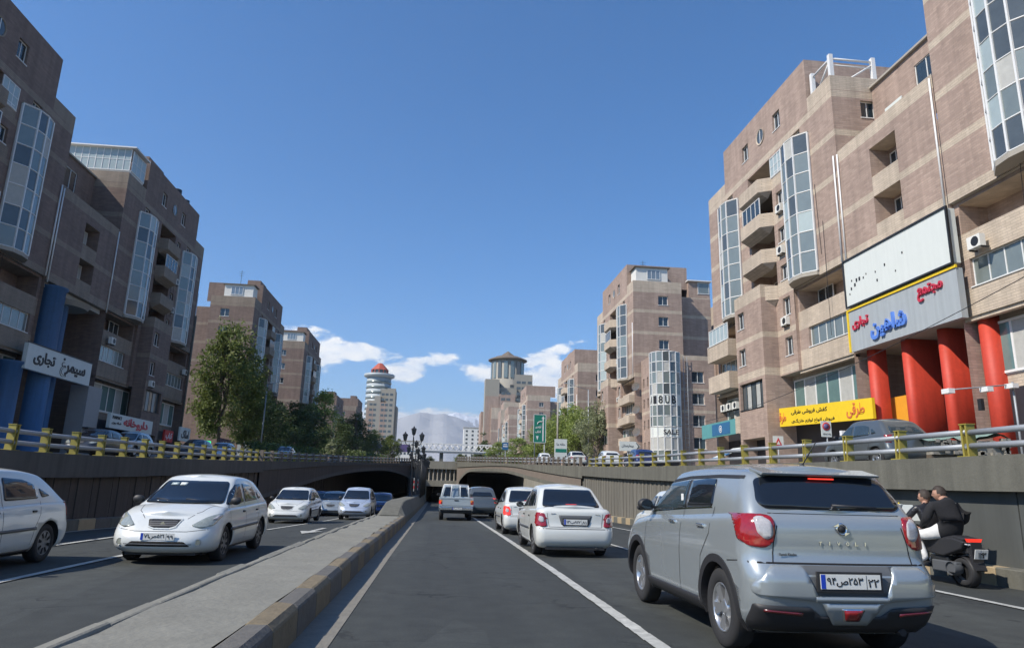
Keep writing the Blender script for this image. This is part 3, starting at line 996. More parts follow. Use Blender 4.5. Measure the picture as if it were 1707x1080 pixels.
# ================================================================== BUILDINGS
# a block's own frame: street face at x = 0 looking to -x, y along the street, z = height above the road of the cutting
def wall(m, o, d, nrm, a0, a1, z0, z1, holes=(), bands=(), brick=0, beige=1, dark=2, zs=()):
    """rectangular wall cut by holes (a0, a1, z0, z1, depth, back_slot or None); bands = [(z0, z1)] of beige brick"""
    ax = sorted(set([a0, a1] + [h[0] for h in holes] + [h[1] for h in holes]))
    az_ = sorted(set([z0, z1] + [h[2] for h in holes] + [h[3] for h in holes] + [b for bb in bands for b in bb[:2]] + list(zs)))
    ax = [a for a in ax if a0 - 1e-6 <= a <= a1 + 1e-6]; az_ = [a for a in az_ if z0 - 1e-6 <= a <= z1 + 1e-6]
    P = lambda a, z, dep=0.0: (o[0] + d[0] * a - nrm[0] * dep, o[1] + d[1] * a - nrm[1] * dep, z)
    for i in range(len(ax) - 1):
        for j in range(len(az_) - 1):
            ca = (ax[i] + ax[i + 1]) / 2; cz = (az_[j] + az_[j + 1]) / 2
            if any(h[0] < ca < h[1] and h[2] < cz < h[3] for h in holes): continue
            mi = brick
            for bb in bands:
                if bb[0] < cz < bb[1] and (len(bb) < 4 or bb[2] < ca < bb[3]): mi = beige
            m.face([P(ax[i], az_[j]), P(ax[i + 1], az_[j]), P(ax[i + 1], az_[j + 1]), P(ax[i], az_[j + 1])], mi)
    for h in holes:
        dep = h[4]; b = h[5]
        m.face([P(h[0], h[2]), P(h[1], h[2]), P(h[1], h[2], dep), P(h[0], h[2], dep)], beige)
        m.face([P(h[0], h[3]), P(h[1], h[3]), P(h[1], h[3], dep), P(h[0], h[3], dep)], beige)
        m.face([P(h[0], h[2]), P(h[0], h[3]), P(h[0], h[3], dep), P(h[0], h[2], dep)], brick)
        m.face([P(h[1], h[2]), P(h[1], h[3]), P(h[1], h[3], dep), P(h[1], h[2], dep)], brick)
        if b is not None:
            m.face([P(h[0], h[2], dep), P(h[1], h[2], dep), P(h[1], h[3], dep), P(h[0], h[3], dep)], b)


def basis(o, d, nrm, parent, me_objs):
    """parents objects modelled in (a, outward, z) coordinates onto a wall plane"""
    mat = Matrix(((d[0], nrm[0], 0, o[0]), (d[1], nrm[1], 0, o[1]), (0, 0, 1, o[2] if len(o) > 2 else 0), (0, 0, 0, 1)))
    for ob in me_objs:
        ob.matrix_local = mat
    return me_objs


_wc = {}


def window(parent, o, d, nrm, a, z, w_, h_, cols=2, rows=1, dep=.22, glass='tint_glass', frame='white_metal', sill=True, fr=.06, panes=True, lit=()):
    """frame mesh with separate panes; a, z = lower left corner"""
    key = (w_, h_, cols, rows, glass, frame, sill, fr)
    if key not in _wc:
        m = M(frame)
        m.box(0, w_, -.04, .04, 0, fr); m.box(0, w_, -.04, .04, h_ - fr, h_)
        m.box(0, fr, -.035, .035, fr, h_ - fr); m.box(w_ - fr, w_, -.035, .035, fr, h_ - fr)
        for i in range(1, cols):
            x = w_ * i / cols; m.box(x - fr * .5, x + fr * .5, -.03, .03, fr, h_ - fr)
        for j in range(1, rows):
            z_ = h_ * j / rows; m.box(fr, w_ - fr, -.025, .025, z_ - fr * .4, z_ + fr * .4)
        if sill: m.box(-.06, w_ + .06, -.05, dep + .05, -.06, 0)
        g = M(glass); g.box(.01, w_ / cols - .01, -.012, .0, .01, h_ / rows - .01)
        _wc[key] = (m.mesh('window'), g.mesh('pane'))
    fm, gm = _wc[key]
    f = obj('window', fm, parent)
    mat = Matrix(((d[0], nrm[0], 0, o[0] + d[0] * a - nrm[0] * dep), (d[1], nrm[1], 0, o[1] + d[1] * a - nrm[1] * dep), (0, 0, 1, z), (0, 0, 0, 1)))
    f.matrix_local = mat
    if panes:
        for i in range(cols):
            for j in range(rows):
                gg = gm
                p = obj('pane', gg, f, loc=(w_ * i / cols, 0, h_ * j / rows))
                if (i, j) in lit:
                    k2 = ('lit',) + key
                    if k2 not in _wc:
                        g = M('curtain'); g.box(.01, w_ / cols - .01, -.012, .0, .01, h_ / rows - .01); _wc[k2] = g.mesh('pane')
                    p.data = _wc[k2]
    return f


W0 = ((0, 0), (0, 1), (-1, 0))       # street face: a = y


def bay(parent, y0, y1, z0, z1, rows, seed=0, proj=.95, cols=4, pale=(), slab=True, name='bay_window'):
    """curved glazed bay: frame with one pane object per cell"""
    rnd = random.Random(seed)
    c = (y0 + y1) / 2; hw = (y1 - y0) / 2
    ang = [PI * i / cols for i in range(cols + 1)]
    pts = [(-proj * math.sin(t) ** .75, c - hw * math.cos(t)) for t in ang]
    # keep the outer strips narrow
    pts = [(-.0, y0)] + [(-proj * (1 - ((i / cols) * 2 - 1) ** 2) ** .5 * 1.0 if 0 < i < cols else -.12, y0 + (y1 - y0) * i / cols) for i in range(0, cols + 1)] + [(0, y1)]
    m = M('white_metal', 'brick', 'soffit')
    for (x, y) in pts[1:-1]:
        m.box(x - .06, x + .03, y - .055, y + .055, z0, z1)
    rh = (z1 - z0) / rows
    for j in range(rows + 1):
        z = z0 + rh * j
        for (xa, ya), (xb, yb) in zip(pts[1:-1], pts[2:-1]):
            m.tube((xa, ya, z), (xb, yb, z), .055, n=4, caps=False)
    f = m.build(name, parent)
    if slab:
        s_ = M('soffit')
        s2 = M('soffit')
        s_.prism([(p[0] - .05, p[1]) for p in pts[1:-1]] + [(.05, y1), (.05, y0)], 2, z0 - .3, z0 - .05)
        s2.prism([(p[0], p[1]) for p in pts[1:-1]] + [(.05, y1), (.05, y0)], 2, z1 + .04, z1 + .12)
        s_.build('bay_slab', f); s2.build('bay_cover', f)
    for i, ((xa, ya), (xb, yb)) in enumerate(zip(pts[1:-1], pts[2:-1])):
        for j in range(rows):
            r_ = rnd.random()
            mt = 'frosted' if (j in pale or r_ > .90) else ('bay_dark' if r_ < .28 else 'curtain' if r_ > .80 else 'bay_glass')
            g = M(mt)
            a = (xa, ya, z0 + rh * j + .03); b = (xb, yb, z0 + rh * j + .03)
            g.face([a, b, (b[0], b[1], b[2] + rh - .06), (a[0], a[1], a[2] + rh - .06)])
            g.build('pane', f)
    for (x, y) in (pts[1], pts[-2]):
        g = M('white_metal'); g.face([(x, y, z0), (0, y, z0), (0, y, z1), (x, y, z1)]); g.build('bay_cheek', f)
    return f


def parapet(m, y0, y1, zb, zt, proj=.9, cut=.55, mi=1):
    """balcony front with chamfered corners, hollow"""
    P = [(0, y0), (-proj, y0 + cut), (-proj, y1 - cut * .3), (0, y1)]
    Q = [(0.0, y0 + .15), (-proj + .12, y0 + cut + .08), (-proj + .12, y1 - cut * .3 - .1), (0, y1 - .12)]
    for (a, b), (c, d) in zip(zip(P, P[1:]), zip(Q, Q[1:])):
        m.face([(a[0], a[1], zb), (b[0], b[1], zb), (b[0], b[1], zt), (a[0], a[1], zt)], mi)
        m.face([(c[0], c[1], zb), (d[0], d[1], zb), (d[0], d[1], zt), (c[0], c[1], zt)], mi)
        m.face([(a[0], a[1], zt), (b[0], b[1], zt), (d[0], d[1], zt), (c[0], c[1], zt)], mi)
    m.face([(p[0], p[1], zb) for p in P], mi)
    m.face([(p[0], p[1], zb + .2) for p in Q], mi)
    # sloped underside
    m.face([(P[1][0], P[1][1], zb), (P[2][0], P[2][1], zb), (-.1, P[2][1], zb - .5), (-.1, P[1][1], zb - .5)], mi)
    m.face([(P[0][0], P[0][1], zb), (P[1][0], P[1][1], zb), (-.1, P[1][1], zb - .5)], mi)
    m.face([(P[3][0], P[3][1], zb), (P[2][0], P[2][1], zb), (-.1, P[2][1], zb - .5)], mi)


BANDS = [(16.4, 16.95), (19.35, 19.8), (22.4, 22.85), (25.5, 25.95), (28.45, 28.95)]
TL = 22.3
BR = ['brick', 'beige_brick']


def ac_unit(root, mat_pos, nrm='x'):
    m = M('white_plaster', 'dark_metal')
    x, y, z = mat_pos
    m.box(x - .3, x, y - .42, y + .42, z, z + .62)
    m.lathe([(.25, -.305), (.0, -.305)], c=(x, y - .08, z + .31), axis=0, n=12, m=1)
    m.box(x - .25, x + .2, y - .4, y - .36, z - .08, z, 1); m.box(x - .25, x + .2, y + .36, y + .4, z - .08, z, 1)
    return m.build('air_conditioner', root)


def end_face(m, root, y, nrm, detail, flip):
    """blank gable with a few windows; x 0..7, then a step back; windows get their own objects"""
    o = (0, y); d = (1, 0)
    holes = []
    for zz in (26.7, 23.7) + ((20.4,) if detail == 2 else ()):
        if detail == 2: holes.append((3.9 if flip else 3.6, 5.3 if flip else 5.0, zz, zz + 1.3, .22, None))
    if detail == 1:
        holes.append((2.1, 3.2, 27.0, 28.3, .22, None))
    wall(m, o, d, nrm, 0, 7, 2.0, 30.1, holes, BANDS + [(29.0, 30.1)])
    for h in holes:
        window(root, o, d, nrm, h[0], h[2], h[1] - h[0], h[3] - h[2], 2)


def tower(name_label, cat='apartment building', end=2, low_end=0, glazed_top=True, seed=1, pergola=False):
    root = thing('apartment_building', name_label, cat)
    m = M(*BR, 'shop_dark', 'soffit')
    fl = [16.4, 19.5, 22.55, 25.6]
    # ---- upper street face
    holes = [(9.2, 13.4, 16.6, 28.3, 1.7, 0)]
    wins = [(7.2, 8.4, 30.2, 31.7), (13.0, 14.2, 30.2, 31.7), (4.4, 5.6, 27.55, 28.4), (16.6, 17.8, 27.55, 28.4)]
    for w_ in wins: holes.append((*w_, .25, None))
    for f in fl: holes.append((7.6, 8.6, f + 1.15, f + 2.35, .25, None))
    b2 = BANDS + [(f + .15, f + 1.1, 7.2, 9.2) for f in fl] + [(29.0, 30.1, 0, 3.1), (29.0, 30.1, 18.2, TL)]
    wall(m, (0, 0), (0, 1), (-1, 0), 0, 3.1, 16.4, 30.1, (), b2)
    wall(m, (0, 0), (0, 1), (-1, 0), 3.1, 18.2, 16.4, 33.4, holes, b2)
    wall(m, (0, 0), (0, 1), (-1, 0), 18.2, TL, 16.4, 30.1, (), b2)
    # roofs
    m.face([(0, 0, 30.05), (7, 0, 30.05), (7, 3.1, 30.05), (0, 3.1, 30.05)], 3)
    m.face([(0, 18.2, 30.05), (7, 18.2, 30.05), (7, TL, 30.05), (0, TL, 30.05)], 3)
    m.face([(0, 3.1, 33.35), (9, 3.1, 33.35), (9, 18.2, 33.35), (0, 18.2, 33.35)], 3)
    wall(m, (0, 3.1), (1, 0), (0, -1), 0, 9, 30.05, 33.4)
    wall(m, (0, 18.2), (1, 0), (0, 1), 0, 9, 30.05, 33.4)
    m.box(1.0, 3.2, 12.5, 16.5, 33.3, 34.6, 0)
    # back masses stepping down
    for (x0, x1, y0, y1, zt) in ((7, 12, 2.0, 20.3, 28.6), (12, 17, 3.5, 18.8, 24.2)):
        wall(m, (x0, y0), (1, 0), (0, -1), 0, x1 - x0, 2.0, zt, (), BANDS)
        wall(m, (x0, y1), (1, 0), (0, 1), 0, x1 - x0, 2.0, zt, (), BANDS)
        m.face([(x0, y0, zt - .05), (x1, y0, zt - .05), (x1, y1, zt - .05), (x0, y1, zt - .05)], 3)
        m.face([(x1, y0, 2), (x1, y1, 2), (x1, y1, zt), (x1, y0, zt)], 0)
    for zz in ((7, 28.6, 30.1, 2, 20.3),):
        m.face([(7, 0, 2), (7, 2.0, 2), (7, 2.0, 30.1), (7, 0, 30.1)], 0)
        m.face([(7, 20.3, 2), (7, TL, 2), (7, TL, 30.1), (7, 20.3, 30.1)], 0)
    # ---- lower street face, both wings
    for (s, t) in ((1, 0.0), (-1, TL)):
        Y = lambda u: t + s * u
        lo, hi = sorted((Y(0), Y(6.9)))
        # soffit under the overhang, then open balcony, strip window, shop zone
        hl = [(Y(.35), Y(6.6), 14.6, 16.2, 1.6, 0), (Y(.6), Y(5.6), 11.75, 13.2, .3, None)]
        hl = [(min(h[0], h[1]), max(h[0], h[1]), *h[2:]) for h in hl]
        wall(m, (0.25, 0), (0, 1), (-1, 0), lo, hi, 10.2, 16.4, hl, [(13.2, 14.6), (10.2, 11.7)])
        m.face([(.0, lo, 16.38), (.25, lo, 16.38), (.25, hi, 16.38), (.0, hi, 16.38)], 3)
        l2_, h2_ = sorted((Y(0), Y(9.7)))
        m.face([(.0, l2_, 10.2), (1.2, l2_, 10.2), (1.2, h2_, 10.2), (.0, h2_, 10.2)], 3)
        m.box(.1, .4, lo, hi, 10.0, 10.2, 1)
        for uu in (Y(6.9),): m.face([(0, uu, 10.2), (.26, uu, 10.2), (.26, uu, 16.4), (0, uu, 16.4)], 0)
        m.face([(0, Y(9.7), 2), (1.0, Y(9.7), 2), (1.0, Y(9.7), 10.2), (0, Y(9.7), 10.2)], 0)
        wall(m, (1.0, 0), (0, 1), (-1, 0), l2_, h2_, 2, 10.2, (), [(9.9, 10.2), (6.6, 7.3)], 2)
        window(root, (.25, 0), (0, 1), (-1, 0), min(Y(.6), Y(5.6)), 11.75, 5.0, 1.45, 5, 1, .2, 'bay_glass')
        window(root, (1.0, 0), (0, 1), (-1, 0), l2_ + .3, 7.3, h2_ - l2_ - .6, 2.55, 6, 1, -.08, 'shop_glass', fr=.12, lit=((1, 0), (4, 0)))
        # glazed part of the open balcony
        window(root, (.25, 0), (0, 1), (-1, 0), min(Y(4.2), Y(6.2)), 14.6, 2.0, 1.6, 2, 1, 1.3, 'tint_glass', sill=False)
    # middle strip down to the ground
    mh = [(7.5, 8.6, 14.7, 16.1, .25, None), (7.5, 8.6, 11.6, 13.0, .25, None)]
    wall(m, (0, 0), (0, 1), (-1, 0), 6.9, 9.7, 10.2, 16.4, mh, [(13.3, 13.75), (10.3, 10.9)])
    mh2 = [(12.9, 14.1, 14.7, 16.1, .25, None), (12.9, 14.1, 11.6, 13.0, .25, None), (10.2, 14.3, 7.9, 10.1, .3, 2), (10.3, 14.2, 2.3, 5.6, 1.2, 2)]
    wall(m, (-1.25, 0), (0, 1), (-1, 0), 9.7, 14.6, 2, 17.55, mh2, [(13.3, 13.75), (16.5, 17.55), (10.3, 10.9)])
    wall(m, (-1.25, 9.7), (1, 0), (0, -1), 0, 1.25, 2, 17.55, (), [(13.3, 13.75), (16.5, 17.55), (10.3, 10.9)])
    wall(m, (-1.25, 14.6), (1, 0), (0, 1), 0, 1.25, 2, 17.55, (), [(13.3, 13.75), (16.5, 17.55)])
    m.face([(-1.25, 9.7, 16.9), (0, 9.7, 16.9), (0, 14.6, 16.9), (-1.25, 14.6, 16.9)], 1)
    wall(m, (0, 0), (0, 1), (-1, 0), 14.6, 15.4, 10.2, 16.4)
    for f in fl:
        window(root, (0, 0), (0, 1), (-1, 0), 7.6, f + 1.15, 1.0, 1.2, 2)
    for h in wins:
        window(root, (0, 0), (0, 1), (-1, 0), h[0], h[2], h[1] - h[0], h[3] - h[2], 2)
    for h in mh: window(root, (0, 0), (0, 1), (-1, 0), h[0], h[2], h[1] - h[0], h[3] - h[2], 2)
    for h in mh2[:2]: window(root, (-1.25, 0), (0, 1), (-1, 0), h[0], h[2], h[1] - h[0], h[3] - h[2], 2)
    window(root, (-1.25, 0), (0, 1), (-1, 0), 10.25, 7.95, 4.0, 2.1, 5, 1, .25, 'bay_dark', 'dark_metal', lit=((1, 0), (3, 0)))
    end_face(m, root, 0, (0, -1), end, False)
    end_face(m, root, TL, (0, 1), 2 if end == 3 else low_end, True)
    m.build('wall', root)
    # round window
    rw = M(BR[1]); rw.lathe([(.72, -.06), (.60, -.06), (.60, .1)], c=(0, 10.6, 31.0), axis=0, n=24)
    ro = rw.build('round_window', root)
    g = M('bay_dark'); g.lathe([(.0, -.02), (.6, -.02)], c=(0, 10.6, 31.0), axis=0, n=24); g.build('pane', ro)
    g = M('white_metal'); g.box(-.05, -.02, 10.57, 10.63, 30.4, 31.6); g.build('frame', ro)
    # bays
    bay(root, 3.2, 6.8, 16.75, 27.4, 7, seed)
    bay(root, 15.4, 19.0, 16.75, 27.4, 7, seed + 5)
    # balconies
    for k, f in enumerate(fl):
        b = M(*BR, 'soffit')
        parapet(b, 9.2, 13.5, f - .15, f + 1.0, .95)
        b.box(0.0, 1.65, 9.25, 13.35, f - .15, f, 2)
        bo = b.build('balcony', root)
        window(bo, (0, 0), (0, 1), (-1, 0), 9.6, f + .05, 1.0, 2.2, 1, 1, 1.62, 'tint_glass', 'white_metal', False)
        window(bo, (0, 0), (0, 1), (-1, 0), 11.2, f + .9, 1.7, 1.4, 2, 1, 1.62, 'tint_glass', 'white_metal', False)
        if k == 2:
            window(bo, (0, 0), (0, 1), (-1, 0), 9.8, f + 1.0, 3.2, 1.45, 4, 1, -.82, 'tint_glass', 'white_metal', False)
    if glazed_top:
        window(root, (0, 0), (0, 1), (-1, 0), 7.3, 26.5, 1.9, 1.7, 3, 2, -.03, 'frosted')
    if low_end is not None:
        ra = random.Random(seed * 3 + 1)
        for (yy, zz) in ((8.1, 13.9), (13.5, 10.4), (1.5, 13.5), (20.6, 13.4), (8.0, 19.6), (7.9, 23.0)):
            if ra.random() < .6: ac_unit(root, (-1.27 if 9.7 < yy < 14.6 and zz < 17 else -.02, yy + ra.uniform(-.1, .1), zz))
        wr = M('letter_black')
        for k in range(5):
            y_ = ra.uniform(1, 21); z_ = ra.uniform(17, 29)
            wr.tube((-.05, y_, z_), (-.05, y_ + ra.uniform(-.3, .3), z_ - ra.uniform(4, 9)), .018, n=4, caps=False)
        wr.build('facade_cable', root, kind='stuff')
    # drain pipe
    p = M('white_metal'); p.tube((-.1, .25, 16.4), (-.1, .25, 24), .06, n=6); p.build('drain_pipe', root)
    if pergola:
        p = M('white_metal')
        for (x, y) in ((.4, .4), (3.6, .4), (.4, 2.8)):
            p.box(x - .14, x + .14, y - .14, y + .14, 30.05, 32.0)
        p.tube((.4, .4, 31.7), (3.6, .4, 31.7), .08, n=6); p.tube((.4, .4, 31.2), (3.6, .4, 31.2), .05, n=6)
        p.tube((.4, .4, 31.7), (.4, 2.8, 31.7), .08, n=6); p.tube((3.6, .4, 31.5), (1.6, .4, 30.1), .07, n=6); p.tube((.4, .4, 31.6), (.4, 2.2, 30.2), .07, n=6)
        p.build('roof_frame', root)
    return root


def roof_room(root, y0=0.0, sgn=1):
    """white enclosed terrace on the corner roof"""
    m = M('white_plaster', 'roof_brown', 'brick')
    y1 = y0 + sgn * 3.0
    m.box(.6, 5.2, y0 + sgn * .5, y1, 30.05, 32.2)
    m.box(.3, 5.5, y0 + sgn * .2, y1, 32.2, 32.32, 1)
    o = m.build('roof_room', root)
    window(o, (0, y0 + sgn * .5), (1, 0), (0, -sgn), 2.2, 30.5, 1.9, 1.35, 3, 1, -.06, 'blue_glass')
    return o


def antenna(root, x, y, z, h=2.2):
    m = M('dark_metal')
    m.tube((x, y, z), (x, y, z + h), .035, n=5)
    for k in range(3):
        m.tube((x - .5 + .1 * k, y, z + h - .3 - .35 * k), (x + .5 - .1 * k, y, z + h - .3 - .35 * k), .02, n=4)
    return m.build('antenna', root)


def place(o, x, y, z=0.0, left=False):
    """left side blocks are turned round so that their street face looks to +x; y is the end nearer the camera"""
    if left:
        o.location = (x, y + TL, z); o.rotation_euler = (0, 0, PI)
    else:
        o.location = (x, y, z)
    return o


def dish(root, x, y, z, r=.55):
    m = M('white_plaster', 'dark_metal')
    m.lathe([(r, -.22), (r * .7, -.08), (r * .35, -.02), (0, 0)], c=(0, 0, 0), axis=1, n=16)
    m.tube((0, 0, 0), (.0, .3, -.35), .03, n=5, m=1)
    o = m.build('satellite_dish', root, loc=(x, y, z))
    o.rotation_euler = (R(25), 0, R(15))
    return o


# right side
TRo = place(tower('brown tower with a white steel roof frame, above the yellow shop sign', end=1, seed=11, pergola=True), 26, 40.7)
_sy = M('sign_turquoise', 'sign_blue', 'letter_white', 'beige_brick')
_sy.box(-.75, -.5, 16.6, 24.4, 6.3, 7.6); _sy.box(-.78, -.74, 17.8, 21.8, 6.42, 7.45, 1)
_sy.lathe([(.34, -.8), (.26, -.8)], c=(0, 19.8, 6.93), axis=0, n=10, m=2); _sy.lathe([(.16, -.8), (.06, -.8)], c=(0, 19.8, 6.93), axis=0, n=8, m=2)
_sy.box(-.78, -.74, 15.6, 16.6, 6.3, 7.7, 3)
tag(_sy.build('shop_sign', None, loc=(26, 40.7, 0)), 'turquoise shop sign with a blue panel and white rosette at the tower foot', 'shop sign')
# beige enclosed balconies at the far foot of the tower
mm = M('beige_brick', 'brick', 'soffit')
for z0 in (13.2, 10.3):
    mm.box(-1.0, .2, 16.9, 21.6, z0, z0 + 1.5)
    mm.face([(-1, 16.9, z0), (.2, 16.9, z0), (.2, 21.6, z0 - .01), (-1, 21.6, z0 - .01)], 2)
ob_ = mm.build('balcony', TRo)
window(ob_, (-1.0, 0), (0, 1), (-1, 0), 17.0, 14.7, 4.3, 1.5, 5, 1, .1, 'frosted')
for i_ in range(3): ac_unit(TRo, (0.1, 18 + i_ * 1.3, 8.6))

TFo = place(tower('nearest brown tower at the right edge, with a wide curved glass bay', end=0, low_end=0, seed=23), 26, 9.0)
T3o = place(tower('mid distance brown tower with white roof terrace behind the round glazed corner block', end=2, seed=31), 26, 90.9)
roof_room(T3o)
antenna(T3o, 3, 5, 33.4, 1.4); antenna(T3o, 6, 9, 33.4, 1.2)
# terraces stepping down behind the third tower
mm = M('brick', 'beige_brick', 'white_metal', 'roof_brown')
mm.box(9, 12.2, 2.6, 6, 24, 31.2, 0); mm.box(8.8, 12.4, 2.2, 6.2, 31.2, 31.35, 2)
mm.box(12.2, 15.5, 1.0, 6, 16, 22.4, 0); mm.box(15.4, 22, 6, 12, 16, 29.5, 1)
ob_ = mm.build('terrace_block', T3o)
window(ob_, (0, 2.6), (1, 0), (0, -1), 10.4, 29.4, 1.7, 1.7, 1, 1, -.04, 'bay_glass')
window(ob_, (0, 2.6), (1, 0), (0, -1), 9.7, 26.3, 1.6, 1.4, 2, 1, -.04, 'curtain')
window(ob_, (0, 1.0), (1, 0), (0, -1), 12.2, 22.4, 3.4, 1.8, 5, 2, -.04, 'green_glass')

r4 = place(copy_tree(T3o, skip=('roof_room', 'antenna')), 26, 130.0, -5.0)
r4['label'] = 'plain brown tower standing over the trees behind the tall green road sign'
r5 = place(copy_tree(T3o, skip=('roof_room', 'antenna', 'terrace_block')), 26, 207.0, -1.5)
r5['label'] = 'square brown tower left of the green road sign, second before the round turret tower'
r6 = place(copy_tree(T3o, skip=('roof_room', 'antenna', 'terrace_block')), 26, 262.0, -2)
r6['label'] = 'far brown tower block just right of the round turret tower'

# left side
BR = ['shaded_brick', 'shaded_beige_brick']
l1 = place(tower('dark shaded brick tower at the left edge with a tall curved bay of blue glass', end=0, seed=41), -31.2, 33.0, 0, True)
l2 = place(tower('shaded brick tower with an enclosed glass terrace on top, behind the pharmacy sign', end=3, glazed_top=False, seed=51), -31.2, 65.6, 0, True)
# the rotated towers: local end y = TL faces the camera
mm = M('white_plaster', 'roof_brown')
mm.box(.1, 6.9, 19.0, 21.9, 30.05, 30.5)
o_ = mm.build('roof_room', l2)
window(o_, (0, 21.9), (1, 0), (0, 1), .2, 30.4, 6.6, 2.3, 10, 2, -.05, 'frosted')
window(o_, (0.1, 0), (0, 1), (-1, 0), 19.0, 30.4, 2.9, 2.1, 3, 2, -.05, 'frosted')
mm = M('white_metal'); mm.box(-.3, 7.2, 18.9, 22.3, 32.7, 32.82); mm.build('terrace_roof', o_)
antenna(l2, 2, 6, 33.4, 1.2)
for q in ((1.0, 8.2), (1.2, 5.0)):
    mm = M('dark_metal'); mm.lathe([(0, 0), (.5, 0), (.5, 1.1), (0, 1.3)], c=(q[0], q[1], 33.35), n=12); mm.build('water_tank', l2)
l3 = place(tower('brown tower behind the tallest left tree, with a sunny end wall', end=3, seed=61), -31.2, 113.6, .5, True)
roof_room(l3, TL, -1)
antenna(l3, 4.5, 16, 33.4, 3.0)
l4 = place(copy_tree(l3, skip=('antenna',)), -31.2, 157.0, 2.0, True)
l4['label'] = 'second sunny ended brown tower further up the left side of the street'
l5 = place(copy_tree(l3, skip=('roof_room', 'antenna')), -31.2, 262.0, -1.0, True)
l5['label'] = 'low looking brown block just left of the round tower with the red roof'
l6 = place(copy_tree(l3, skip=('roof_room', 'antenna')), -31.2, 208.0, -6.5, True)
l6['label'] = 'far brown block half hidden by the yellow green tree on the left'


# ---- link buildings between towers
def link(label, L, loc, left, upper=True, openings=True):
    root = thing('link_building', label, 'building')
    m = M(*BR, 'shop_dark', 'soffit')
    holes = []
    if openings:
        for (a, z0, z1) in ((3.4, 20.7, 22.6), (3.4, 17.6, 19.4)):
            holes.append((a, a + 2.5, z0, z1, 1.3, 0))
    b = [(23.3, 24.15), (19.35, 19.8), (16.2, 16.9)] + [(h[2] - 1.0, h[2], h[0], h[1]) for h in holes]
    wall(m, (0, 0), (0, 1), (-1, 0), 0, L, 16.2, 24.15, holes, b)
    m.face([(0, 0, 24.05), (3, 0, 24.05), (3, L, 24.05), (0, L, 24.05)], 3)
    m.face([(0, 0, 16.2), (6, 0, 16.2), (6, L, 16.2), (0, L, 16.2)], 3)
    if upper:
        wall(m, (3.0, 0), (0, 1), (-1, 0), 0, L, 24.05, 29.2, [(6.3, 8.0, 24.9, 26.9, .2, 1), (3.0, 5.0, 26.2, 28.2, .2, None)], [])
        m.box(2.8, 9, 0, L, 29.2, 29.35, 3)
    m.face([(9, 0, 2), (9, L, 2), (9, L, 29), (9, 0, 29)], 0)
    m.build('wall', root)
    for h in holes:
        window(root, (0, 0), (0, 1), (-1, 0), h[0] + .1, h[2] + .1, .9, 1.6, 1, 1, 1.0, 'curtain', 'white_metal', False)
        window(root, (0, 0), (0, 1), (-1, 0), h[0] + 1.2, h[2] + .5, 1.1, 1.1, 2, 1, 1.25, 'tint_glass', 'white_metal', False)
    if upper:
        window(root, (3.0, 0), (0, 1), (-1, 0), 3.0, 26.2, 2.0, 2.0, 2, 1, .1, 'tint_glass')
        w2 = M('sign_white'); w2.box(2.9, 2.98, 6.3, 8.0, 24.9, 26.9); w2.build('blind', root)
    for yy in (.12, L - .12):
        p = M('white_metal'); p.tube((-.08, yy, 16.0), (-.08, yy, 23.9), .055, n=6); p.build('drain_pipe', root)
    if left: root.location = (loc[0], loc[1] + L, loc[2]); root.rotation_euler = (0, 0, PI)
    else: root.location = loc
    return root


BR = ['brick', 'beige_brick']
lk = link('lower brown wing with two open loggias above the big white sign board', 9.3, (26, 31.35, 0), False)
# low gallery part under the sign: shops set back
mm = M('shop_dark', 'soffit', 'shutter', 'brick', 'beige_brick')
mm.box(4.8, 5.0, -10, 9.3, 2, 16.1, 0)
mm.box(-.1, 4.8, .0, 9.2, 10.2, 10.35, 1)
mm.box(.5, 4.8, -22, 0, 10.2, 10.3, 1)
mm.build('gallery_wall', lk)
for i_ in range(5):
    mm = M('shutter')
    y_ = -9.0 + i_ * 2.6
    for k_ in range(16): mm.box(4.62, 4.74, y_, y_ + 2.3, 2.2 + k_ * .22, 2.4 + k_ * .22)
    mm.build('roller_shutter', lk)
# signs on the wing
sg = thing('sign_board', 'large blank white sign board with small dark marks above the grey lettered sign', 'sign')
mm = M('sign_white', 'dark_metal')
mm.box(25.45, 25.95, 30.9, 40.1, 13.05, 16.0); mm.box(25.38, 25.5, 30.8, 40.2, 12.95, 13.05, 1); mm.box(25.38, 25.5, 30.8, 40.2, 16.0, 16.1, 1)
mm.box(25.38, 25.5, 30.8, 30.9, 13.05, 16.0, 1); mm.box(25.38, 25.5, 40.1, 40.2, 13.05, 16.0, 1)
mm.build('board', sg)
mm = M('letter_black')
rnd = random.Random(4)
for (y_, z_) in ((34.5, 14.8), (35.2, 13.95), (36.1, 14.6), (37.0, 14.45), (37.9, 14.6), (36.9, 13.9), (38.6, 14.5), (38.9, 14.5), (39.1, 14.25), (39.4, 14.6), (39.5, 14.1), (38.2, 14.45), (39.7, 13.8)):
    r_ = rnd.uniform(.03, .08); mm.box(25.43, 25.45, y_ - r_, y_ + r_, z_ - r_ * 1.5, z_ + r_ * 1.5)
mm.build('stain_mark', sg)
sg = thing('sign_board', 'grey fascia sign with red and blue Persian lettering above the red pillars', 'sign')
mm = M('sign_grey', 'sign_yellow', 'soffit')
mm.box(25.55, 25.9, 30.8, 40.2, 10.15, 12.75, 0)
mm.box(25.48, 25.58, 30.75, 40.3, 12.75, 12.9, 1); mm.box(25.48, 25.58, 40.2, 40.34, 10.15, 12.75, 1)
mm.build('board', sg)
dR, uR = (0, -1, 0), (0, 0, 1)
place_text(text_mesh('مجتمع', 1.9, .85, .12, 'letter_red', .02), sg, (25.5, 33.7, 11.65), dR, uR)
place_text(text_mesh('تجاری', 1.6, .75, .12, 'letter_red', .02), sg, (25.5, 39.8, 11.45), dR, uR)
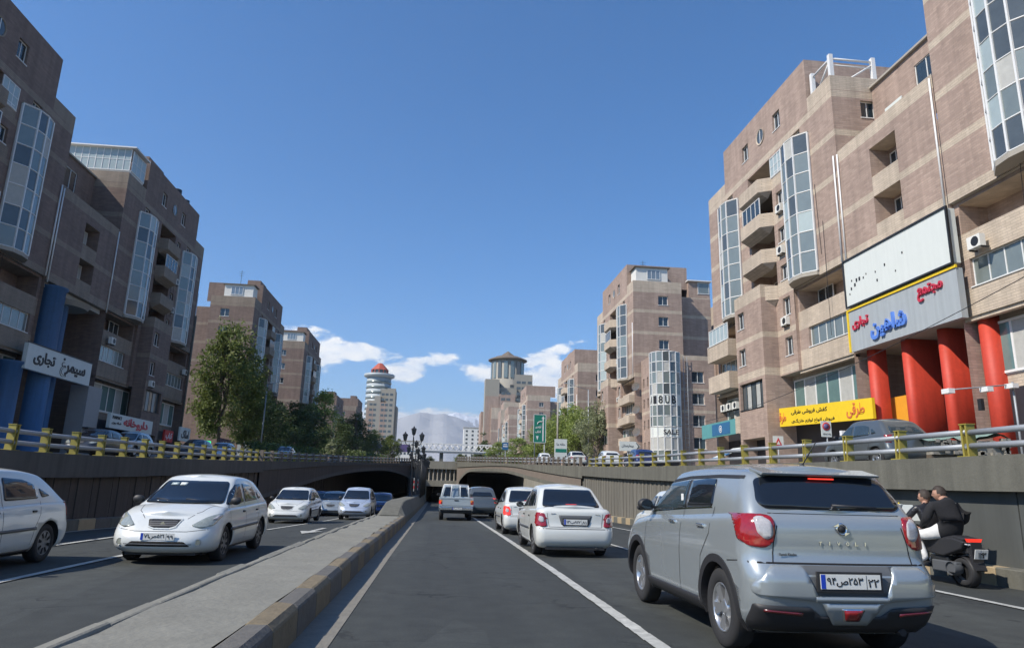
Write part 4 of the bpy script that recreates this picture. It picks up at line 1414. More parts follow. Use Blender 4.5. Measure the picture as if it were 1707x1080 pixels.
place_text(text_mesh('شاهین', 3.2, 1.25, .16, 'letter_blue', .035), sg, (25.5, 38.0, 10.45), dR, uR)

# red pillars: broad rounded slabs standing under the sign
def pillar(mat, label, loc, w_, t_, z1, group, rz=0):
    root = thing('pillar', label, 'pillar', loc, rz, group)
    n = 10; pts = []
    r_ = t_ / 2
    for i in range(n + 1):
        a = PI / 2 + PI * i / n; pts.append((r_ + r_ * math.cos(a), r_ * math.sin(a)))
    for i in range(n + 1):
        a = -PI / 2 + PI * i / n; pts.append((w_ - r_ * .35 + r_ * .35 * math.cos(a), r_ * math.sin(a)))
    m = M(mat); m.prism(pts, 2, 0, z1, 0, True)
    m.build('shaft', root)
    return root


for i_, (x_, y_, w_, t_, lb) in enumerate(((26.15, 39.5, 1.05, .75, 'slim red pillar at the left end of the row, beside the yellow shop sign'),
                                           (26.2, 36.35, 2.05, .66, 'broad red pillar, second from the left under the grey sign'),
                                           (26.3, 33.5, 2.1, .66, 'broad red pillar, third from the left under the grey sign'),
                                           (26.3, 30.6, 1.7, .85, 'red pillar with a white camera arm nearest the right edge'),
                                           (26.3, 25.0, 2.2, 1.0, 'red pillar half cut off by the right edge of the view'))):
    pillar('red_paint', lb, (x_, y_, 2.3), w_, t_, 8.0, 'red pillars under the wing on the right')

# yellow shop sign and shops at the foot of the right tower
sg = thing('shop_sign', 'long yellow shop sign with orange and dark Persian script at the foot of the tower', 'shop sign')
mm = M('sign_yellow', 'dark_metal')
A_, B_ = 38.9, 51.4
zt_ = lambda y: 7.15 + (y - A_) * .05
for (x_, d_) in ((25.72, 0), (25.9, 0)):
    mm.face([(x_, A_, zt_(A_) - 1.25), (x_, B_, zt_(B_) - 1.4), (x_, B_, zt_(B_)), (x_, A_, zt_(A_))])
mm.face([(25.72, A_, zt_(A_)), (25.9, A_, zt_(A_)), (25.9, B_, zt_(B_)), (25.72, B_, zt_(B_))], 1)
mm.face([(25.72, B_, zt_(B_)), (25.9, B_, zt_(B_)), (25.9, B_, zt_(B_) - 1.4), (25.72, B_, zt_(B_) - 1.4)])
mm.face([(25.72, A_, zt_(A_)), (25.9, A_, zt_(A_)), (25.9, A_, zt_(A_) - 1.25), (25.72, A_, zt_(A_) - 1.25)])
mm.build('board', sg)
dS = Vector((0, -1, -.05)).normalized()
uS = Vector((0, -.05, 1)).normalized()
place_text(text_mesh('طرقی', 1.5, .85, .03, 'letter_orange', .02), sg, (25.70, 50.9, 6.55), dS, uS)
place_text(text_mesh('طرقی', 1.9, .95, .03, 'letter_orange', .02), sg, (25.70, 41.6, 6.15), dS, uS)
place_text(text_mesh('کفش فروشی طرقی', 4.8, .36, .02, 'letter_black', .01), sg, (25.705, 48.6, 7.05), dS, uS)
place_text(text_mesh('فروش انواع لوازم خانگی', 5.6, .34, .02, 'letter_black', .01), sg, (25.705, 48.6, 6.4), dS, uS)
sg = thing('shop_sign', 'orange yellow shop sign in the shade behind the red pillars', 'shop sign')
mm = M('sign_orange'); mm.box(27.5, 27.7, 37.3, 40.6, 5.6, 7.3); mm.build('board', sg)

# round glazed corner block before the third tower
rb = thing('corner_building', 'low brown block with a rounded corner of white framed glazing under the third tower', 'building')
mm = M('brick', 'beige_brick', 'shop_dark', 'soffit')
ws = [(5.0, z_) for z_ in (15.0, 12.2, 9.4, 6.6)]
wall(mm, (26.9, 85), (1, 0), (0, -1), 3.0, 8.0, 3.5, 18.5, [(5.0, 6.6, z_, z_ + 1.45, .22, None) for _, z_ in ws], [(13.9, 14.25), (11.1, 11.45), (17.9, 18.5)])
wall(mm, (26.9, 85), (0, 1), (-1, 0), 0, 5.6, 3.5, 18.5, [(a_, a_ + .6, z_ + .1, z_ + 1.3, .2, 2) for z_ in (14.6, 11.8, 9.0, 6.2) for a_ in (2.4, 4.2)], [(13.9, 14.25), (11.1, 11.45)])
mm.face([(26.9, 85, 18.4), (34.9, 85, 18.4), (34.9, 90.9, 18.4), (26.9, 90.9, 18.4)], 3)
mm.build('wall', rb)
for _, z_ in ws:
    window(rb, (26.9, 85), (1, 0), (0, -1), 5.0, z_, 1.6, 1.45, 2)
fr = M('white_metal', 'sign_white')
cx_, cy_, rr = 28.6, 85.6, 2.0
an = [R(170 + 150 * i / 6) for i in range(7)]
gp = [(cx_ + rr * math.cos(a), cy_ + rr * .85 * math.sin(a)) for a in an]
zs_ = [5.0, 6.3, 7.9, 9.2, 10.5, 11.9, 13.2, 14.6, 16.1, 17.4, 18.7]
for (x, y) in gp: fr.box(x - .06, x + .06, y - .06, y + .06, 5, 18.7)
for z in zs_:
    for a, b in zip(gp, gp[1:]): fr.tube((a[0], a[1], z), (b[0], b[1], z), .06, n=4)
fo = fr.build('corner_glazing', rb)
for j in range(len(zs_) - 1):
    for i, (a, b) in enumerate(zip(gp, gp[1:])):
        mt = 'sign_white' if j == 2 or j == 5 else ('curtain' if (i * 7 + j * 3) % 5 == 0 else 'bay_dark' if (i + j) % 3 == 0 else 'bay_glass')
        if j == 1: mt = 'curtain'
        g = M(mt); g.face([(a[0], a[1], zs_[j] + .05), (b[0], b[1], zs_[j] + .05), (b[0], b[1], zs_[j + 1] - .05), (a[0], a[1], zs_[j + 1] - .05)]); g.build('pane', fo)
for i, (ch, ix) in enumerate((('A', 0), ('I', 1), ('8', 2), ('U', 3), ('B', 4))):
    a, b = gp[ix], gp[ix + 1]
    d_ = Vector((b[0] - a[0], b[1] - a[1], 0)).normalized(); n_ = d_.cross(Vector((0, 0, 1)))
    place_text(text_mesh(ch, .55, 1.0, .02, 'letter_black', .02), fo, Vector((a[0], a[1], zs_[5] + .15)) + d_ * .2 + n_ * .05, d_, (0, 0, 1))
place_text(text_mesh('SALE', 2.0, .6, .02, 'letter_black', .01), fo, (27.6, 83.85, zs_[2] + .3), (1, 0, 0), (0, 0, 1))
mm = M('rail_grey')
for x_ in (30.7, 31.2): mm.tube((x_, 84.7, 4), (x_, 84.7, 18.3), .04, n=5)
for k_ in range(24): mm.box(30.7, 31.2, 84.67, 84.73, 4.4 + k_ * .58, 4.45 + k_ * .58)
mm.build('ladder', rb)
# balconies of the third tower beside the block, with satellite dishes
mm = M('beige_brick', 'brick', 'soffit')
for z_ in (14.0, 11.2, 8.4, 5.4): mm.box(25.4, 27.2, 91.5, 97.5, z_ - 1.0, z_, 0 if z_ > 8 else 1)
ob_ = mm.build('balcony', T3o); ob_.matrix_local = Matrix.Translation((-26, -90.9, 0))
for z_ in (15.1, 12.0, 9.0): dish(T3o, .0, -.2, z_, .6)

# ---- left: blue columns, gallery, signs
BR = ['shaded_brick', 'shaded_beige_brick']
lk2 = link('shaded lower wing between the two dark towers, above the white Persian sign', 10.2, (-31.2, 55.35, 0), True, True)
mm = M('shop_dark', 'soffit', 'frosted')
mm.box(6, 6.2, -14, 10.2, 2, 16.1, 0); mm.box(0.4, 6, 0.3, 9.9, 15.75, 16.15, 1)
mm.lathe([(2.2, 15.3), (2.5, 15.7)], c=(2.0, 4.2, 0), n=24, m=1); mm.lathe([(0, 15.3), (2.2, 15.3)], c=(2.0, 4.2, 0), n=24, m=2)
mm.build('gallery_wall', lk2)
for (x_, y_, r_, z1, lb) in ((-31.6, 57.2, 1.0, 16.0, 'tall round blue column rising past the white Persian sign'), (-33.0, 60.6, 1.0, 16.0, 'tall round blue column set back beside the first one above the sign'),
                             (-31.4, 53.2, .9, 9.3, 'blue column just left of the white Persian sign'), (-31.6, 50.0, .9, 9.3, 'blue column in the shade, second from the left edge'),
                             (-31.6, 47.0, .9, 9.3, 'blue column cut by the left edge of the view')):
    c_ = thing('column', lb, 'column', (x_, y_, 2.6), 0, 'blue columns of the left arcade')
    m_ = M('blue_paint'); m_.lathe([(r_ * 1.15, 0), (r_ * 1.15, .3), (r_, .35), (r_, z1 - 2.9), (r_ * 1.15, z1 - 2.75), (r_ * 1.15, z1 - 2.6)], n=24); m_.build('shaft', c_)
sg = thing('sign_board', 'white sign board with black Persian script tilted along the left arcade', 'sign')
mm = M('sign_white', 'dark_metal'); mm.box(-30.6, -30.3, 53.2, 62.8, 8.85, 10.75); mm.box(-30.32, -30.28, 53.1, 62.9, 10.75, 10.85, 1); mm.build('board', sg)
place_text(text_mesh('سیمرغ', 3.9, 1.5, .05, 'letter_black', .03), sg, (-30.28, 57.9, 9.0), (0, 1, 0), uR)
place_text(text_mesh('تجاری', 2.9, 1.1, .05, 'letter_black', .03), sg, (-30.28, 54.1, 9.3), (0, 1, 0), uR)
sg = thing('shop_sign', 'white pharmacy sign with large red Persian letters', 'shop sign')
mm = M('sign_white', 'dark_metal'); mm.box(-30.2, -29.9, 66.8, 76.4, 5.65, 7.0); mm.build('board', sg)
place_text(text_mesh('داروخانه', 5.6, 1.0, .05, 'letter_red', .04), sg, (-29.88, 69.6, 5.8), (0, 1, 0), uR)
place_text(text_mesh('PHARMACY', 1.9, .3, .03, 'letter_black', .0), sg, (-29.88, 67.2, 6.5), (0, 1, 0), uR)
place_text(text_mesh('شبانه روزی', 1.9, .3, .03, 'letter_black', .0), sg, (-29.88, 67.2, 6.0), (0, 1, 0), uR)
for (y0, y1, z0, z1, mt, tx, tm, lb) in ((80.5, 83.0, 5.2, 6.5, 'sign_red', 'کباب', 'letter_white', 'small red shop sign under the shaded left tower'),
                                         (85.0, 88.4, 5.6, 7.2, 'sign_white', 'املاک', 'letter_black', 'cream shop sign with dark script at the far foot of the shaded tower'),
                                         (100.0, 107.5, 5.4, 6.9, 'sign_purple', 'پاسارگاد', 'letter_white', 'purple shop sign with white script beyond the big tree'),
                                         (95.0, 96.6, 4.9, 6.2, 'neon_green', '+', 'letter_white', 'lit green pharmacy cross sign under the left trees')):
    sg = thing('shop_sign', lb, 'shop sign')
    mm = M(mt); mm.box(-30.3, -30.1, y0, y1, z0, z1); mm.build('board', sg)
    place_text(text_mesh(tx, (y1 - y0) * .7, (z1 - z0) * .6, .03, tm, .02), sg, (-30.08, y0 + (y1 - y0) * .15, z0 + (z1 - z0) * .2), (0, 1, 0), uR)
# pale shop boxes at the foot of the left blocks
for (y0, y1, x_, zt, mt, lb) in ((63.5, 66.0, -30.6, 9.0, 'shutter', 'grey rendered shop bay left of the pharmacy'), (76.8, 80.0, -30.6, 8.6, 'concrete', 'plain grey shop front right of the pharmacy'),
                                 (109.0, 113.0, -28.6, 7.6, 'sign_grey', 'pale blue hoarding beside the purple sign')):
    t_ = thing('kiosk', lb, 'kiosk'); mm = M(mt, 'shutter', 'dark_metal')
    mm.box(x_ - 1.5, x_, y0, y1, 2.5, zt); mm.box(x_, x_ + .06, y0 + .3, y1 - .3, 2.8, 5.2, 1); mm.box(x_, x_ + .5, y0, y1, 5.3, 5.42, 2)
    mm.build('wall', t_)

# ---- far round towers
def round_tower(label, loc, zt, red, s):
    root = thing('round_tower', label, 'tower', loc)
    m = M('light_cladding' if red else 'tower_beige', 'bay_dark', 'brick', 'tower_beige', 'roof_red' if red else 'roof_brown', 'white_metal')
    r_ = 8.5 * s
    nfl = 6
    body = M('tower_beige', 'brick')
    # stepped slabs round the drum
    for (x0, x1, y0, y1, h, mt) in ((-13, -5, -2, 12, .55, 1), (-6, 4, -10, 8, .74, 0), (2, 12, -8, 10, .86, 0), (7, 13.5, -4, 12, .70, 0), (-12, -8, -6, 4, .42, 1), (-4, 1, -12, -8, .60, 1)):
        body.box(x0 * s, x1 * s, y0 * s, y1 * s, 0, zt * h, mt if red else 1 if h < .7 else 0)
    if red:
        for (x0, x1, h, mt) in ((-12, -6, .55, 1), (-6, -1, .66, 1), (-1, 3, .78, 0), (3, 7, .72, 1), (7, 12.5, .86, 0)): body.box(x0 * s, x1 * s, -13 * s, -7 * s, 0, zt * h, mt)
    else:
        for (x0, x1, h, mt) in ((-12, -5, .80, 0), (-11.8, -4.8, .66, 1), (-5, 3, .68, 1), (3, 9, .60, 1)): body.box(x0 * s, x1 * s, (-13 - mt * .3) * s, -6 * s, 0, zt * h, mt)
    body.build('wall', root)
    nb = M('bay_dark', 'white_plaster')
    k = int(zt * .8 / 3.2)
    for j in range(k):
        z = 4 + j * 3.2
        for (xx, yy, hh) in ((-4, -10.05, .74), (-1.5, -10.05, .74), (3.5, -8.05, .86), (6.0, -8.05, .86), (9, -8.05, .86)):
            if z + 1.6 < zt * hh: nb.box(xx * s, (xx + 2.0) * s, (-13 - (0 if red else .3)) * s - .05, -13 * s + .4, z, z + 1.4, 0)
    nb.build('windows', root, kind='stuff')
    z0 = zt * .55
    drum = M('light_cladding' if red else 'tower_beige')
    drum.lathe([(r_ * .97, 0), (r_ * .97, zt), (0, zt)], n=32); drum.build('drum', root)
    j = 0
    z = z0
    while red and z < zt - 2.5:
        b = M('bay_glass')
        b.lathe([(r_ * .97, z), (r_ * 1.0, z), (r_ * 1.0, z + 1.5), (r_ * .97, z + 1.5)], n=32, smooth=True)
        b.build('window_band', root)
        z += 3.3; j += 1
    if not red:
        for k in range(16):
            a = 2 * PI * (k + .5) / 16
            for (z_, h_) in ((zt - 11.5, 9.5), (zt - 22, 6.5), (zt - 32, 6)):
                if k % 4 == 3 and z_ < zt - 20: continue
                b = M('bay_glass' if (k + int(z_)) % 3 else 'bay_dark')
                b.box(-1.05, 1.05, -.12, .12, 0, h_); o_ = b.build('window', root, loc=(r_ * .985 * math.cos(a), r_ * .985 * math.sin(a), z_)); o_.rotation_euler = (0, 0, a + PI / 2)
    top = M('light_cladding' if red else 'roof_brown', 'roof_red', 'bay_dark')
    if red:
        top.lathe([(r_ * 1.0, zt - 1), (r_ * 1.22, zt - .2), (r_ * 1.22, zt + 1.2), (0, zt + 1.3)], n=32)
        top.lathe([(r_ * .6, zt + 1), (r_ * .6, zt + 4.2)], n=12, m=2, smooth=False)
        top.lathe([(r_ * .74, zt + 4.0), (r_ * .2, zt + 8.4), (0, zt + 8.8)], n=8, m=1, smooth=False)
        for i in range(12):
            a = 2 * PI * i / 12; top.tube((r_ * .66 * math.cos(a), r_ * .66 * math.sin(a), zt + 1), (r_ * .66 * math.cos(a), r_ * .66 * math.sin(a), zt + 4.2), .28, n=5, m=1)
    else:
        top.lathe([(r_ * 1.0, zt - .8), (r_ * 1.18, zt - .6), (r_ * 1.18, zt - .1), (r_ * .7, zt + 1.8)], n=32, smooth=False)
        top.lathe([(r_ * .62, zt + 1.4), (0, zt + 5.4)], n=8, smooth=False)
    top.build('roof', root)
    return root


round_tower('far round tower with pale glazed drum and a red pointed roof', (-39.5, 440, 5), 62, True, .92)
round_tower('far turret tower with a flat brown conical hat on the right of the avenue', (37.3, 392, 5), 67.5, False, 1.12)
# brick slabs by the turret tower
for (x0, x1, y0, h, lb) in ((27.5, 35, 375, 38, 'narrow brick slab with white edge in front of the turret tower'), (30, 44, 330, 36, 'stepped brick slab right of the turret tower'), (27, 31, 310, 30, 'thin brick fin beside the stepped slab')):
    t_ = thing('apartment_building', lb, 'apartment building')
    mm = M('brick', 'beige_brick')
    wall(mm, (x0, y0), (1, 0), (0, -1), 0, x1 - x0, 3, h + 5, (), [(h - 8, h - 7), (h - 16, h - 15), (h - 1, h + 5)])
    wall(mm, (x0, y0), (0, 1), (-1, 0), 0, 14, 3, h + 5, (), [(h - 8, h - 7), (h - 16, h - 15)])
    mm.face([(x0, y0, h + 5), (x1, y0, h + 5), (x1, y0 + 14, h + 5), (x0, y0 + 14, h + 5)], 1)
    mm.build('wall', t_)
    mm = M('bay_glass'); mm.box(x0 - .4, x0, y0 + 3, y0 + 6, 12, h - 3); mm.build('glazed_strip', t_)


def far_block(label, x0, x1, y, h, mt, nx, nz, glass='bay_dark'):
    t_ = thing('apartment_building', label, 'apartment building')
    m = M(mt, 'soffit'); m.box(x0, x1, y, y + 14, 4, h); m.box(x0 - .3, x1 + .3, y - .3, y + 14.3, h, h + .6, 1)
    m.build('wall', t_)
    g = M(glass); g.box(0, 1.6, -.08, .02, 0, 1.5); gm = g.mesh('window')
    for i in range(nx):
        for j in range(nz):
            obj('window', gm, t_, loc=(x0 + (x1 - x0) * (i + .5) / nx - .8, y, h - 3.2 - j * 3.2))
    return t_


far_block('white apartment block far down the avenue behind the footbridge', 19.5, 33.7, 560, 46.5, 'white_plaster', 3, 9)
far_block('low cream block behind the left end of the footbridge', -31, -13, 520, 32, 'white_plaster', 7, 3)
far_block('small white block far beyond the pier between the tunnels', -2, 12, 620, 15, 'white_plaster', 5, 2)
far_block('grey block far off behind the right trees', 60, 85, 600, 30, 'tower_beige', 5, 6)

# ---- footbridge across the avenue
fb = thing('footbridge', 'white truss footbridge crossing the avenue in the distance', 'footbridge')
mm = M('white_metal', 'sign_purple', 'sign_grey')
Y_ = 225; x0, x1 = -24.0, 24.0
for yy in (Y_, Y_ + 3):
    for zz in (12.0, 14.2): mm.box(x0, x1, yy - .12, yy + .12, zz - .15, zz + .15)
    n = 26
    for i in range(n):
        a = x0 + (x1 - x0) * i / n; b = x0 + (x1 - x0) * (i + 1) / n
        mm.tube((a, yy, 12), (b, yy, 14.2), .09, n=4); mm.tube((b, yy, 12), (a, yy, 14.2), .09, n=4)
mm.build('truss', fb)
mm = M('sign_grey'); mm.box(x0, x1, Y_, Y_ + 3, 11.4, 11.85); mm.build('deck', fb)
mm = M('sign_purple'); mm.box(-24, -9, Y_ - .3, Y_ - .15, 11.2, 13.6); mm.build('banner', fb)
mm = M('concrete')
for xx in (-23, 1, 23): mm.box(xx - .6, xx + .6, Y_ + .8, Y_ + 2.2, 5, 11.4)
mm.build('pier', fb)

# ================================================================== TREES
def crown_mesh(name, seed, n_clump=90, per=60, leaf='leaf', size=.2, H=1.0, Wd=.5, low=.25, pointed=False):
    """leaf faces gathered in clumps through the volume of a crown of height H and radius Wd"""
    rnd = random.Random(seed)
    m = M(leaf)
    cl = []
    lobes = [(rnd.uniform(0, 2 * PI), rnd.uniform(low + .08, .85), rnd.uniform(.55, 1.0)) for _ in range(9)]
    for i in range(n_clump):
        a, zc, rr = lobes[i % 9]
        a += rnd.gauss(0, .5); z = min(.97, max(low, zc + rnd.gauss(0, .13)))
        prof = math.sin(PI * min(1, max(0, (z - low * .8) / (1.03 - low * .8))) ** (.75 if not pointed else .45)) ** .6
        if pointed: prof = max(.08, 1.05 - z) * .95
        r = Wd * prof * rr * rnd.uniform(.45, 1.0)
        cl.append((r * math.cos(a), r * math.sin(a), z * H, rnd.uniform(.05, .13) * H))
    for (cx, cy, cz, cr) in cl:
        for k in range(per):
            u = Vector((rnd.gauss(0, 1), rnd.gauss(0, 1), rnd.gauss(0, .75)))
            u = u.normalized() * (rnd.random() ** .45) * cr
            p = Vector((cx, cy, cz)) + u
            d1 = Vector((rnd.gauss(0, 1), rnd.gauss(0, 1), rnd.gauss(-.3, .8))).normalized()
            d2 = d1.cross(Vector((rnd.gauss(0, 1), rnd.gauss(0, 1), rnd.gauss(0, 1)))).normalized()
            s = size * rnd.uniform(.6, 1.3)
            m.face([p - d1 * s, p + d2 * s * .42, p + d1 * s, p - d2 * s * .42])
    return m, cl


def tree_template(seed, leaf, H, Wd, n=90, per=60, size=.2, low=.25, pointed=False):
    m, cl = crown_mesh('crown', seed, n, per, leaf, size, H, Wd, low, pointed)
    rnd = random.Random(seed + 1)
    t = M('bark')
    top = H * .8
    pts = [(0, 0, -.3)]
    for i in range(1, 7):
        pts.append((rnd.gauss(0, .02) * H, rnd.gauss(0, .02) * H, top * i / 6))
    r0 = H * .018
    for i in range(6):
        t.tube(pts[i], pts[i + 1], r0 * (1 - i / 7), r0 * (1 - (i + 1) / 7), 7)
    for (cx, cy, cz, cr) in cl[::3]:
        zb = max(H * low * .7, cz - .25 * H)
        k = min(5, int(zb / top * 6))
        t.tube((pts[k][0], pts[k][1], zb), (cx, cy, cz), r0 * .32, r0 * .08, 4, caps=False)
    mm_ = m.mesh('crown')
    return mm_, t.mesh('trunk')


TT = {
    'plane': tree_template(5, 'leaf', 1.0, .36, 150, 80, .016, .2),
    'spring': tree_template(44, 'leaf_spring', 1.0, .44, 110, 62, .02, .2),
    'springp': tree_template(47, 'leaf_spring', 1.0, .36, 130, 60, .017, .18),
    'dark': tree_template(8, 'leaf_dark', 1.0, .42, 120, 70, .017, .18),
    'round': tree_template(12, 'leaf', 1.0, .45, 120, 70, .02, .25),
    'pale': tree_template(17, 'leaf_pale', 1.0, .42, 110, 60, .02, .2),
    'conifer': tree_template(21, 'leaf_dark', 1.0, .3, 90, 60, .022, .08, True)}


def tree(kind, x, y, H, label, zb=None, rz=0, wid=1.0):
    r_ = thing('tree', label, 'tree', (x, y, (cap(y) if x > 0 else capl(y)) if zb is None else zb), rz, 'street trees along the avenue')
    c, t = TT[kind]
    for nm, me in (('crown', c), ('trunk', t)):
        o = obj(nm, me, r_); o.scale = (H * wid, H * wid, H)
    return r_


for a in (
        ('plane', -29.0, 96, 17.6, 'tallest leafy tree on the left, in front of the sunny end of the third tower', None, 0, .8),
        ('plane', -27.6, 101, 12.4, 'rounder tree just right of the tallest tree on the left', None, 2.0, 1.0),
        ('dark', -26.4, 108, 9.6, 'dark green tree in shade under the third left tower', None, 1.0, 1.3),
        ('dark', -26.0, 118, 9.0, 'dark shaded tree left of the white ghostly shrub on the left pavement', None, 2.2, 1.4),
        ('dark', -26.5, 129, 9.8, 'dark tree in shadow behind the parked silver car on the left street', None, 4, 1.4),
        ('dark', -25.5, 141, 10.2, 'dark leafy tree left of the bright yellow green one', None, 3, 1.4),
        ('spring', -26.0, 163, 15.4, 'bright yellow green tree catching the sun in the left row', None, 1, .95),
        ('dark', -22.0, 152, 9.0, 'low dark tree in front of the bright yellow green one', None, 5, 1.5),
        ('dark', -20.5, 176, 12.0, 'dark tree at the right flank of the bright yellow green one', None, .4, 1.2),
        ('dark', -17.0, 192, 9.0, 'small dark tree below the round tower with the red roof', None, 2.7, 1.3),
        ('round', -13.5, 205, 8.6, 'small light green tree at the right end of the left row', None, 1.9, 1.1),
        ('conifer', 14.3, 232, 12.5, 'pointed dark tree left of the blue road sign on the right', None, 0, 1.2),
        ('spring', 18.4, 205, 7.6, 'low yellow green tree behind the blue road sign', None, .8, 1.7),
        ('spring', 20.0, 182, 7.6, 'yellow green tree left of the tall green road sign', None, 3.1, 1.7),
        ('spring', 22.5, 152, 9.4, 'darker tree directly behind the tall green road sign', None, 2.1, 1.2),
        ('springp', 21.8, 128, 10.6, 'leafy tree between the green road sign and the billboard', None, 4.4, 1.1),
        ('springp', 23.2, 121, 12.4, 'full green tree right of the white billboard', None, 1.7, 1.1),
        ('springp', 23.6, 113, 10.6, 'fresh green tree close beside the third tower on the right', None, .9, 1.0),
        ('pale', 24.0, 104, 9.6, 'thin pale tree nearest the third tower foot', None, 2.9, .9),
        ('dark', -3.0, 262, 5.2, 'small dark bush on the deck beyond the pier', 6.3, 0, 1.6),
        ('round', 8.5, 255, 6.0, 'small green bush left of the pointed dark tree', 6.3, 1, 1.5)):
    tree(*a)
# pale whitish shrub on the left pavement
sh = thing('shrub', 'pale grey white shrub standing by the left railing', 'shrub', (-16.5, 112, capl(112)))
c_, t_ = tree_template(33, 'leaf_pale', 1.0, .35, 30, 40, .05, .1)
for nm, me in (('crown', c_), ('trunk', t_)):
    o = obj(nm, me, sh); o.scale = (3.0, 3.0, 3.6)
# dark hedge line on the right edge of the left street, many small shrubs merge
rnd = random.Random(77)
m_ = M('leaf_dark', 'leaf')
for k in range(9000):
    y_ = rnd.uniform(70, 215); x_ = -13.2 - (y_ < 110) * 5 + rnd.gauss(0, .7)
    z_ = capl(y_) + rnd.random() * 1.7
    d1 = Vector((rnd.gauss(0, 1), rnd.gauss(0, 1), rnd.gauss(0, 1))).normalized() * .22
    d2 = d1.cross(Vector((rnd.gauss(0, 1), rnd.gauss(0, 1), 1))).normalized() * .12
    p = Vector((x_, y_, z_))
    m_.face([p - d1, p + d2, p + d1, p - d2], rnd.random() < .25)
tag(m_.build('hedge'), 'low dark hedge growing along the left upper street', 'hedge', None, 'stuff')

# ================================================================== STREET FURNITURE
def lamp_post(x, y, zb, H, label, n=3):
    root = thing('street_lamp', label, 'street lamp', (x, y, zb), 0, 'lantern posts standing on the median barrier')
    m = M('dark_metal')
    m.lathe([(.20, 0), (.20, .12), (.12, .2), (.10, .8), (.13, .85), (.075, 1.0), (.06, H * .5), (.075, H * .52), (.055, H * .55), (.045, H - .75)], n=10)
    m.build('post', root)
    a = M('dark_metal')
    for s in ((-1, 1) if n == 3 else ()):
        pts = [(0, H - 1.3), (.25, H - 1.42), (.52, H - 1.3), (.62, H - 1.05)]
        for p, q in zip(pts, pts[1:]): a.tube((s * p[0], 0, p[1]), (s * q[0], 0, q[1]), .028, n=6)
    a.tube((0, 0, H - .8), (0, 0, H - .55), .03, n=6)
    a.build('arm', root)
    for s, z in ((0, H - .62), (-.62, H - 1.05), (.62, H - 1.05)) if n == 3 else ((0, H - .62),):
        l = M('dark_metal', 'tint_glass')
        l.lathe([(.04, 0), (.10, .04), (.11, .07)], c=(s, 0, z), n=6, smooth=False)
        l.lathe([(.105, .07), (.17, .42)], c=(s, 0, z), n=6, m=1, smooth=False)
        l.lathe([(.21, .42), (.21, .45), (.10, .56), (.05, .58), (.06, .62), (.0, .70)], c=(s, 0, z), n=6, smooth=False)
        for k in range(6):
            t = 2 * PI * k / 6
            l.tube((s + .108 * math.cos(t), .108 * math.sin(t), z + .07), (s + .175 * math.cos(t), .175 * math.sin(t), z + .42), .012, n=4)
        l.build('lantern', root)
    return root


lamp_post(-1.9, 52.8, .45, 5.1, 'nearest black triple lantern post where the median barrier begins')
lamp_post(-1.9, 60.5, .4, 4.6, 'second black lantern post on the median, just behind the nearest')
lamp_post(-1.9, 66.5, .4, 4.3, 'third black lantern post in the crowded row on the median')
for i_, y_ in enumerate((71, 75, 79)):
    lamp_post(-1.9 + i_ * .12, y_, .4, 4.0, ('fourth lantern post of the median row', 'fifth lantern post of the median row', 'last lantern post, in front of the pier between the tunnels')[i_])
# tall tangle of dark railings behind the posts on the median
ob_ = thing('railing', 'dark metal railing panels crowded along the far median between the tunnels', 'railing')
for i_ in range(12):
    mm = M('dark_metal')
    y_ = 58 + i_ * 2.2
    mm.box(-2.3, -1.4, y_ - .03, y_ + .03, 1.9, 1.96); mm.box(-2.3, -1.4, y_ - .03, y_ + .03, .8, .86)
    for k_ in range(7): mm.box(-2.3 + k_ * .145, -2.27 + k_ * .145, y_ - .02, y_ + .02, .3, 2.6)
    mm.tube((-1.3, y_, .3), (-1.3, y_ , 3.4), .04, n=5); mm.tube((-2.3, y_, 3.0), (-.9, y_, 3.3), .03, n=4)
    mm.build('railing_panel', ob_)

# tall green road sign with white route diagram
def sign_post(m, x, y, z0, z1, r=.06): m.tube((x, y, z0), (x, y, z1), r, n=8)


gs = thing('road_sign', 'tall green road sign with a white route diagram and Persian place names', 'road sign', (15.2, 112, 0))
mm = M('sign_green', 'letter_white', 'rail_grey')
mm.box(-.05, 2.0, -.06, .06, 8.4, 13.0, 0)
for b in ((-.05, 2.0, 12.92, 13.0), (-.05, 2.0, 8.4, 8.48), (-.05, .03, 8.4, 13.0), (1.92, 2.0, 8.4, 13.0)): mm.box(b[0], b[1], -.075, -.06, b[2], b[3], 1)
mm.build('sign_plate', gs)
mm = M('letter_white')
mm.box(1.42, 1.62, -.085, -.062, 8.7, 12.3)
mm.prism([(1.28, 12.3), (1.76, 12.3), (1.52, 12.75)], 1, -.085, -.062)
ar = [(.62 + .0, 11.4)] + [(1.02 - .42 * math.cos(R(t)), 11.4 + .42 * math.sin(R(t))) for t in range(0, 95, 15)] + [(1.45, 11.82)]
for p, q in zip(ar, ar[1:]): mm.tube((p[0], -.075, p[1]), (q[0], -.075, q[1]), .06, n=4)
mm.build('route_diagram', gs)
place_text(text_mesh('آزادی', 1.0, .5, .02, 'letter_white', .03), gs, (.25, -.08, 10.7), (1, 0, 0), (0, 0, 1))
place_text(text_mesh('انقلاب', .9, .5, .02, 'letter_white', .03), gs, (.25, -.08, 9.9), (1, 0, 0), (0, 0, 1))
mm = M('letter_white'); mm.prism([(.4, 9.5), (.8, 9.5), (.6, 8.8)], 1, -.085, -.062); mm.build('arrow', gs)
mm = M('rail_grey'); sign_post(mm, .2, .1, cap(112), 13, .09); sign_post(mm, 1.8, .1, cap(112), 8.5, .09); mm.build('post', gs)
bb = thing('billboard', 'small white billboard with a green landscape band beside the green road sign', 'billboard', (15.0, 90, 0))
mm = M('sign_white', 'sign_green', 'rail_grey', 'letter_black')
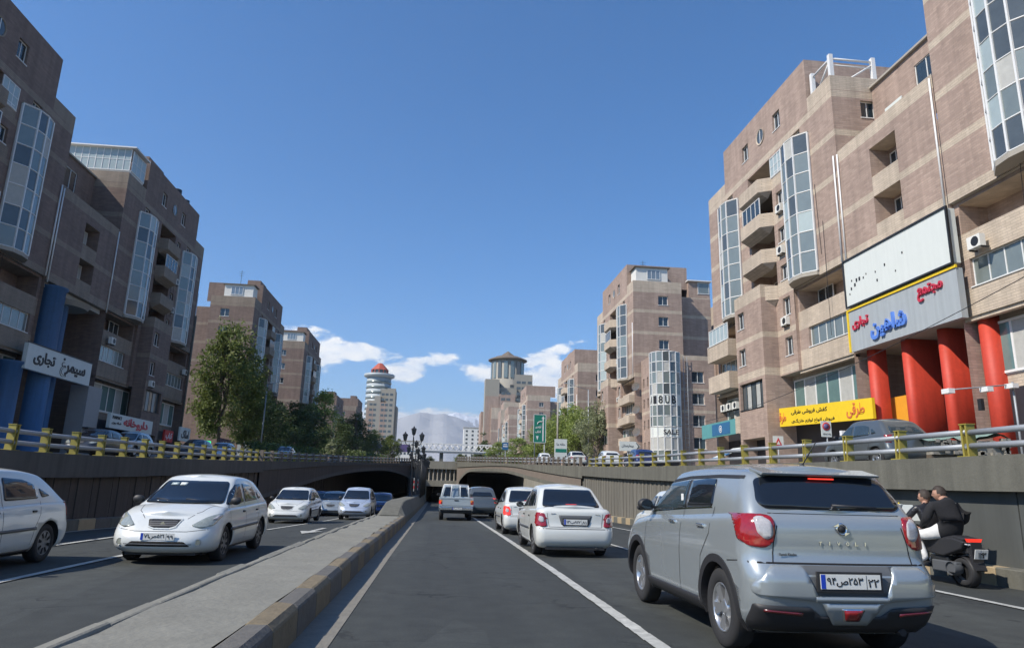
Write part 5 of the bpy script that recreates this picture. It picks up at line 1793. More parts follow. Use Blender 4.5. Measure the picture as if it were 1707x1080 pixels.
mm.box(0, 1.62, -.1, .1, 5.05, 7.6, 0); mm.box(.1, 1.55, -.115, -.1, 5.9, 6.35, 1)
mm.build('panel', bb)
place_text(text_mesh('شهرداری تهران' if False else 'خانه ما', 1.1, .3, .02, 'letter_black'), bb, (.25, -.11, 6.8), (1, 0, 0), (0, 0, 1))
mm = M('rail_grey'); sign_post(mm, .8, 0.12, cap(90), 5.1, .09); mm.build('post', bb)
pl = thing('utility_pole', 'pale pole rising beside the billboard', 'pole', (17.75, 104, cap(104))); mm = M('tower_beige'); sign_post(mm, 0, 0, 0, 9.4, .13); mm.build('shaft', pl)
aw = thing('road_sign', 'white arrow shaped direction sign pointing right over the parked cars', 'road sign', (21.0, 80, 0))
mm = M('sign_white', 'letter_black', 'rail_grey')
mm.prism([(0, 5.8), (1.95, 5.8), (2.5, 6.35), (1.95, 6.9), (0, 6.9)], 1, -.05, .05, 0)
mm.prism([(1.95, 5.95), (2.05, 5.95), (2.4, 6.35), (2.05, 6.75), (1.95, 6.75), (2.25, 6.35)], 1, -.07, -.05, 1)
mm.build('sign_plate', aw)
place_text(text_mesh('بیمارستان', 1.4, .4, .02, 'letter_black'), aw, (.25, -.06, 6.2), (1, 0, 0), (0, 0, 1))
mm = M('rail_grey'); sign_post(mm, 1.0, .1, cap(80), 5.9, .06); mm.build('post', aw)
for (x_, y_, z_, lb) in ((15.0, 170, 11.0, 'blue and white road sign among the trees on the right'), (13.0, 205, 10.0, 'smaller blue road sign left of the first among the trees')):
    s_ = thing('road_sign', lb, 'road sign', (x_, y_, 0)); mm = M('sign_blue', 'letter_white', 'rail_grey')
    mm.box(.4, 1.9, -.06, .06, z_ - .9, z_ + .9, 0); mm.box(.6, 1.7, -.08, -.06, z_ - .2, z_ + .05, 1); mm.box(.7, 1.6, -.08, -.06, z_ + .3, z_ + .5, 1); mm.build('sign_plate', s_)
    mm = M('rail_grey'); sign_post(mm, 1.2, .1, cap(y_), z_ - 1, .08); mm.build('post', s_)
ns = thing('road_sign', 'white no parking sign with a red ring below the yellow shop sign', 'road sign', (18.4, 32, 0))
mm = M('sign_white'); mm.box(0, .52, -.015, .015, 4.12, 4.88); mm.build('sign_plate', ns)
mm = M('sign_red', 'sign_purple', 'letter_black')
mm.lathe([(.0, -.03), (.14, -.03), (.14, -.02)], c=(.26, 0, 4.62), axis=1, n=20, m=1); mm.lathe([(.145, -.032), (.2, -.032), (.2, -.02)], c=(.26, 0, 4.62), axis=1, n=20, m=0)
mm.build('no_parking_ring', ns)
place_text(text_mesh('حمل با جرثقیل', .4, .09, .01, 'letter_black'), ns, (.06, -.03, 4.22), (1, 0, 0), (0, 0, 1))
mm = M('rail_grey'); sign_post(mm, .3, .04, cap(32), 4.2, .035); mm.build('post', ns)
ts_ = thing('road_sign', 'small red bordered warning triangle on a white board by the shops', 'road sign', (22.0, 44, 0))
mm = M('sign_white', 'sign_red'); mm.box(-.1, .62, 0, .02, 4.3, 5.1); mm.prism([(0, 4.45), (.52, 4.45), (.26, 5.0)], 1, -.02, 0, 1); mm.prism([(.14, 4.54), (.38, 4.54), (.26, 4.8)], 1, -.03, -.02, 0); mm.build('sign_plate', ts_)
mm = M('rail_grey'); sign_post(mm, .26, .04, cap(44), 4.4, .04); mm.build('post', ts_)
# tilted blue and white awning board
tb = thing('awning', 'tilted turquoise and white awning below the turquoise shop sign', 'awning', (17.7, 43, 0))
mm = M('sign_blue', 'sign_white')
for k in range(6): mm.prism([(-.3 + k * .28, 3.35 + k * .13), (-.02 + k * .28, 3.48 + k * .13), (-.02 + k * .28, 3.54 + k * .13), (-.3 + k * .28, 3.41 + k * .13)], 1, -.5, .9, k % 2)
mm.tube((.4, 0, cap(43)), (.4, 0, 3.6), .03, m=1)
mm.build('canopy', tb)
# camera arm and cable on the right
cm = thing('street_cable', 'thin black cable hanging across the front of the red pillars', 'cable')
mm = M('dark_metal')
pp = [(16 + 6 * (k / 24), 12 + 62 * (k / 24), 6.6 + 3.6 * ((k / 24 - .5) ** 2) * 2 - .2) for k in range(25)]
for p, q in zip(pp, pp[1:]): mm.tube(p, q, .014, n=4, caps=False)
mm.build('wire', cm)
cm = thing('camera_mast', 'white surveillance cameras on a thin arm in front of the right red pillar', 'camera', (21.5, 27.5, 0))
mm = M('rail_grey', 'white_metal', 'dark_metal')
mm.tube((0, 0, 5.9), (3.4, 0, 6.3), .03, n=5)
for (x_, z_) in ((0.1, 5.85), (1.9, 6.0), (3.1, 6.2)): mm.box(x_ - .12, x_ + .16, -.35, .1, z_ - .1, z_ + .1, 1)
mm.box(1.6, 1.75, -.1, .1, 5.1, 5.6, 2); mm.tube((3.3, 0, 2.3), (3.3, 0, 6.4), .05, n=6)
mm.build('camera_arm', cm)
# stall with a green tarpaulin behind the railing
st = thing('market_stall', 'low stall heaped with goods under a crumpled grey green tarpaulin behind the railing', 'stall', (15.0, 20.0, cap(20)))
mm = M('tarp')
rnd = random.Random(9)
H_ = [[.95 + .32 * math.exp(-((i - 8) / 2.2) ** 2) + .12 * math.exp(-((i - 2.5) / 1.6) ** 2) + rnd.uniform(-.05, .05) - .12 * (j in (0, 4)) for i in range(11)] for j in range(5)]
for j in range(4):
    for i in range(10):
        g_ = lambda i, j: (-.2 + i * .28, -.2 + j * .45, H_[j][i])
        mm.face([g_(i, j), g_(i + 1, j), g_(i + 1, j + 1), g_(i, j + 1)], 0, False)
mm.build('tarpaulin', st)
mm = M('goods', 'bark')
mm.box(0, 2.5, -.1, 1.4, .45, .9, 0); mm.box(0, 2.5, 0, 1.3, 0, .45, 1)
for k in range(40): x_ = rnd.uniform(0, 2.4); z_ = rnd.uniform(.45, .9); mm.box(x_, x_ + .14, -.2, -.05, z_, z_ + .1, 0)
mm.build('goods_heap', st)
bl = thing('bollard', 'red and white plastic post among the cars by the turquoise awning', 'bollard', (17.8, 46, cap(46)))
mm = M('letter_white', 'sign_red')
for k in range(5): mm.lathe([(.09, k * .2), (.09, k * .2 + .2)], n=10, m=k % 2)
mm.lathe([(.09, 1.0), (0, 1.05)], n=10); mm.build('post', bl)
fl = thing('barber_pole', 'white lantern like box on a pole before the red pillars', 'lamp', (20.4, 33.5, 0))
mm = M('letter_white', 'dark_metal')
for k in range(3): mm.box(-.1, .12, -.1, .1, 3.7 + k * .32, 3.95 + k * .32, 0)
mm.tube((0, 0, cap(33)), (0, 0, 3.75), .03, m=1); mm.build('lamp_box', fl)
po = thing('utility_pole', 'thin grey pole at the far corner of the shaded left tower', 'pole', (-30.6, 86.5, capl(86))); mm = M('concrete'); sign_post(mm, 0, 0, 0, 17, .13); mm.build('shaft', po)
po = thing('utility_pole', 'pale street lighting mast in front of the third left tower', 'pole', (-24.0, 98, capl(98))); mm = M('rail_grey'); sign_post(mm, 0, 0, 0, 10, .1); mm.tube((0, 0, 10), (1.6, 0, 10.4), .05); mm.build('shaft', po)
po = thing('utility_pole', 'pole with a lamp arm above the trees beside the third right tower', 'pole', (22.5, 104, cap(104))); mm = M('rail_grey'); sign_post(mm, 0, 0, 0, 11.5, .1); mm.tube((0, 0, 11.5), (-3.4, 0, 12.4), .05); mm.box(-3.8, -3.3, -.1, .1, 12.35, 12.5); mm.build('shaft', po)

HAZE_D = 0.0001

# ================================================================== VEHICLES
def sgnpow(c, p): return math.copysign(abs(c) ** p, c)


def outline(B, F, W, rc, fc):
    """rounded plan: rc / fc = (corner width, corner length, bow) at rear / front; returns a closed ring"""
    half = []
    rx, ry, bw = rc; fx, fy, fb = fc
    rx = min(rx, W * .9); fx = min(fx, W * .9)
    for i in range(7): half.append(((W - rx) * i / 7, B + bw * ((W - rx) * i / 7 / W) ** 2, 0))
    for i in range(9):
        t = PI / 2 * i / 9
        b0 = B + bw * ((W - rx) / W) ** 2
        half.append((W - rx + rx * math.sin(t) ** .9, b0 + ry * (1 - math.cos(t) ** .9), 0))
    b0 = B + bw * ((W - rx) / W) ** 2 + ry; f0 = F - fb * ((W - fx) / W) ** 2 - fy
    for i in range(15):
        u = i / 15
        half.append((W * (1 + .006 * math.sin(PI * u)), b0 + (f0 - b0) * u, 0))
    for i in range(10):
        t = PI / 2 * (1 - i / 10)
        half.append((W - fx + fx * math.sin(t) ** .9, f0 + fy * math.cos(t) ** .9, 0))
    for i in range(8): x = (W - fx) * (1 - i / 8); half.append((x, F - fb * (x / W) ** 2, 0))
    ring = [(x, y) for x, y, _ in half] + [(0, F)] + [(-x, y) for x, y, _ in half[:0:-1]]
    return ring


def shell(m, zfun, rear, front, half, nv, vs, mi=0, rc=(.22, .2, .05), fc=(.4, .45, .10), taper=None, crown=.02, rings=9, bottom=True, cap_=True, capz=None, **kw):
    """stack of rounded outlines. rear/front/half: functions of v; zfun(y, v)"""
    rings_v = []
    for v in vs:
        ring = outline(rear(v), front(v), half(v), rc, fc)
        rings_v.append((v, ring))
    n = len(rings_v[0][1])
    k0 = len(m.v)
    for v, ring in rings_v:
        for (x, y) in ring: m.v.append((x, y, zfun(y, v)))
    q = len(rings_v)
    for j in range(q - 1):
        for i in range(n):
            i2 = (i + 1) % n
            m.f.append((k0 + j * n + i, k0 + j * n + i2, k0 + (j + 1) * n + i2, k0 + (j + 1) * n + i)); m.m.append(mi); m.sm.append(True)
    if cap_:
        v, ring = rings_v[-1]
        B, F = rear(v), front(v); W = half(v)
        prev = k0 + (q - 1) * n
        # cap by rows across: shrink x only, so that lengthwise shape is kept
        for r in range(1, rings + 1):
            f = 1 - r / rings
            base = len(m.v)
            for (x, y) in ring:
                cyy = (B + F) / 2
                xx = x * f; yy = y
                m.v.append((xx, yy, zfun(yy, v) + crown * (1 - f * f)))
            for i in range(n):
                i2 = (i + 1) % n
                m.f.append((prev + i, prev + i2, base + i2, base + i)); m.m.append(mi); m.sm.append(True)
            prev = base
    if bottom:
        m.f.append(tuple(k0 + i for i in range(n))[::-1]); m.m.append(mi); m.sm.append(False)


def tabf(tab): return lambda v: smooth_tab(tab, v)


class Car:
    def __init__(s, S):
        s.S = S
        L = S['L']
        low = M(S['paint'], 'under')
        vs = [0, .04, .10, .18, .26, .34, .42, .50, .58, .66, .74, .81, .87, .92, .96, .985, 1.0]
        belt = S['belt']; zb = S['zb']
        zf = lambda y, v: zb + (smooth_tab(belt, y) - zb) * v
        shell(low, zf, tabf(S['rear']), tabf(S['front']), tabf(S['half']), 0, vs, rc=S.get('rc', (.22, .20, .05)), fc=S.get('fc', (.40, .42, .10)), crown=S.get('hoodcrown', .03), taper=S.get('taper'))
        s.low = low
        cab = M(S['paint'])
        roof = S['roof']
        cv = [0, .12, .25, .4, .55, .7, .82, .9, .95, .98, 1.0]
        def zc(y, v):
            b = smooth_tab(belt, y) - .03
            return b + (smooth_tab(roof, y) - b) * v
        shell(cab, zc, tabf(S['crear']), tabf(S['cfront']), tabf(S['chalf']), 0, cv, rc=S.get('crc', (.16, .16, .05)), fc=S.get('cfc', (.22, .22, .14)), crown=S.get('roofcrown', .04), bottom=False)
        s.cab = cab
        allm = M(S['paint']); k = len(low.v)
        allm.v = low.v + cab.v; allm.f = low.f + [tuple(i + k for i in f) for f in cab.f]; allm.m = [0] * len(allm.f); allm.sm = [True] * len(allm.f)
        me = allm.mesh('tmp')
        bm = bmesh.new(); bm.from_mesh(me)
        s.bvh = BVHTree.FromBMesh(bm); bm.free()
        bpy.data.meshes.remove(me)
        s.parts = []

    def body(s, root):
        S = s.S
        lo = s.low.mesh('body')
        bm = bmesh.new(); bm.from_mesh(lo); bmesh.ops.remove_doubles(bm, verts=bm.verts, dist=.0008); bmesh.ops.recalc_face_normals(bm, faces=bm.faces)
        bm.to_mesh(lo); bm.free()
        o = obj('body', lo, None)
        cut = M('under', 'under')
        for y in S['wheels']:
            for sx in (-1, 1):
                W = S['half_max']
                cut.tube((sx * (W - .30), y, S['wr']), (sx * (W + .3), y, S['wr']), S['wr'] + .055, n=36, m=0)
        cm_ = cut.mesh('cut')
        co = obj('cut', cm_, None)
        md = o.modifiers.new('b', 'BOOLEAN'); md.operation = 'DIFFERENCE'; md.object = co; md.solver = 'EXACT'; md.material_mode = 'TRANSFER'
        bpy.context.view_layer.update()
        dg = bpy.context.evaluated_depsgraph_get()
        me = bpy.data.meshes.new_from_object(o.evaluated_get(dg))
        bpy.data.objects.remove(o); bpy.data.objects.remove(co)
        # join the cabin
        cb = s.cab.mesh('cab')
        bm = bmesh.new(); bm.from_mesh(me)
        bm.from_mesh(cb)
        bm.to_mesh(me); bm.free()
        for p in me.polygons:
            p.use_smooth = True
        me.name = 'body'
        return obj('body', me, root)

    def cast(s, p, view):
        """p: 2D; view L/R side (y, z), B/F rear, front (x, z), T top (x, y)"""
        a, b = p
        if view in 'LR':
            sx = -1 if view == 'L' else 1
            o, d = Vector((sx * 3, a, b)), Vector((-sx, 0, 0))
        elif view in 'BF':
            sy = -1 if view == 'B' else 1
            o, d = Vector((a, s.S['L'] / 2 + sy * (s.S['L'] / 2 + 1.5), b)), Vector((0, -sy, 0))
        else:
            o, d = Vector((a, b, 4)), Vector((0, 0, -1))
        hit, n, i, dist = s.bvh.ray_cast(o, d)
        k = 0
        while hit is None and k < 40:
            k += 1
            if view in 'BF': o.x *= .985
            elif view in 'LR': o.z = o.z * .97 + .8 * .03; o.y = o.y * .97 + s.S['L'] / 2 * .03
            else: o.x *= .97
            hit, n, i, dist = s.bvh.ray_cast(o, d)
        if hit is None: return o, -d
        if view in 'LR':
            k = 0
            lim = s.S['half_max'] * (.72 if hit.z < smooth_tab(s.S['belt'], hit.y) else .5)
            while abs(hit.x) < lim and k < 60:
                k += 1
                o.y += .01 if o.y < s.S['L'] / 2 else -.01
                h2, n2, i, dist = s.bvh.ray_cast(o, d)
                if h2 is not None: hit, n = h2, n2
        if n.dot(d) > 0: n = -n
        return hit, n

    def patch(s, poly, view, mat, off=.008, step=.06, name='panel', root=None, label=None, skirt=True, rnd_=0.0):
        if rnd_:
            poly = round_poly(poly, rnd_)
        bm = bmesh.new()
        vs = [bm.verts.new((p[0], p[1], 0)) for p in poly]
        try:
            f = bm.faces.new(vs)
        except ValueError:
            bm.free(); return None
        if f.normal.z < 0: pass
        xs = [p[0] for p in poly]; ys = [p[1] for p in poly]
        for ax_, lo, hi in ((0, min(xs), max(xs)), (1, min(ys), max(ys))):
            k = int((hi - lo) / step)
            for i in range(1, k + 1):
                c = [0, 0, 0]; c[ax_] = lo + (hi - lo) * i / (k + 1)
                nn = [0, 0, 0]; nn[ax_] = 1
                bmesh.ops.bisect_plane(bm, geom=bm.verts[:] + bm.edges[:] + bm.faces[:], plane_co=c, plane_no=nn, dist=1e-5)
        bmesh.ops.triangulate(bm, faces=[f for f in bm.faces if len(f.verts) > 4])
        bm.verts.ensure_lookup_table()
        inner = []
        for v in bm.verts:
            h, n = s.cast((v.co.x, v.co.y), view)
            if view in 'LR': n2 = Vector((-1 if view == 'L' else 1, 0, 0))
            elif view in 'BF': n2 = Vector((0, -1 if view == 'B' else 1, 0))
            else: n2 = Vector((0, 0, 1))
            nn = (n + n2 * .2).normalized()
            v.co = h + nn * off
            inner.append((v, nn))
        if skirt:
            ed = [e for e in bm.edges if e.is_boundary]
            r = bmesh.ops.extrude_edge_only(bm, edges=ed)
            nv = [g for g in r['geom'] if isinstance(g, bmesh.types.BMVert)]
            cen = Vector((0, s.S['L'] / 2, .8))
            for v in nv:
                if view in 'LR': v.co.x -= (off + .012) * (1 if v.co.x > 0 else -1)
                elif view == 'B': v.co.y += off + .012
                elif view == 'F': v.co.y -= off + .012
                else: v.co.z -= off + .012
        bmesh.ops.recalc_face_normals(bm, faces=bm.faces)
        me = bpy.data.meshes.new(name)
        bm.to_mesh(me); bm.free()
        me.materials.append(MATS[mat])
        for p in me.polygons: p.use_smooth = True
        # sharp skirt
        return obj(name, me, root, label)

    def line(s, pts, view, mat='seam', w_=.009, off=.002, name='panel_gap', root=None, closed=False):
        """thin strip following a polyline on the body"""
        if closed: pts = pts + [pts[0]]
        d = []
        for (a, b), (c, e) in zip(pts, pts[1:]):
            n = max(1, int(math.hypot(c - a, e - b) / .07))
            for i in range(n): d.append((a + (c - a) * i / n, b + (e - b) * i / n))
        d.append(pts[-1])
        m = M(mat)
        L_, Rr = [], []
        for i, p in enumerate(d):
            q = d[min(i + 1, len(d) - 1)]; o = d[max(i - 1, 0)]
            t = Vector((q[0] - o[0], q[1] - o[1]))
            if t.length < 1e-6: t = Vector((1, 0))
            t.normalize(); nx = Vector((-t.y, t.x)) * w_ / 2
            h1, n1 = s.cast((p[0] + nx.x, p[1] + nx.y), view); h2, n2 = s.cast((p[0] - nx.x, p[1] - nx.y), view)
            L_.append(h1 + n1 * off); Rr.append(h2 + n2 * off)
        for i in range(len(d) - 1):
            if (L_[i] - L_[i + 1]).length < .4:
                m.face([L_[i], L_[i + 1], Rr[i + 1], Rr[i]])
        return m.build(name, root)

    def arch(s, y, r0, r1, view, mat, root, name='wheel_arch_trim', a0=-15, a1=195, off=.012):
        m = M(mat)
        P = []
        for i in range(37):
            t = R(a0 + (a1 - a0) * i / 36)
            row = []
            for r in (r0, (r0 + r1) / 2, r1):
                p = (y + r * math.cos(t), s.S['wr'] + r * math.sin(t))
                sx = -1 if view == 'L' else 1
                h, n = s.cast((p[0], max(p[1], s.S['zb'] + .01)), view)
                row.append((h.x + sx * off, p[0], p[1]))
            P.append(row)
        for i in range(36):
            for j in range(2): m.face([P[i][j], P[i + 1][j], P[i + 1][j + 1], P[i][j + 1]], 0, True)
            a, b = P[i][0], P[i + 1][0]; sx = 1 if view == 'L' else -1
            m.face([a, b, (b[0] + sx * .1, b[1], b[2]), (a[0] + sx * .1, a[1], a[2])], 0, True)
            a, b = P[i][2], P[i + 1][2]
            m.face([a, b, (b[0] + sx * .03, b[1], b[2]), (a[0] + sx * .03, a[1], a[2])], 0, True)
        return m.build(name, root)


def round_poly(poly, r, k=4):
    out = []
    n = len(poly)
    for i in range(n):
        p = Vector(poly[i]); a = Vector(poly[i - 1]); b = Vector(poly[(i + 1) % n])
        da = (a - p); db = (b - p)
        ra = min(r, da.length * .45); rb = min(r, db.length * .45)
        A = p + da.normalized() * ra; B = p + db.normalized() * rb
        for j in range(k + 1):
            t = j / k
            q = A * (1 - t) ** 2 + p * 2 * t * (1 - t) + B * t * t
            out.append((q.x, q.y))
    return out


_wh = {}


def wheel_meshes(r, wd, rim, style, mat):
    key = (r, wd, rim, style, mat)
    if key in _wh: return _wh[key]
    t = M('tyre')
    h = wd / 2
    t.lathe([(rim, -h * .8), (rim + .01, -h * .96), (r - .035, -h), (r - .01, -h * .85), (r, -h * .6), (r, h * .6), (r - .01, h * .85), (r - .035, h), (rim + .01, h * .96), (rim, h * .8)], axis=0, n=40)
    for k in (-.3, 0, .3): t.lathe([(r + .0005, (k - .03) * wd), (r - .006, (k - .02) * wd), (r - .006, (k + .02) * wd), (r + .0005, (k + .03) * wd)], axis=0, n=40)
    m = M(mat, 'under', 'chrome')
    # outboard face is +x
    m.lathe([(rim, -h * .8), (rim, h * .86), (rim - .012, h * .9), (rim - .022, h * .8), (rim - .03, h * .2)], axis=0, n=40)
    m.lathe([(rim - .02, h * .0), (0.0, h * .0)], axis=0, n=24, m=1)
    m.lathe([(.075, h * .2), (.072, h * .62), (.05, h * .7), (0, h * .7)], axis=0, n=20)
    if style == 'alloy':
        for k in range(5):
            a = 2 * PI * k / 5
            for da in (-.17, .17):
                c0 = Vector((0, math.cos(a), math.sin(a))); c1 = Vector((0, math.cos(a + da), math.sin(a + da)))
                tdir = Vector((0, -math.sin(a + da * .6), math.cos(a + da * .6)))
                P0 = c0 * .05; P1 = c1 * (rim - .018)
                for (w0, w1) in ((.030, .019),):
                    q = [P0 - tdir * w0, P0 + tdir * w0, P1 + tdir * w1 * 1.35, P1 - tdir * w1 * 1.35]
                    f_ = [(h * .62 if i < 2 else h * .82, v.y, v.z) for i, v in enumerate(q)]
                    b_ = [(h * .25, v.y, v.z) for v in q]
                    m.face(f_)
                    for i in range(4):
                        j = (i + 1) % 4; m.face([f_[i], f_[j], b_[j], b_[i]])
    else:
        m.lathe([(rim - .015, h * .78), (rim * .75, h * .92), (rim * .4, h * .78), (.0, h * .84)], axis=0, n=32)
        for k in range(8 if style == 'cap' else 6):
            a = 2 * PI * (k + .5) / (8 if style == 'cap' else 6)
            for rr_, ww in ((rim * .66, .028),):
                c0 = Vector((h * .93, math.cos(a) * rr_, math.sin(a) * rr_))
                u = Vector((0, math.cos(a), math.sin(a))); v = Vector((0, -math.sin(a), math.cos(a)))
                m.face([c0 - u * .045 - v * ww * .6, c0 - u * .045 + v * ww * .6, c0 + u * .045 + v * ww, c0 + u * .045 - v * ww], 1)
    _wh[key] = (t.mesh('tyre'), m.mesh('rim'))
    return _wh[key]


def wheels(root, S, style='alloy', mat='alloy', steer=0.0):
    tm, rm = wheel_meshes(S['wr'], .2, S['rim'], style, mat)
    for i, y in enumerate(S['wheels']):
        for sx in (-1, 1):
            wh = bpy.data.objects.new('wheel', None); col.objects.link(wh); wh.parent = root
            wh.location = (sx * (S['track'] - .02), y, S['wr'])
            wh.rotation_euler = (random.uniform(0, 1.2), 0, 0 if sx > 0 else PI)
            if sx < 0: wh.rotation_euler = (random.uniform(0, 1.2), 0, PI)
            obj('tyre', tm, wh); obj('rim', rm, wh)


def plate(root, x, y, z, text, face=-1, w_=.52, h_=.115, tilt=0.0, blue=True, frame=True):
    """face -1: looks back (-y), +1: looks forward"""
    p = bpy.data.objects.new('number_plate', None); col.objects.link(p); p.parent = root
    p.location = (x, y, z); p.rotation_euler = (tilt * face * -1, 0, 0 if face < 0 else PI)
    m = M('plate_white', 'plate_blue', 'black_plastic')
    m.box(-w_ / 2, w_ / 2, -.012, 0, -h_ / 2, h_ / 2, 0)
    if blue: m.box(-w_ / 2 + .004, -w_ / 2 + .042, -.0135, -.012, -h_ / 2 + .003, h_ / 2 - .003, 1)
    if frame: m.box(-w_ / 2 - .022, w_ / 2 + .022, -.006, .02, -h_ / 2 - .022, h_ / 2 + .018, 2)
    m.box(w_ * .5 - .125, w_ * .5 - .121, -.0135, -.012, -h_ / 2 + .004, h_ / 2 - .004, 2)
    m.build('plate_board', p)
    a, b = text
    place_text(text_mesh(a, w_ * .60, h_ * .68, .003, 'letter_black', .015), p, (-w_ / 2 + .055, -.0135, -h_ / 2 + .018), (1, 0, 0), (0, 0, 1))
    place_text(text_mesh(b, w_ * .18, h_ * .55, .003, 'letter_black', .015), p, (w_ / 2 - .110, -.0135, -h_ / 2 + .018), (1, 0, 0), (0, 0, 1))
    return p


def mirror_(root, S, y, z, mat, x=None):
    for sx in (-1, 1):
        m = M(mat, 'black_plastic')
        X = (x or S['half_max']) - .03
        m.lathe([(0, 0), (.05, .015), (.078, .05), (.082, .1), (.07, .125), (0, .13)], c=(0, 0, 0), axis=1, n=14)
        for i in range(len(m.v)): m.v[i] = (m.v[i][0] * 1.35, m.v[i][1], m.v[i][2])
        m.box(-.26, -.06, .03, .08, -.055, -.02, 1)
        o = m.build('wing_mirror', root, loc=(sx * (X + .05), y, z))
        o.scale = (.85, .85, .85)
        if sx < 0: o.scale = (-.85, .85, .85)
        g = M('car_glass'); g.lathe([(0, -.002), (.065, -.002)], axis=1, n=12)
        for i in range(len(g.v)): g.v[i] = (g.v[i][0] * 1.3, g.v[i][1], g.v[i][2])
        g.build('mirror_glass', o)


def handles(car, root, ys, z, mat, w_=.17):
    for y in ys:
        for sx, vw in ((-1, 'L'), (1, 'R')):
            h, n = car.cast((y, z), vw)
            m = M(mat, 'under')
            m.box(-.03, .012, -w_ / 2, w_ / 2, -.016, .016, 0)
            o = m.build('door_handle', root, loc=(h.x + sx * .012, y, z)); bevel(o, .008, 2)
            if sx < 0: o.rotation_euler = (0, 0, PI)


def side(car, poly, mat, root, name, **kw):
    for vw in 'LR': car.patch(poly, vw, mat, root=root, name=name, **kw)


def side_line(car, pts, root, **kw):
    for vw in 'LR': car.line(pts, vw, root=root, **kw)


# ---------------- silver crossover ahead on the right
def crossover(loc, label):
    S = dict(L=4.2, paint='paint_silver', zb=.24, wr=.345, rim=.215, track=.735, half_max=.842, wheels=(.78, 3.36),
             belt=[(-.1, 1.19), (.3, 1.20), (1.0, 1.17), (2.0, 1.12), (2.9, 1.08), (3.15, 1.05), (3.7, .97), (4.05, .86), (4.2, .76)],
             rear=[(0, .18), (.08, .09), (.2, .03), (.27, .0), (.5, .0), (.55, .015), (.58, .07), (.62, .085), (.85, .085), (.95, .10), (1, .16)],
             front=[(0, 4.06), (.15, 4.16), (.4, 4.2), (.7, 4.15), (.85, 4.08), (1, 3.95)],
             half=[(0, .755), (.08, .81), (.2, .832), (.4, .838), (.62, .842), (.75, .835), (.86, .825), (.93, .81), (1, .775)],
             rc=(.26, .24, .05), fc=(.42, .42, .12), hoodcrown=.05,
             roof=[(.3, 1.53), (.55, 1.57), (1.0, 1.60), (1.7, 1.61), (2.3, 1.58), (2.9, 1.50)],
             crear=[(0, .15), (.3, .22), (.6, .30), (.85, .38), (.94, .40), (1, .48)], cfront=[(0, 3.32), (.3, 3.08), (.6, 2.80), (.85, 2.57), (1, 2.42)],
             chalf=[(0, .785), (.3, .755), (.6, .71), (.85, .66), (.95, .63), (1, .56)], crc=(.16, .18, .05), cfc=(.22, .24, .14), roofcrown=.055)
    root = thing('crossover_car', label, 'car', loc)
    c = Car(S); c.body(root)
    wheels(root, S)
    for vw in 'LR':
        c.patch([(.98, 1.235), (1.70, 1.205), (1.70, 1.475), (1.30, 1.495), (1.04, 1.49)], vw, 'car_glass', root=root, name='rear_door_window', rnd_=.035)
        c.patch([(1.77, 1.20), (3.0, 1.13), (2.68, 1.32), (2.40, 1.45), (1.77, 1.48)], vw, 'tint_glass', root=root, name='front_door_window', rnd_=.035)
        c.patch([(1.70, 1.20), (1.765, 1.197), (1.765, 1.485), (1.70, 1.485)], vw, 'black_plastic', root=root, name='window_pillar', off=.006)
        c.line([(.50, 1.505), (1.0, 1.518), (1.8, 1.512), (2.42, 1.475), (2.75, 1.32), (3.06, 1.12)], vw, 'black_plastic', .03, .006, 'window_trim', root)
        c.line([(.98, 1.222), (1.7, 1.19), (3.0, 1.115)], vw, 'chrome', .012, .006, 'window_trim', root)
    c.patch([(-.60, 1.235), (.60, 1.235), (.66, 1.28), (.60, 1.49), (.50, 1.515), (-.50, 1.515), (-.60, 1.49), (-.66, 1.28)], 'B', 'car_glass', root=root, name='rear_window', rnd_=.05, off=.010)
    c.patch([(-.60, 3.22), (.60, 3.22), (.50, 2.60), (-.50, 2.60)], 'T', 'car_glass', root=root, name='windscreen', rnd_=.06)
    m = M('paint_silver'); m.prism([(.33, 1.545), (.60, 1.60), (.60, 1.57), (.35, 1.525)], 0, -.56, .56); o = m.build('roof_spoiler', root); bevel(o, .008)
    m = M('tail_lit'); m.box(-.12, .12, .345, .36, 1.497, 1.510); m.build('high_brake_light', root)
    m = M('black_plastic'); m.tube((.0, .20, 1.275), (.40, .19, 1.262), .014, n=6); m.tube((0, .22, 1.25), (0, .16, 1.24), .03); m.build('rear_wiper', root)
    for sx in (-1, 1):
        c.patch([(sx * .575, 1.12), (sx * .60, 1.175), (sx * .70, 1.19), (sx * .815, 1.185), (sx * .825, 1.0), (sx * .79, .93), (sx * .67, .915), (sx * .60, .97)], 'B', 'tail_red', root=root, name='tail_light', off=.014, rnd_=.035, step=.03)
        c.patch([(sx * .60, 1.02), (sx * .61, 1.13), (sx * .66, 1.165), (sx * .73, 1.16), (sx * .72, 1.04), (sx * .66, .98)], 'B', 'tail_clear', root=root, name='tail_light_lens', off=.020, rnd_=.03, step=.03)
        vw = 'L' if sx < 0 else 'R'
        c.patch([(.22, .95), (.30, .98), (.36, 1.08), (.48, 1.165), (.58, 1.185), (.4, 1.19), (.24, 1.185)], vw, 'tail_red', root=root, name='tail_light', off=.010, rnd_=.02, step=.03)
        c.patch([(sx * .42, .405), (sx * .72, .43), (sx * .72, .45), (sx * .42, .43)], 'B', 'reflector', root=root, name='reflector', off=.026, step=.05)
        c.patch([(sx * .40, .775), (sx * .64, .775), (sx * .795, .63), (sx * .79, .56), (sx * .30, .515), (sx * .30, .56)], 'B', 'paint_silver', root=root, name='bumper_insert', off=.024, rnd_=.03, step=.05)
    c.patch([(-.32, .51), (.32, .51), (.32, .555), (-.32, .555)], 'B', 'paint_silver', root=root, name='bumper_insert', off=.024, rnd_=.01)
    c.line([(-.80, .80), (.80, .80)], 'B', root=root, w_=.016)
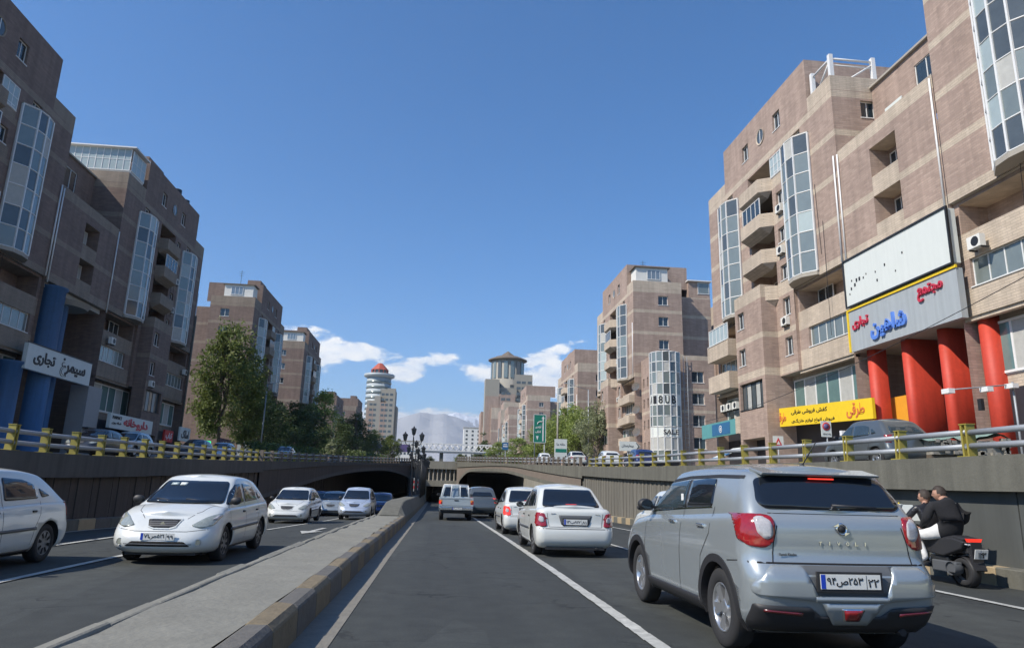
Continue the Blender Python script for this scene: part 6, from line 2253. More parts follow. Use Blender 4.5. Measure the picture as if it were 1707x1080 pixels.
    c.line([(-.58, 1.20), (-.56, 1.10), (-.60, .96), (-.62, .80)], 'B', root=root); c.line([(.58, 1.20), (.56, 1.10), (.60, .96), (.62, .80)], 'B', root=root)
    c.line([(-.60, 1.20), (.60, 1.20)], 'B', root=root, w_=.006)
    c.patch([(-.42, .785), (.42, .785), (.32, .56), (-.32, .56)], 'B', 'trim_grey', root=root, name='plate_recess', off=.006)
    plate(root, -.03, -.035, .675, ('۹۴ﺹ۲۵۳', '۲۲'), -1, .52, .115)
    c.patch([(-.76, .265), (.76, .265), (.80, .33), (.79, .485), (.36, .47), (.26, .40), (-.26, .40), (-.36, .47), (-.79, .485), (-.80, .33)], 'B', 'black_plastic', root=root, name='bumper_cladding', off=.014, rnd_=.02)
    c.patch([(-.27, .505), (.27, .505), (.15, .335), (-.15, .335)], 'B', 'paint_silver', root=root, name='bumper_centre', off=.020, rnd_=.01)
    c.patch([(-.10, .47), (.10, .47), (.07, .365), (-.07, .365)], 'B', 'chrome', root=root, name='fog_lamp_ring', off=.026, rnd_=.015)
    c.patch([(-.083, .46), (.083, .46), (.055, .375), (-.055, .375)], 'B', 'tail_red', root=root, name='fog_lamp', off=.031, rnd_=.012)
    y0 = c.cast((0, 1.08), 'B')[0].y
    m = M('chrome', 'black_plastic')
    m.lathe([(.035, -.002), (.043, -.014), (.051, -.002)], c=(0, 0, 0), axis=1, n=24)
    m.lathe([(0, -.010), (.028, -.010), (.03, 0)], c=(0, 0, 0), axis=1, n=16, m=1)
    m.prism([(-.08, .02), (-.03, .045), (-.03, .02)], 1, -.014, 0); m.prism([(.065, -.03), (.02, -.055), (.02, -.03)], 1, -.014, 0)
    m.build('badge', root, loc=(0, y0 - .008, 1.085))
    for i, ch in enumerate('TIVOLI'):
        x = -.20 + i * .08
        yy = c.cast((x, .965), 'B')[0].y
        if ch == 'I':
            m = M('chrome'); m.box(x - .004, x + .004, yy - .014, yy - .008, .95, .98); m.build('badge_letter', root)
            continue
        place_text(text_mesh(ch, .008 if ch == 'I' else .028, .030, .006, 'chrome', .02), root, (x - .013, yy - .010, .95), (1, 0, 0), (0, 0, 1), name='badge_letter')
    yy = c.cast((-.50, .87), 'B')[0].y
    place_text(text_mesh('Ramak Khodro', .15, .022, .004, 'black_plastic', .0), root, (-.56, yy - .012, .86), (1, 0, 0), (0, 0, 1))
    for y in S['wheels']:
        for vw in 'LR': c.arch(y, S['wr'] + .05, S['wr'] + .12, vw, 'black_plastic', root)
    side(c, [(1.22, .25), (2.94, .25), (2.92, .37), (1.25, .37)], 'black_plastic', root, 'sill_cladding', off=.014)
    side_line(c, [(1.74, 1.19), (1.76, .80), (1.78, .37)], root)
    side_line(c, [(.92, 1.23), (.95, .98), (1.16, .76), (1.24, .37)], root)
    side_line(c, [(3.0, 1.07), (3.03, .7), (2.98, .37)], root)
    side_line(c, [(.30, .80), (.52, .78)], root)
    handles(c, root, (1.16, 2.02), 1.045, 'chrome')
    mirror_(root, S, 2.72, 1.20, 'black_plastic', .88)
    m = M('black_plastic'); m.tube((.0, .66, 1.63), (.05, .48, 1.84), .006, n=5); m.lathe([(.03, 0), (.02, .03), (0, .04)], c=(0, .66, 1.61), n=8); m.build('antenna', root)
    m = M('white_metal'); m.box(-.752, -.747, 1.82, 1.89, 1.23, 1.34); m.build('window_sticker', root, loc=(-.01, .0, 0))
    m = M('black_plastic', 'under'); m.box(-.66, .66, .4, 3.9, .20, .3); m.tube((.5, .12, .26), (.5, .4, .26), .03, m=0); m.build('underbody', root)
    return root


# ---------------- small hatchback seen from the front, and its saloon sister
def small_car(loc, rz, label, kind='hatch', paint='paint_white', cat='car', plate_txt=('۷۱ﺹ۵۲۱', '۹۹'), detail=True, group=None, capmat='hub_grey', lit=False, glass='car_glass', name='hatchback_car', wide=1.0, tall=1.0):
    sal = kind == 'saloon'
    L = 4.05 if not sal else 4.2
    wb = 2.40
    rw = .72 if not sal else .86
    S = dict(L=L, paint=paint, zb=.19, wr=.295, rim=.19, track=.72, half_max=.83, wheels=(rw, rw + wb),
             front=[(0, L - .13), (.15, L - .03), (.35, L), (.55, L - .02), (.75, L - .10), (.9, L - .2), (1, L - .34)],
             half=[(0, .74), (.08, .79), (.25, .82), (.5, .83), (.7, .822), (.85, .805), (.94, .785), (1, .735)],
             fc=(.52, .50, .16), hoodcrown=.075)
    if not sal:
        S.update(belt=[(-.1, .93), (.4, .955), (1.2, .945), (2.2, .915), (2.9, .90), (3.2, .885), (3.6, .79), (3.85, .70), (4.05, .62)],
                 rear=[(0, .14), (.15, .03), (.3, .0), (.45, .0), (.6, .05), (.8, .08), (.92, .10), (1, .17)],
                 roof=[(.3, 1.22), (.6, 1.31), (1.1, 1.39), (1.7, 1.425), (2.2, 1.405), (2.7, 1.33)],
                 crear=[(0, .12), (.3, .26), (.6, .43), (.85, .60), (1, .80)], cfront=[(0, 3.26), (.3, 2.98), (.6, 2.70), (.85, 2.46), (1, 2.28)],
                 chalf=[(0, .775), (.3, .73), (.6, .68), (.85, .62), (.95, .59), (1, .52)])
    else:
        S.update(belt=[(-.1, .93), (.0, .965), (.15, .985), (.5, .99), (1.0, .975), (1.8, .95), (2.5, .925), (3.1, .90), (3.35, .885), (3.75, .79), (4.0, .70), (4.2, .62)],
                 rear=[(0, .16), (.12, .03), (.25, .0), (.40, .0), (.52, .02), (.58, .06), (.75, .075), (.88, .08), (.95, .09), (1, .14)],
                 roof=[(.7, 1.34), (1.1, 1.42), (1.6, 1.47), (2.0, 1.48), (2.4, 1.45), (2.9, 1.38)],
                 crear=[(0, .42), (.3, .60), (.6, .80), (.85, .98), (1, 1.15)], cfront=[(0, 3.40), (.3, 3.12), (.6, 2.84), (.85, 2.60), (1, 2.42)],
                 chalf=[(0, .765), (.3, .72), (.6, .67), (.85, .61), (.95, .58), (1, .50)])
    if kind == 'suv' or kind == 'van':
        S['zb'] = .28; S['wr'] = .34; S['rim'] = .22
        S['belt'] = [(a, b + .12) for a, b in S['belt']]
        S['roof'] = [(a, b + .20 + (.08 if a < .7 else 0)) for a, b in S['roof']]
    root = thing(name, label, cat, loc, rz, group)
    c = Car(S); c.body(root)
    wheels(root, S, 'cap' if kind != 'suv' else 'alloy', capmat if kind != 'suv' else 'alloy')
    dz = .12 if kind in ('suv', 'van') else 0
    hz = .09 if kind in ('suv', 'van') else (-.075 if not sal else 0)
    sh = 0.0 if not sal else .14
    if not sal:
        side(c, [(2.04, .96 + dz), (2.98, .93 + dz), (2.55, 1.24 + hz), (2.30, 1.36 + hz), (2.02, 1.375 + hz)], glass, root, 'front_door_window', rnd_=.04)
        side(c, [(1.04, .99 + dz), (1.94, .965 + dz), (1.92, 1.375 + hz), (1.40, 1.35 + hz), (1.12, 1.28 + hz)], glass, root, 'rear_door_window', rnd_=.05)
        side(c, [(.70, 1.03 + dz), (.94, 1.0 + dz), (1.0, 1.22 + hz), (.92, 1.20 + hz)], glass, root, 'quarter_window', rnd_=.04)
        c.patch([(-.58, 1.02 + dz), (.58, 1.02 + dz), (.46, 1.28 + hz), (-.46, 1.28 + hz)], 'B', glass, root=root, name='rear_window', rnd_=.05)
    else:
        side(c, [(2.18, .985), (3.10, .955), (2.70, 1.24), (2.44, 1.36), (2.16, 1.375)], glass, root, 'front_door_window', rnd_=.04)
        side(c, [(1.22, 1.01), (2.08, .985), (2.06, 1.38), (1.60, 1.37), (1.30, 1.28)], glass, root, 'rear_door_window', rnd_=.05)
        side(c, [(.95, 1.035), (1.14, 1.015), (1.22, 1.24), (1.16, 1.20)], glass, root, 'quarter_window', rnd_=.02)
        c.patch([(-.64, 1.02), (.64, 1.02), (.525, 1.385), (-.525, 1.385)], 'B', glass, root=root, name='rear_window', rnd_=.05, off=.006)
    c.patch([(-.665, .945 + dz), (.665, .945 + dz), (.545, 1.40 + hz), (-.545, 1.40 + hz)], 'F', glass, root=root, name='windscreen', rnd_=.06, off=.014)
    side_line(c, [(1.98 + sh, 1.37 + hz), (1.99 + sh, .95), (1.98 + sh, .55), (1.96 + sh, .30)], root)
    side_line(c, [(2.98 + sh, .90), (2.99 + sh, .55), (2.95 + sh, .30)], root)
    side_line(c, [(1.0 + sh, .95), (1.02 + sh, .75), (1.14 + sh, .55), (1.18 + sh, .30)], root)
    # front
    for sx in (-1, 1):
        c.patch([(sx * .44, .615 + dz), (sx * .60, .575 + dz), (sx * .755, .62 + dz), (sx * .80, .77 + dz), (sx * .765, .80 + dz), (sx * .62, .745 + dz)], 'F', 'headlamp', root=root, name='headlight', off=.012, rnd_=.03, step=.03)
        c.patch([(sx * .70, .70 + dz), (sx * .775, .70 + dz), (sx * .79, .765 + dz), (sx * .755, .77 + dz)], 'F', 'tail_clear', root=root, name='indicator', off=.016, rnd_=.02, step=.03)
    if detail:
        for sx in (-1, 1):
            m = M('chrome', 'headlamp'); m.lathe([(.055, .01), (.06, -.004), (.045, -.012)], axis=1, n=16); m.lathe([(0, .008), (.045, .008)], axis=1, n=12, m=1)
            h, n = c.cast((sx * .60, .36 + dz), 'F'); o = m.build('fog_lamp', root, loc=(h.x, h.y - .004, h.z)); o.rotation_euler = (0, 0, -sx * .35)
    G = [(-.26, .70 + dz), (.26, .70 + dz), (.21, .60 + dz), (.12, .575 + dz), (-.12, .575 + dz), (-.21, .60 + dz)]
    gm = c.patch(G, 'F', 'black_plastic', root=root, name='grille', off=.010, rnd_=.02)
    c.line([(-.27, .708 + dz), (.27, .708 + dz), (.215, .592 + dz), (.12, .562 + dz), (-.12, .562 + dz), (-.215, .592 + dz), (-.27, .708 + dz)], 'F', 'chrome' if kind == 'suv' else paint, .014, .018, 'grille_frame', root)
    for zz in (.605, .635, .665):
        c.line([(-.22, zz + dz), (.22, zz + dz)], 'F', 'hub_grey', .005, .014, 'grille_bar', root)
    h, n = c.cast((0, .64 + dz), 'F')
    m = M('chrome'); m.prism([(-.055, -.02), (0, .04), (.055, -.02), (.02, -.035), (-.02, -.035)], 1, 0, .012); m.build('badge', root, loc=(0, h.y + .012, h.z))
    c.patch([(-.50, .30 + dz), (.50, .30 + dz), (.40, .375 + dz), (-.40, .375 + dz)], 'F', 'under', root=root, name='lower_intake', off=.006, rnd_=.02)
    c.line([(-.52, .335 + dz), (.52, .335 + dz)], 'F', 'hub_grey', .012, .012, 'intake_bar', root)
    c.line([(-.70, .56 + dz), (-.40, .525 + dz), (.40, .525 + dz), (.70, .56 + dz)], 'F', root=root, w_=.007)
    hy = c.cast((0, .44 + dz), 'F')[0].y
    if plate_txt and (not sal): plate(root, 0, hy + .012, .45 + dz, plate_txt, 1, .52, .11, frame=False)
    if detail and plate_txt and not sal:
        c.patch([(.30, 1.235), (.44, 1.235), (.435, 1.28), (.30, 1.285)], 'F', 'frosted', root=root, name='windscreen_sticker', off=.02)
        c.patch([(.15, 1.235), (.27, 1.235), (.27, 1.285), (.15, 1.287)], 'F', 'sign_white', root=root, name='windscreen_sticker', off=.02)
    # hood lines
    c.line([(-.60, L - .95), (-.50, L - .50), (-.34, L - .30)], 'T', root=root, w_=.008); c.line([(.60, L - .95), (.50, L - .50), (.34, L - .30)], 'T', root=root, w_=.008)
    # rear
    if sal:
        for sx in (-1, 1):
            c.patch([(sx * .60, .63), (sx * .64, .80), (sx * .70, .90), (sx * .80, .905), (sx * .84, .84), (sx * .82, .655), (sx * .70, .61)], 'B', 'tail_lit' if lit else 'tail_red', root=root, name='tail_light', off=.020, rnd_=.03, step=.03)
            c.patch([(sx * .655, .735), (sx * .68, .82), (sx * .75, .835), (sx * .765, .745), (sx * .71, .70)], 'B', 'tail_clear', root=root, name='tail_light_lens', off=.026, rnd_=.02, step=.03)
            vw = 'L' if sx < 0 else 'R'
            c.patch([(.08, .64), (.20, .62), (.30, .76), (.30, .86), (.12, .90)], vw, 'tail_lit' if lit else 'tail_red', root=root, name='tail_light', off=.010, rnd_=.03, step=.03)
        c.patch([(-.36, .86), (.36, .86), (.30, .665), (-.30, .665)], 'B', 'trim_grey', root=root, name='plate_recess', off=.005, rnd_=.02)
        hy = c.cast((0, .73), 'B')[0].y
        plate(root, .0, hy - .02, .725, plate_txt, -1, .50, .11, frame=True)
        c.line([(-.60, .90), (-.56, .62), (.56, .62), (.60, .90)], 'B', root=root)
        c.line([(-.83, .585), (.83, .585)], 'B', root=root, w_=.012)
        m = M('tail_lit'); m.box(-.12, .12, -.01, .01, -.012, .012); h = c.cast((0, 1.07), 'B')[0]; m.build('high_brake_light', root, loc=(0, h.y - .02, h.z))
        m = M('black_plastic'); m.box(-.62, .62, .06, .3, .165, .21); m.tube((.45, .02, .2), (.45, .4, .22), .025); m.build('underbody', root)
        yy = c.cast((-.48, .88), 'B')[0].y
        place_text(text_mesh('SAIPA', .12, .022, .004, 'chrome', .02), root, (-.52, yy - .006, .875), (1, 0, 0), (0, 0, 1), name='badge_letter')
        place_text(text_mesh('Saina', .10, .022, .004, 'chrome', .02), root, (.43, yy - .006, .875), (1, 0, 0), (0, 0, 1), name='badge_letter')
    else:
        for sx in (-1, 1):
            c.patch([(sx * .66, .68 + dz), (sx * .66, .90 + dz), (sx * .76, .95 + dz), (sx * .80, .74 + dz)], 'B', 'tail_lit' if lit else 'tail_red', root=root, name='tail_light', off=.012, rnd_=.03, step=.04)
            vw = 'L' if sx < 0 else 'R'
            c.patch([(.12, .70 + dz), (.20, .70 + dz), (.24, .88 + dz), (.16, .97 + dz)], vw, 'tail_lit' if lit else 'tail_red', root=root, name='tail_light', off=.010, rnd_=.03, step=.03)
        if plate_txt:
            hy = c.cast((0, .72 + dz), 'B')[0].y
            plate(root, .0, hy - .02, .70 + dz, plate_txt, -1, .50, .11, frame=True)
    side(c, [(1.10 + sh, .52), (2.92 + sh, .50), (2.92 + sh, .545), (1.12 + sh, .565)], 'trim_grey', root, 'side_moulding', off=.016, step=.1)
    side(c, [(1.14 + sh, .195 + dz), (2.84 + sh, .195 + dz), (2.84 + sh, .24 + dz), (1.14 + sh, .24 + dz)], 'black_plastic', root, 'sill_cladding', off=.008, step=.1)
    handles(c, root, (1.20 + sh, 2.14 + sh), .80 + dz, 'black_plastic' if detail else paint, .10)
    mirror_(root, S, 2.78 + sh, 1.0 + dz, 'black_plastic', .82)
    if not sal:
        m = M('black_plastic'); m.box(-.55, .55, L - .55, L - .22, .15 + dz, .2 + dz); m.box(-.6, .6, .5, 3.6, .14 + dz, .2 + dz); m.build('underbody', root)
        m = M('black_plastic')
        for a_, b_ in ((-.45, -.02), (.05, .5)):
            h1 = c.cast((a_, .985 + dz), 'F')[0]; h2 = c.cast((b_, 1.01 + dz), 'F')[0]
            m.tube(h1 + Vector((0, .02, .0)), h2 + Vector((0, .03, .01)), .009, n=5)
        m.build('wiper', root)
    return root


def pickup(loc, label):
    S = dict(L=4.7, paint='paint_pickup', zb=.42, wr=.33, rim=.2, track=.70, half_max=.81, wheels=(1.05, 3.75),
             belt=[(0, 1.02), (1.9, 1.02), (2.3, 1.03), (3.5, 1.02), (4.3, .96), (4.7, .85)],
             rear=[(0, .05), (.1, .0), (.3, .0), (1, .0)], front=[(0, 4.6), (.3, 4.7), (1, 4.55)],
             half=[(0, .76), (.1, .80), (.5, .81), (.9, .80), (1, .78)], rc=(.05, .05, .0), fc=(.3, .2, .08),
             roof=[(1.9, 1.58), (2.2, 1.62), (3.0, 1.62), (3.4, 1.56)], crear=[(0, 1.78), (1, 1.92)], cfront=[(0, 3.7), (1, 3.05)],
             chalf=[(0, .765), (.5, .71), (.9, .65), (1, .60)], crc=(.08, .08, .02), hoodcrown=.02)
    root = thing('pickup_truck', label, 'pickup truck', loc)
    c = Car(S); c.body(root)
    wheels(root, S, 'cap', 'hub_grey')
    # load bed sides and tailgate in front of the cab
    m = M('paint_pickup', 'under'); m.box(-.81, -.76, 0, 1.75, 1.0, 1.06); m.box(.76, .81, 0, 1.75, 1.0, 1.06); m.box(-.81, .81, -.02, .03, .66, 1.08); m.box(-.75, .75, .1, 1.7, 1.02, 1.035, 1)
    o = m.build('tailgate', root); bevel(o, .01)
    m = M('under'); m.box(-.74, .74, -.028, -.02, .70, .708); m.box(-.74, .74, -.028, -.02, 1.0, 1.006); m.box(-.1, .1, -.035, -.02, .92, .96); m.build('panel_gap', root)
    c.patch([(-.63, 1.10), (-.20, 1.10), (-.19, 1.55), (-.52, 1.55)], 'B', 'car_glass', root=root, name='rear_window', rnd_=.03)
    c.patch([(-.17, 1.10), (.17, 1.10), (.17, 1.55), (-.17, 1.55)], 'B', 'blue_glass', root=root, name='rear_window', rnd_=.03)
    c.patch([(.63, 1.10), (.20, 1.10), (.19, 1.55), (.52, 1.55)], 'B', 'car_glass', root=root, name='rear_window', rnd_=.03)
    c.patch([(-.6, 1.12), (.6, 1.12), (.5, 1.5), (-.5, 1.5)], 'F', 'car_glass', root=root, name='windscreen', rnd_=.05)
    side(c, [(2.1, 1.1), (3.5, 1.1), (3.15, 1.5), (2.12, 1.52)], 'car_glass', root, 'side_window', rnd_=.04)
    m = M('white_metal')
    for x in (-.70, -.24, .24, .70): m.tube((x, 1.72, 1.05), (x * .86, 1.78, 1.66), .025, n=6)
    m.tube((-.60, 1.78, 1.66), (.60, 1.78, 1.66), .03, n=6); m.build('ladder_rack', root)
    for sx in (-1, 1):
        m = M('lamp_amber', 'tail_red', 'tail_clear'); m.box(sx * .67, sx * .81, -.03, .02, .86, .96, 0); m.box(sx * .67, sx * .81, -.03, .02, .76, .86, 1); m.box(sx * .67, sx * .81, -.03, .02, .70, .76, 2); m.build('tail_light', root)
        m = M('tail_lit' if sx < 0 else 'tail_red'); m.box(sx * .74, sx * .82, -.034, .03, .78, .92); m.build('brake_light', root)
    m = M('chrome', 'black_plastic'); m.box(-.80, .80, -.12, -.02, .50, .63, 0); m.box(-.74, .74, -.02, .2, .40, .50, 1); o = m.build('rear_bumper', root); bevel(o, .015)
    m = M('black_plastic'); m.box(-.72, .72, .2, 4.2, .34, .46); m.build('chassis', root)
    plate(root, 0.05, -.125, .57, ('۵۲ﺱ۶۱۸', '۱۱'), -1, .46, .10)
    mirror_(root, S, 3.3, 1.15, 'black_plastic', .84)
    return root


random.seed(21)
SUVo = crossover((3.45, 5.72, 0), 'silver crossover nearest the camera in the right lane, seen from behind')
sed = small_car((2.95, 14.85, road(16)), 0, 'white saloon in the middle lane just ahead of the silver crossover', 'saloon', 'paint_cream', plate_txt=('۱۳ﺏ۸۱۷', '۸۱'), name='saloon_car')
tb1 = small_car((-4.42, 16.15, roadl(14)), PI, 'nearer white oncoming hatchback with a number plate and a dark oval grille', 'hatch', 'paint_white', capmat='hub_grey')
tb2 = small_car((-6.0, 33.6, roadl(31)), PI, 'farther white oncoming hatchback in the lane beside the wall', 'hatch', 'paint_white', plate_txt=None)
# hatchback cut by the left edge, shown from its flank
pg = small_car((-7.02, 13.05, roadl(11)), PI, 'pale hatchback cut off by the left edge, only its rear half in view', 'hatch', 'paint_white', plate_txt=None)
s2 = small_car((3.0, 22.6, road(24)), 0, 'second white saloon with lit red tail lights, partly behind the first saloon', 'saloon', 'paint_cream', lit=True, plate_txt=('۶۶ﺩ۲۴۵', '۳۳'), name='saloon_car')
small_car((5.95, 14.6, road(16)), 0, 'white car mostly hidden behind the left flank of the silver crossover', 'hatch', 'paint_white', plate_txt=None)
small_car((2.5, 38.5, road(40)), 0, 'dark grey car ahead with a red lit tail light, between pickup and saloons', 'suv', 'paint_grey', plate_txt=None, lit=True, detail=False)
small_car((2.55, 45.0, road(46)), 0, 'white small van ahead of the dark grey car', 'van', 'paint_white', plate_txt=None, lit=True, detail=False)
small_car((2.2, 52.0, road(53)), 0, 'white car with a red tail light farthest along the middle lane', 'hatch', 'paint_white', plate_txt=None, lit=True, detail=False)
small_car((5.1, 29.0, road(30)), 0, 'dark car in the far lane behind the second white saloon', 'hatch', 'paint_dark', plate_txt=None, detail=False)
pickup((.97, 34.0, road(35)), 'pale pickup truck with a rack, straight ahead in our lane')
small_car((-7.4, 47.5, roadl(46)), PI, 'dark blue oncoming car in the shade by the left wall', 'hatch', 'paint_blue', plate_txt=('۲۲ﺝ۳۱۵', '۱۰'), detail=False)
small_car((-4.15, 41.0, roadl(39)), PI, 'light blue silver oncoming crossover beside the median barrier', 'suv', 'paint_pale', plate_txt=None)
small_car((-6.2, 47.0, roadl(45)), PI, 'silver oncoming car partly hidden behind the light blue crossover', 'hatch', 'paint_silver', plate_txt=None, detail=False)
small_car((-3.6, 50.5, roadl(49)), PI, 'dark blue oncoming car low behind the barrier nose', 'hatch', 'paint_blue', plate_txt=None, detail=False)
small_car((-4.9, 56.0, roadl(54)), PI, 'small white oncoming car between the two blue ones', 'hatch', 'paint_white', plate_txt=None, detail=False)
# upper streets
small_car((14.6, 20.2, cap(22) - .06), 0, 'dark grey hatchback parked on the upper right street behind the railing', 'suv', 'paint_grey', plate_txt=None, glass='tint_glass')
small_car((15.2, 60.0, cap(62) - .06), 0, 'white car on the upper right street below the white arrow sign', 'hatch', 'paint_white', plate_txt=None, detail=False)
small_car((14.2, 70.0, cap(72) - .06), 0, 'white saloon on the upper right street above the wall', 'saloon', 'paint_cream', plate_txt=('۱۱ﺏ۱۱۱', '۱۱'), detail=False, name='saloon_car')
small_car((15.2, 50.0, cap(52) - .06), 0, 'blue car on the upper right street before the round glazed block', 'hatch', 'paint_blue', plate_txt=None, detail=False)
small_car((14.6, 95.0, cap(97) - .06), 0, 'pale car parked under the billboard', 'suv', 'paint_white', plate_txt=None, detail=False)
small_car((-20.2, 50.5, capl(50) - .06), PI, 'silver car on the upper left street under the pharmacy sign', 'suv', 'paint_silver', plate_txt=None)
small_car((-18.4, 42.0, capl(42) - .06), PI, 'dark car low behind the left railing ahead of the silver one', 'hatch', 'paint_dark', plate_txt=None, detail=False)
small_car((-19.5, 68.0, capl(67) - .06), PI, 'grey blue car on the upper left street by the blue hoarding', 'hatch', 'paint_pale', plate_txt=None, detail=False)
small_car((-16.5, 80.0, capl(79) - .06), PI, 'grey car on the upper left street beside the pale shrub', 'hatch', 'paint_silver', plate_txt=None, detail=False)
small_car((-18.5, 58.0, capl(57) - .06), PI, 'black car in deep shade on the upper left street', 'hatch', 'paint_dark', plate_txt=None, detail=False)


# ---------------- scooter and its two riders
def scooter(loc):
    root = thing('scooter', 'black scooter carrying two riders along the right wall', 'scooter', loc)
    tm, rm = wheel_meshes(.25, .13, .15, 'cap', 'hub_grey')
    for y in (.27, 1.62):
        wh = bpy.data.objects.new('wheel', None); col.objects.link(wh); wh.parent = root; wh.location = (0, y, .25)
        obj('tyre', tm, wh); obj('rim', rm, wh)
    m = M('black_plastic')
    # rear bodywork
    for sx in (-1, 1):
        m.prism([(.02, .80), (.30, .86), (1.0, .78), (1.05, .55), (.55, .50), (.10, .66)], 0, sx * .06, sx * .17)
    m.box(-.08, .08, .05, 1.0, .58, .82)
    o = m.build('rear_bodywork', root); bevel(o, .03, 3)
    m = M('trim_grey', 'dark_metal'); m.box(-.17, -.05, .25, .85, .22, .42, 0); m.lathe([(.12, -.2), (.13, -.1), (.1, -.04)], c=(0, .35, .30), axis=0, n=16, m=0); m.box(-.12, .12, .5, .95, .25, .5, 1); o = m.build('engine', root); bevel(o, .02)
    m = M('dark_metal'); m.tube((.13, .15, .32), (.13, .85, .30), .055, .045, 10); m.build('exhaust', root)
    m = M('black_plastic', 'trim_grey'); m.box(-.16, .16, .95, 1.4, .26, .33); m.prism([(1.38, .30), (1.46, .30), (1.62, 1.0), (1.52, 1.02)], 0, -.2, .2); m.prism([(1.55, .75), (1.75, .66), (1.70, .98), (1.58, 1.02)], 0, -.15, .15); o = m.build('leg_shield', root); bevel(o, .02, 2)
    m = M('black_plastic'); m.prism([(.0, .86), (.30, .90), (.50, .86), (.75, .82), (1.05, .84), (1.0, .76), (.1, .78)], 0, -.14, .14); o = m.build('seat', root); bevel(o, .03, 3)
    m = M('dark_metal', 'black_plastic'); m.tube((-.34, 1.42, 1.05), (-.1, 1.52, 1.02), .017); m.tube((-.1, 1.52, 1.02), (.1, 1.52, 1.02), .02); m.tube((.1, 1.52, 1.02), (.34, 1.42, 1.05), .017); m.tube((0, 1.62, .35), (0, 1.52, 1.02), .04)
    m.tube((-.34, 1.42, 1.05), (-.24, 1.46, 1.04), .024, m=1); m.tube((.34, 1.42, 1.05), (.24, 1.46, 1.04), .024, m=1); m.build('handlebar', root)
    for sx in (-1, 1):
        m = M('black_plastic', 'car_glass'); m.tube((sx * .2, 1.46, 1.05), (sx * .3, 1.5, 1.24), .008); m.lathe([(0, -.012), (.055, -.012), (.06, .012), (0, .02)], c=(sx * .31, 1.5, 1.28), axis=1, n=12); m.build('mirror', root)
    m = M('tail_lit'); m.prism([(-.13, .03), (.13, .03), (.10, -.035), (-.10, -.035)], 1, -.03, .03); m.build('tail_light', root, loc=(0, .0, .83))
    m = M('black_plastic', 'dark_metal'); m.prism([(-.05, .80), (.06, .80), (.0, .42), (-.1, .30), (-.12, .32), (-.06, .45)], 0, -.09, .09); m.lathe([(.27, -.07), (.29, -.05), (.29, .05), (.27, .07)], c=(0, .27, .25), axis=0, n=24)
    o = m.build('mudguard', root)
    m = M('rail_grey'); m.tube((-.12, -.02, .75), (.12, -.02, .75), .015); m.tube((-.12, -.02, .75), (-.12, .25, .78), .015); m.tube((.12, -.02, .75), (.12, .25, .78), .015); m.build('grab_rail', root)
    p = plate(root, -.0, -.13, .60, ('۱۲۳', '۴۵'), -1, .22, .17, tilt=.25, frame=False, blue=False)
    m = M('sign_white'); m.face([(-.28, 1.58, 1.1), (.2, 1.58, 1.1), (.16, 1.70, 1.42), (-.24, 1.70, 1.42)]); m.face([(-.28, 1.575, 1.1), (.2, 1.575, 1.1), (.16, 1.695, 1.42), (-.24, 1.695, 1.42)]); m.build('windshield', root)
    return root


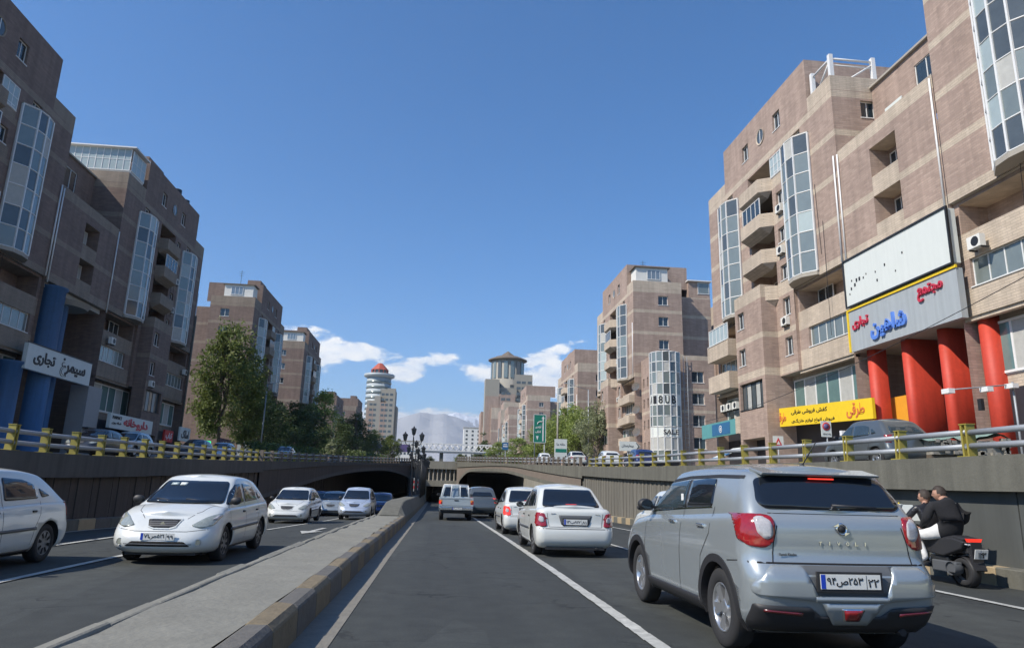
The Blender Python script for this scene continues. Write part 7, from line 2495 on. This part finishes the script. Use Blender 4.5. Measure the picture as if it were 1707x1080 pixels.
def person(label, J, mats, head_dir, hair_len=.0, hand_joints=()):
    """J: joints name -> (pos, radius); one skinned body, faces coloured by the nearest bone"""
    bones = [('pelvis', 'spine', 0), ('spine', 'chest', 0), ('chest', 'neck', 0), ('neck', 'head0', 2),
             ('chest', 'shL', 0), ('shL', 'elL', 0), ('elL', 'wrL', 0), ('wrL', 'haL', 2),
             ('chest', 'shR', 0), ('shR', 'elR', 0), ('elR', 'wrR', 0), ('wrR', 'haR', 2),
             ('pelvis', 'hipL', 0), ('hipL', 'knL', 1), ('knL', 'anL', 1), ('anL', 'toL', 3),
             ('pelvis', 'hipR', 0), ('hipR', 'knR', 1), ('knR', 'anR', 1), ('anR', 'toR', 3)]
    names = list(J)
    idx = {n: i for i, n in enumerate(names)}
    verts = [J[n][0] for n in names]
    edges = [(idx[a], idx[b]) for a, b, _ in bones]
    rad = [J[n][1] for n in names]
    # fingers: short chains rooted in the palm
    fb = []
    for side_ in 'LR':
        wr = Vector(J['wr' + side_][0]); ha = Vector(J['ha' + side_][0])
        d = (ha - wr).normalized(); u = Vector((1, 0, 0)); v = d.cross(u).normalized() if abs(d.x) < .9 else Vector((0, 0, 1))
        u = v.cross(d)
        for k, (off, ln) in enumerate(((-.033, .062), (-.012, .075), (.011, .07), (.032, .055), (-.05, .045))):
            a = ha + u * off * .8 + d * (.02 if k < 4 else -.03)
            b = a + d * ln * .5 + v * -.012 + (u * -.02 if k == 4 else u * 0)
            c_ = b + d * ln * .35 + v * -.03
            base = len(verts); verts += [tuple(a), tuple(b), tuple(c_)]; rad += [.011, .010, .008]
            edges += [(idx['ha' + side_], base), (base, base + 1), (base + 1, base + 2)]
            fb += [(base, 2), (base + 1, 2), (base + 2, 2)]
    me = bpy.data.meshes.new('body'); me.from_pydata(verts, edges, [])
    o = bpy.data.objects.new('tmp', me); col.objects.link(o)
    sk = o.modifiers.new('skin', 'SKIN'); sk.use_smooth_shade = True; sk.branch_smoothing = .6
    for i, r_ in enumerate(rad):
        rr = r_ if isinstance(r_, tuple) else (r_, r_)
        me.skin_vertices[0].data[i].radius = rr
        me.skin_vertices[0].data[i].use_root = (i == idx['pelvis'])
    sb = o.modifiers.new('sub', 'SUBSURF'); sb.levels = 2
    bpy.context.view_layer.update()
    dg = bpy.context.evaluated_depsgraph_get()
    bme = bpy.data.meshes.new_from_object(o.evaluated_get(dg))
    bpy.data.objects.remove(o)
    for mt in mats: bme.materials.append(MATS[mt])
    segs = [(Vector(verts[idx[a]]), Vector(verts[idx[b]]), mi) for a, b, mi in bones]
    segs += [(Vector(verts[b]), Vector(verts[b]), mi) for b, mi in fb]
    for p in bme.polygons:
        c_ = p.center; best = (9, 0)
        for a, b, mi in segs:
            ab = b - a; t = 0 if ab.length < 1e-6 else max(0, min(1, (c_ - a).dot(ab) / ab.length_squared))
            dd = (c_ - (a + ab * t)).length
            if dd < best[0] - 1e-5: best = (dd, mi)
        p.material_index = best[1]; p.use_smooth = True
    root = thing('person', label, 'person')
    bme.name = 'body'
    obj('body', bme, root)
    # head: shaped ball with nose, brow, chin, ears
    hc = Vector(J['head'][0]) if 'head' in J else Vector(J['head0'][0])
    f = Vector(head_dir).normalized(); up = Vector((0, 0, 1)); rt = f.cross(up).normalized(); up = rt.cross(f)
    bm = bmesh.new(); bmesh.ops.create_uvsphere(bm, u_segments=32, v_segments=24, radius=1)
    for v in bm.verts:
        x, y, z = v.co          # x right, y forward, z up
        sx_ = .077 * (1 - .14 * max(0, -z) - .05 * max(0, z)); sy_ = .098; sz_ = .122
        if z < -.2: sx_ *= 1 - .35 * (-z - .2); y = y * (1 - .1 * (-z)) + .12 * (-z - .2) * max(0, y)
        X, Yy, Zz = x * sx_, y * sy_, z * sz_
        if y > .6:
            Yy += .024 * math.exp(-((x / .16) ** 2) - ((z + .12) / .16) ** 2)      # nose
            Yy += .006 * math.exp(-((z - .18) / .1) ** 2) - .010 * math.exp(-(((abs(x) - .36) / .16) ** 2) - ((z - .04) / .12) ** 2)
            Yy += .006 * math.exp(-((x / .3) ** 2) - ((z + .45) / .08) ** 2)
        if abs(x) > .93: X *= 1.0 + .14 * math.exp(-((y + .05) / .2) ** 2 - ((z + .02) / .25) ** 2)
        v.co = hc + rt * X + f * Yy + up * (Zz + .02)
    hm = bpy.data.meshes.new('head'); bm.to_mesh(hm); bm.free(); hm.materials.append(MATS['skin'])
    for p in hm.polygons: p.use_smooth = True
    obj('head', hm, root)
    bm = bmesh.new(); bmesh.ops.create_uvsphere(bm, u_segments=30, v_segments=22, radius=1)
    rnd = random.Random(3)
    dele = []
    for v in bm.verts:
        x, y, z = v.co
        if z < -.15 - hair_len * 3 or (y > .45 and z < .42) or (y > -.1 and z < -.0): dele.append(v)
        k = 1 + .05 * math.sin(17 * x + 9 * y) * math.cos(13 * z)
        v.co = hc + rt * x * .088 * k + f * (y * .112 * k - .006) + up * (z * .134 * k + .024)
    bmesh.ops.delete(bm, geom=dele, context='VERTS')
    hm = bpy.data.meshes.new('hair'); bm.to_mesh(hm); bm.free(); hm.materials.append(MATS['hair'])
    for p in hm.polygons: p.use_smooth = True
    obj('hair', hm, root)
    for sx in (-1, 1):
        g = M('letter_black'); c_ = hc + rt * sx * .03 + f * .088 + up * .026
        g.lathe([(0, .006), (.008, .003), (.009, 0)], c=c_, axis=1, n=8); g.build('eye', root)
    return root


SX, SY = 8.60, 10.72
sc_ = scooter((SX, SY, 0)); sc_.scale = (1.0, .95, .87)


def at(p): return (SX + p[0] * 1.06, SY + p[1] * .95, p[2] * .87)


# driver in front: leather jacket, white trousers
Jd = dict(pelvis=(at((-.0, .93, .93)), .155), spine=(at((-.01, .98, 1.10)), (.165, .13)), chest=(at((-.01, 1.03, 1.30)), (.185, .135)), neck=(at((-.01, 1.06, 1.46)), .06), head0=(at((-.01, 1.08, 1.54)), .055),
          shL=(at((-.20, 1.04, 1.38)), .075), elL=(at((-.31, 1.20, 1.13)), .055), wrL=(at((-.31, 1.40, 1.06)), .036), haL=(at((-.30, 1.45, 1.07)), (.045, .02)),
          shR=(at((.19, 1.04, 1.38)), .075), elR=(at((.30, 1.22, 1.14)), .055), wrR=(at((.31, 1.40, 1.06)), .036), haR=(at((.30, 1.45, 1.07)), (.045, .02)),
          hipL=(at((-.12, .97, .90)), .115), knL=(at((-.24, 1.36, .80)), .075), anL=(at((-.20, 1.24, .40)), .048), toL=(at((-.20, 1.40, .35)), (.05, .035)),
          hipR=(at((.12, .97, .90)), .115), knR=(at((.22, 1.36, .80)), .075), anR=(at((.18, 1.24, .40)), .048), toR=(at((.18, 1.40, .35)), (.05, .035)))
Jd['head'] = (at((-.01, 1.10, 1.62)), 0)
hd = Jd.pop('head'); Jd['head0'] = (at((-.01, 1.09, 1.56)), .05)
person('scooter driver in a black leather jacket and white trousers, seated in front', Jd, ('leather', 'trousers_white', 'skin', 'letter_white'), (-.5, .85, -.05), .0)
# passenger behind: broad black hooded jacket, leaning forward
Jp = dict(pelvis=(at((.02, .48, .98)), .18), spine=(at((.03, .50, 1.16)), (.215, .17)), chest=(at((.03, .56, 1.38)), (.23, .17)), neck=(at((.02, .64, 1.55)), .085), head0=(at((.0, .70, 1.63)), .055),
          shL=(at((-.22, .60, 1.45)), .095), elL=(at((-.30, .66, 1.16)), .075), wrL=(at((-.22, .92, 1.02)), .045), haL=(at((-.17, .99, .99)), (.045, .02)),
          shR=(at((.27, .58, 1.45)), .095), elR=(at((.36, .62, 1.16)), .075), wrR=(at((.26, .92, 1.04)), .045), haR=(at((.2, .99, 1.0)), (.045, .02)),
          hipL=(at((-.15, .56, .93)), .125), knL=(at((-.29, 1.00, .84)), .085), anL=(at((-.25, .84, .44)), .05), toL=(at((-.25, 1.0, .38)), (.05, .035)),
          hipR=(at((.17, .56, .93)), .125), knR=(at((.30, 1.00, .84)), .085), anR=(at((.26, .84, .44)), .05), toR=(at((.26, 1.0, .38)), (.05, .035)))
person('scooter passenger in a loose black jacket and white trousers, seen from behind', Jp, ('cloth_black', 'trousers_white', 'skin', 'letter_white'), (-.75, .6, -.1), .0)
bq = thing('bouquet', 'flowers wrapped in white paper held up in front of the scooter driver', 'bouquet', at((-.30, 1.46, 1.08)))
m = M('sign_white', 'leaf', 'sign_yellow')
m.lathe([(.02, 0), (.05, .12), (.11, .30), (.10, .31), (.03, .12)], n=9, smooth=False)
for k in range(9):
    a = k * .7; m.lathe([(0, .03), (.025, .0), (0, -.02)], c=(.06 * math.cos(a), .06 * math.sin(a), .31), n=6, m=1 + k % 2)
m.build('paper_wrap', bq)

# plane tree of small kinks: far lamp masts and people are too small to tell apart
# ================================================================== AIR
hz = bpy.data.meshes.new('haze')
mh_ = M('under'); mh_.box(-11900, 11900, -3900, 13900, -3.2, 1130); hz = mh_.mesh('haze')
hm = bpy.data.materials.new('haze_air'); hm.use_nodes = True
t = hm.node_tree
for n in list(t.nodes): t.nodes.remove(n)
pv = N(t, 'ShaderNodeVolumePrincipled')
pv.inputs['Color'].default_value = (0.80, 0.85, 0.93, 1)
pv.inputs['Density'].default_value = HAZE_D
pv.inputs['Anisotropy'].default_value = 0.2
oo = N(t, 'ShaderNodeOutputMaterial'); t.links.new(pv.outputs[0], oo.inputs['Volume'])
hz.materials.clear(); hz.materials.append(hm)
ho = obj('haze', hz); ho['kind'] = 'stuff'
